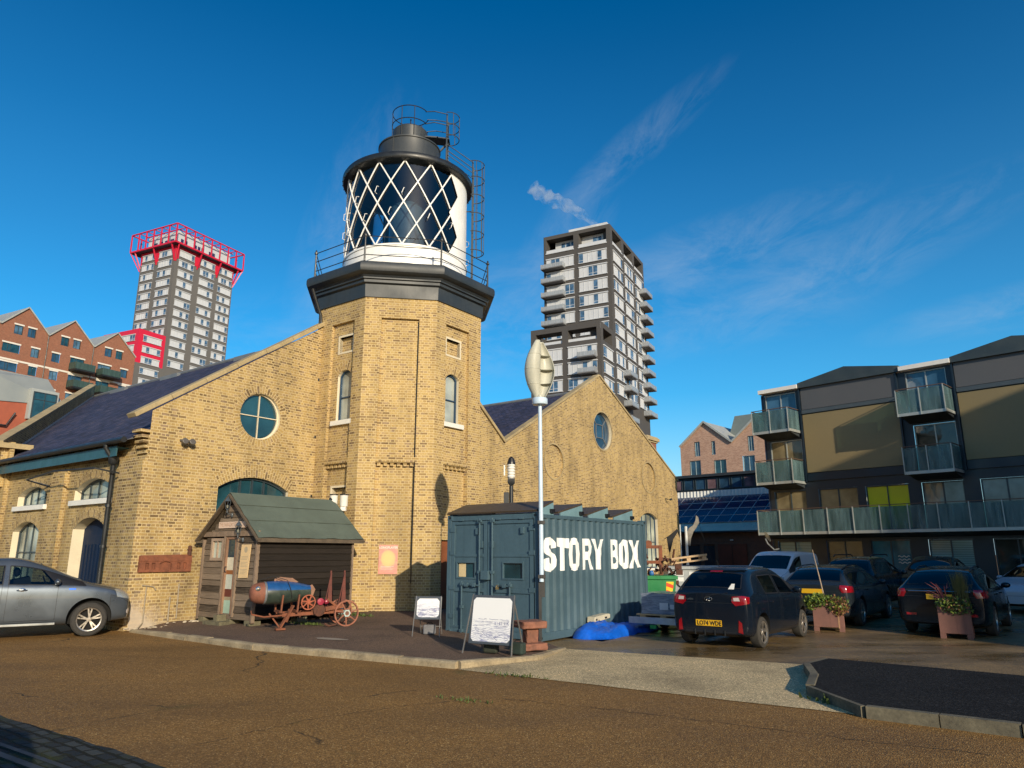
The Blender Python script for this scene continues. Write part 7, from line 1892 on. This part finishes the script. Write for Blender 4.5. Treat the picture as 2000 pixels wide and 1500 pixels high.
def plume():
    """steam drifting off the tower roof"""
    b = NB('steam'); v = b.n('ShaderNodeVolumePrincipled'); co = b.coords()
    n = b.noise(b.mapping(co, (1, 1, 1)), .34, 9, .74, .4); v.inputs['Color'].default_value = (1, 1, 1, 1); v.inputs['Anisotropy'].default_value = .25
    b.l(b.maprange(n, .46, .72, 0, .7), v.inputs['Density']); b.l(v.outputs[0], b.out.inputs['Volume'])
    m = MB(); pts = []; rad = []
    for i in range(22):
        t = i / 21; pts.append(V((-.0 - 15.5 * t - 2 * math.sin(3 * t), 0, -1.0 + 4.6 * math.sin(min(1, t * 2.2) * 1.5) + 5.2 * t ** 1.8))); rad.append((.4 + 3.3 * t ** .8 * (1 - .6 * t)) * (1 + .18 * math.sin(i * 1.9)))
    m.tube(pts, rad, 14)
    o = m.build('steam_plume', b.mat, None, smooth=60); o.location = (20.6, 158, 79.0); o.rotation_euler = (0, 0, R(4)); tag(o, 'white steam plume drifting left off the roof of the charcoal tower', 'steam')
plume()

# -------------------------------------------------------- yard clutter, mid distance
def skips():
    GS = simple('green_skip_paint', (.012, .20, .055), .45, var=.25, vs=2, streak=.2)
    r = thing('skip', 'green steel skip full of rusty scrap behind the container', 'skip', (3.25, 20.75, 0), rotaz(97)); F = Frame((0, 0, 0), WX, -WY)
    m = MB(); m.prism([(-.6, .45), (.15, .15), (1.2, .15), (1.32, 1.12), (-.75, 1.12)], F.O, F.e1, F.e2, F.n, -1.7, 0); m.prism(rect_loop(-.8, 1.06, 1.36, 1.16), F.O, F.e1, F.e2, F.n, -1.75, .05)
    m.build('body', GS, r, bevel=.01)
    m = MB(); text_mesh(m, 'T&S', .20, F, .09, .78, .008, bold=.004); m.build('lettering', STONEW, r)
    m = MB()
    G = Frame((0, 0, 0), WX, -WY)
    m.prism([(1.04, 1.0), (1.24, 1.0), (1.15, .45), (1.0, .45)], G.O, G.e1, G.e2, G.n, .003, .007, 0)
    for i in range(3):
        z = .50 + .19 * i; m.prism([(1.015 + .05 * (z - .45), z), (1.16 + .14 * (z - .45), z - .06), (1.17 + .14 * (z - .45), z + .03), (1.02 + .05 * (z - .45), z + .10)], G.O, G.e1, G.e2, G.n, .007, .010, 1)
    m.build('chevron_marker', [simple('fluorescent_yellow', (.85, .55, .02), .4), simple('signal_red', (.75, .07, .02), .4)], r)
    q = thing('scrap_machine', 'rusty forklift mast and scrap iron heaped in the green skip', 'scrap', (3.55, 21.4, 1.0), rotaz(97))
    m = MB(); rnd = random.Random(8)
    for x in (.05, .75): m.beam((x, 0, -.1), (x, 0, .98), .10, .10)
    for z in (.12, .52, .95): m.beam((.0, 0, z), (.8, 0, z), .08, .09)
    m.lathe([(0, -.05), (.10, -.05), (.10, .05), (0, .05)], 12, (.42, 0, 1.04), T=Matrix.Rotation(R(90), 3, 'X')); m.build('mast', RUST, q)
    m = MB()
    for i in range(46):
        p = V((rnd.uniform(.05, 1.15), rnd.uniform(-.3, .3), rnd.uniform(-.05, .65))); m.tube([p, p + V((rnd.uniform(-.25, .25), rnd.uniform(-.15, .15), rnd.uniform(-.15, .25)))], rnd.uniform(.015, .05), 6)
    for i in range(8):
        x, y, z, s = rnd.uniform(.6, 1.15), rnd.uniform(-.3, .2), rnd.uniform(-.1, .35), rnd.uniform(.10, .22); m.box(x, y, z, x + s, y + s, z + s * .8)
    m.build('scrap_iron', RUSTD, q)
    m = MB(); m.blob((.45, -.3, .22), (.07, .06, .08), seed=2, amp=.1); m.build('blue_can', simple('blue_enamel', (.02, .12, .35), .4), q)
    m = MB(); m.box(-.35, -.25, -.05, .2, -.1, .30); m.beam((.2, -.3, .30), (.55, -.3, -.05), .12, .04); m.build('copper_sheet', simple('copper_brown', (.24, .085, .035), .6, var=.4), q)
    GY = simple('grey_skip_paint', (.30, .32, .32), .55, var=.2, vs=2, streak=.35)
    r = thing('skip', 'grey steel skip with worn white labels behind the black hatchback', 'skip', (5.15, 24.2, 0), rotaz(97)); 
    m = MB(); m.prism([(.25, .2), (2.4, .2), (2.9, 1.32), (.0, 1.32), (-.12, .95)], F.O, F.e1, F.e2, F.n, -1.8, 0); m.prism(rect_loop(-.04, 1.26, 2.95, 1.36), F.O, F.e1, F.e2, F.n, -1.85, .06); m.build('body', GY, r, bevel=.012)
    m = MB()
    for a, b in ((.18, .44), (.62, .86)):
        for z in (.88, 1.06): m.prism(rect_loop(a, z, b, z + .13), F.O, F.e1, F.e2, F.n, .003, .006)
    m.build('label', simple('worn_white', (.62, .63, .60), .6, var=.2), r)
    m = MB(); m.tube([F.P(.1, .95, .03), F.P(.3, .72, .03), F.P(.55, .74, .03)], .02, 5); m.build('chain', INK, r)
    r = thing('timber_pallet', 'pale timber pallet tilted on top of the grey skip', 'pallet', (5.22, 24.1, 1.42), rotaz(97)); r.rotation_euler = (0, R(-7), rotaz(97))
    for j, z in enumerate((0, .16)):
        m = MB()
        for i in range(5): m.box(.0, .05 + .22 * i, z, 1.15, .20 + .22 * i, z + .03)
        m.build('deck_board', TIMB, r)
    for x in (0.02, .5, 1.0):
        for y in (.05, .5, .95): m = MB(); m.box(x, y, .03, x + .13, y + .12, .16); m.build('block', TIMB, r)
    m = MB(); m.box(-.01, .02, .0, 1.16, .04, .05); m.box(-.01, .02, .14, 1.16, .04, .20); m.build('stringer', TIMB, r)
skips()
def trailer():
    a = math.degrees(AZ); d = dirz(a); rt = V((d.y, -d.x, 0)); o = V((2.72, 17.25, 0))
    r = thing('flat_trailer', 'low galvanised flatbed trailer parked between the container and the black hatchback', 'trailer', o, ROT)
    # local x runs away from the camera, -y to the right
    m = MB(); m.box(0, -1.55, .26, 2.6, 0, .30); m.build('deck', GALV, r)
    m = MB(); m.box(-.03, -1.58, .22, .0, .03, .36); m.box(0, -1.58, .22, 2.6, -1.55, .34); m.box(0, 0, .22, 2.6, .03, .34); m.build('side_rail', GALV, r)
    for y in (-1.35, -.2):
        m = MB(); T = Matrix.Rotation(R(90), 3, 'X'); m.lathe([(.02, -.07), (.16, -.07), (.17, 0), (.16, .07), (.02, .07)], 20, (1.4, y, .17), T=T); m.build('wheel', BLACKR, r)
    m = MB(); m.beam((2.6, -.78, .2), (3.6, -.78, .25), .08, .08); m.build('drawbar', GALV, r)
    m = MB(); m.box(-.04, -.65, .12, .0, -.5, .2); m.build('number_plate', simple('green_reflector', (.01, .25, .05), .4), r)
    p = thing('wrapped_pallet', 'grey plastic wrapped stack of sheets on a pallet loaded on the trailer', 'pallet load', o + d * .12 - BX * .22 + Z * .302, ROT)
    m = MB()
    for y in (-1.1, -.6, -.1): m.box(.0, y, 0, 1.1, y + .14, .09)
    m.box(-.02, -1.2, .09, 1.1, .12, .115); m.build('pallet', TIMB, p)
    b = NB('stretch_wrap'); co = b.coords(); n = b.noise(b.mapping(co, (1.5, 1.5, 12)), 2, 6, .7, .8)
    wm = b.bsdf(b.ramp(n, [(.3, (.06, .08, .13)), (.5, (.16, .20, .27)), (.75, (.42, .45, .50))]), .22, 0, .5, n, .5, .02, coat=.3)
    bm = bmesh.new(); bmesh.ops.create_cube(bm, size=1); bmesh.ops.subdivide_edges(bm, edges=bm.edges, cuts=6, use_grid_fill=True); rnd = random.Random(3)
    m = MB(); m.mesh([(v.co.x * 1.0 + .55 + rnd.uniform(-.01, .01), v.co.y * 1.12 - .54 + rnd.uniform(-.01, .01), .345 + v.co.z * .46 + rnd.uniform(-.008, .008)) for v in bm.verts], [tuple(v.index for v in f.verts) for f in bm.faces]); bm.free(); m.build('wrapped_stack', wm, p, smooth=60)
    m = MB(); F = Frame((.04, -.5, .12), -WY, -WX); m.prism(rect_loop(-.05, .10, .16, .25), F.O, F.e1, F.e2, F.n, .015, .02); m.prism(rect_loop(.20, .12, .40, .22), F.O, F.e1, F.e2, F.n, .015, .02); m.build('label', simple('label_white', (.5, .52, .56), .5, var=.1), p)
trailer()
def flagpole():
    r = thing('flag_post', 'white post with a tattered grey flag in front of the workshop', 'flag post', (6.66, 28, 0))
    m = MB(); m.tube([(0, 0, 0), (0, 0, 2.78)], .05, 10); m.tube([(-.22, 0, 0), (-.22, 0, 2.85)], .02, 6); m.build('pole', simple('white_pole', (.62, .62, .58), .5), r)
    m = MB(); cl = [(.05, 2.1), (.02, 2.5), (.12, 2.72), (.28, 2.82), (.38, 3.0), (.42, 3.2), (.50, 3.12), (.52, 2.92), (.40, 2.72), (.28, 2.58), (.18, 2.35), (.14, 2.05)]
    m.prism(cl, (0, 0, 0), WX, Z, WY, -.02, .02); fl = m.build('flag', simple('tattered_cloth', (.20, .18, .15), .9, var=.5, vs=6), r)
    m = MB(); m.prism([(-.75, 2.35), (-.35, 2.68), (-.28, 2.62), (-.5, 2.3), (-.66, 1.75), (-.70, 1.9)], (0, 0, 0), WX, Z, WY, -.01, .01); m.tube([(-.85, 0, 2.3), (-.3, 0, 2.66)], .012, 5); m.tube([(-.66, 0, .3), (-.66, 0, 2.3)], .012, 5); m.build('banner', simple('black_cloth', (.015, .015, .016), .9), r)
    m = MB(); m.tube([(.5, 0, 2.9), (1.0, .1, 1.3)], .006, 4); m.tube([(.55, 0, 2.6), (1.3, .2, .8)], .006, 4); m.build('stay_wire', INK, r)
    q = thing('sapling', 'bare twiggy shrub beside the warehouse end, left of the flag post', 'shrub', (5.6, 27, 0)); m = MB(); rnd = random.Random(2)
    for i in range(40):
        p = V((rnd.gauss(0, .12), 0, rnd.uniform(.2, 1.3))); m.tube([p, p + V((rnd.gauss(0, .2), rnd.gauss(0, .1), rnd.uniform(.1, .4)))], .008, 4)
    m.tube([(0, 0, 0), (0, 0, 1.2)], .02, 5); m.build('twigs', simple('twig_brown', (.08, .055, .035), .9), q)
    s = thing('satellite_dish', 'small pale dish on a curved arm by the corner of the dark flats', 'satellite dish', (12.85, 36.6, 0)); m = MB()
    m.tube([(.5, .2, 2.0), (.2, 0, 1.95), (-.1, 0, 2.25), (-.2, 0, 2.5)], .035, 6); m.build('arm', GALV, s); m = MB(); m.lathe([(0, 0), (.15, .02), (.27, .08)], 18, (-.15, 0, 2.55), T=Matrix.Rotation(R(65), 3, 'Y')); m.build('dish', GALV, s)
flagpole()
# ----------------------------------------------------------------- planters
def planters():
    BOX = simple('brown_planter', (.165, .075, .058), .75, var=.3, vs=3, streak=.35)
    leaf = [simple('leaf_green', (.10, .16, .022), .6, var=.4, bump=0), simple('leaf_lime', (.20, .24, .03), .6, var=.3, bump=0), simple('leaf_rust', (.20, .085, .04), .7, var=.4, bump=0), simple('leaf_dark', (.03, .05, .015), .7, var=.4, bump=0)]
    def box(name, lab, loc, rz, w, d, h, tilt=0):
        r = thing(name, lab, 'planter', loc, rz, 'brown planters in the yard'); m = MB(); t = .03; F_ = h * .16
        m.box(-w / 2, -d / 2, F_, w / 2, -d / 2 + t, h); m.box(-w / 2, d / 2 - t, F_, w / 2, d / 2, h); m.box(-w / 2, -d / 2 + t, F_, -w / 2 + t, d / 2 - t, h); m.box(w / 2 - t, -d / 2 + t, F_, w / 2, d / 2 - t, h)
        m.box(-w / 2 + t, -d / 2 + t, F_ + .02, w / 2 - t, d / 2 - t, F_ + .05)
        m.build('box', BOX, r, bevel=.006)
        for sx in (-1, 1):
            for sy in (-1, 1):
                m = MB(); x0 = sx * w / 2; y0 = sy * d / 2; m.box(min(x0, x0 - sx * w * .18), min(y0, y0 - sy * d * .18), 0, max(x0, x0 - sx * w * .18), max(y0, y0 - sy * d * .18), F_); m.build('foot', BOX, r)
        m = MB(); m.box(-w / 2 + t, -d / 2 + t, h - .10, w / 2 - t, d / 2 - t, h - .05); m.build('soil', simple('soil', (.02, .014, .009), .95), r)
        return r
    def leaves(m, rnd, c, rad, n, s, mats, hang=0.0):
        for i in range(n):
            a = rnd.uniform(0, 6.28); b = rnd.random() ** .5; p = V(c) + V((math.cos(a) * b * rad[0], math.sin(a) * b * rad[1], rnd.uniform(-hang, 1) * rad[2] * (1 - .5 * b)))
            d = V((rnd.gauss(0, 1), rnd.gauss(0, 1), rnd.gauss(.4, .7))).normalized(); e = d.cross(V((rnd.gauss(0, 1), rnd.gauss(0, 1), 1))).normalized(); k = s * rnd.uniform(.6, 1.5)
            m.face([p, p + d * k * .5 + e * k * .28, p + d * k, p + d * k * .5 - e * k * .28], rnd.choice(mats))
    rnd = random.Random(17)
    r = box('planter', 'brown planter with green and russet plants and a tall cane beside the black hatchback', (7.47, 17.72, 0), R(-24), .66, .56, .60)
    m = MB(); leaves(m, rnd, (-.17, -.08, .62), (.31, .30, .24), 1500, .062, (0, 0, 0, 1, 1, 3), .6); leaves(m, rnd, (-.33, -.22, .56), (.12, .10, .14), 300, .05, (0, 1), 1); m.build('green_plant', leaf, r, fix=False)
    m = MB(); leaves(m, rnd, (.20, -.1, .58), (.26, .30, .22), 1400, .056, (2, 2, 2, 1, 3, 0), .9); leaves(m, rnd, (.25, -.30, .50), (.12, .06, .18), 280, .05, (2, 2, 1), 1); m.build('russet_plant', leaf, r, fix=False)
    m = MB(); m.tube([(-.02, .0, .5), (-.12, .02, 1.2), (-.22, .04, 1.85)], [.018, .014, .007], 6); m.build('cane', simple('pale_cane', (.36, .27, .19), .8, var=.3), r)
    m = MB(); m.box(.2, -.284, .08, .23, -.279, .56); m.build('stain', simple('rusty_drip', (.30, .17, .09), .8, var=.4), r)
    r = box('planter', 'brown planter with feathery grass and red spiky leaves before the black estate car', (9.55, 16.18, 0), R(-35), .60, .55, .66)
    m = MB(); leaves(m, rnd, (0, -.08, .66), (.33, .32, .20), 1700, .056, (0, 1, 3, 3, 0, 2), .8); leaves(m, rnd, (.1, -.27, .58), (.26, .07, .12), 350, .05, (0, 3, 3), 1); m.build('green_plant', leaf, r, fix=False)
    m = MB()
    for i in range(520):
        a = rnd.uniform(0, 6.28); b = V((.16 + rnd.gauss(0, .05), .05 + rnd.gauss(0, .05), .64)); h = rnd.uniform(.35, .82); l = V((math.cos(a), math.sin(a), 0)) * rnd.uniform(.02, .22); w = V((-math.sin(a), math.cos(a), 0)) * .004
        m.face([b - w, b + w, b + l * .5 + Z * h * .65 + w, b + l * .5 + Z * h * .65 - w]); m.face([b + l * .5 + Z * h * .65 - w, b + l * .5 + Z * h * .65 + w, b + l * 1.1 + Z * h])
    m.build('feather_grass', simple('dry_grass', (.10, .105, .035), .8, var=.4, bump=0), r, fix=False)
    m = MB()
    for i in range(20):
        a = R(180) + rnd.gauss(0, 1.1); b = V((-.12, 0, .66)); l = V((math.cos(a), math.sin(a) * .5, 0)) * rnd.uniform(.08, .42); h = rnd.uniform(.15, .55); w = V((.012, .004, 0))
        m.face([b - w, b + w, b + l * .6 + Z * h * .75 + w, b + l * .6 + Z * h * .75 - w]); m.face([b + l * .6 + Z * h * .75 - w, b + l * .6 + Z * h * .75 + w, b + l * 1.15 + Z * h])
    m.build('spiky_plant', simple('crimson_blade', (.20, .04, .04), .6, var=.4, bump=0), r, fix=False)
planters()
# ------------------------ block behind the camera shades the car park; unseen wall added to shade cobbles
def behind():
    e = V((.92, .386, 0)).normalized(); a = math.atan2(e.y, e.x); k = V((-.386, .92, 0)).normalized()
    r = thing('riverside_block', 'plain brick block standing behind the photographer that shades the car park', 'building', e * 14.85 - k * 10, a)
    m = MB(); m.box(0, -12, 0, 13.2, 0, 13.0); m.build('lower_wing', RED, r); m = MB(); m.box(13.2, -12, 0, 34, 0, 17.9); m.build('upper_block', RED, r)
    q = thing('added_shade_wall', 'unseen brick wall added beside the photographer to shade the cobbles', 'wall', e * -1.1 + k * 3.4, a); m = MB(); m.prism([(-6, 0), (0, 0), (-.02, 1.2), (-.12, 1.55), (-.35, 1.85), (-.75, 2.02), (-6, 2.1)], (0, 0, 0), WX, Z, WY, -.3, 0); m.build('masonry', BR, q)  # unseen wall added and rounded to shape the shadow on the cobbles
behind()
bpy.context.view_layer.update()
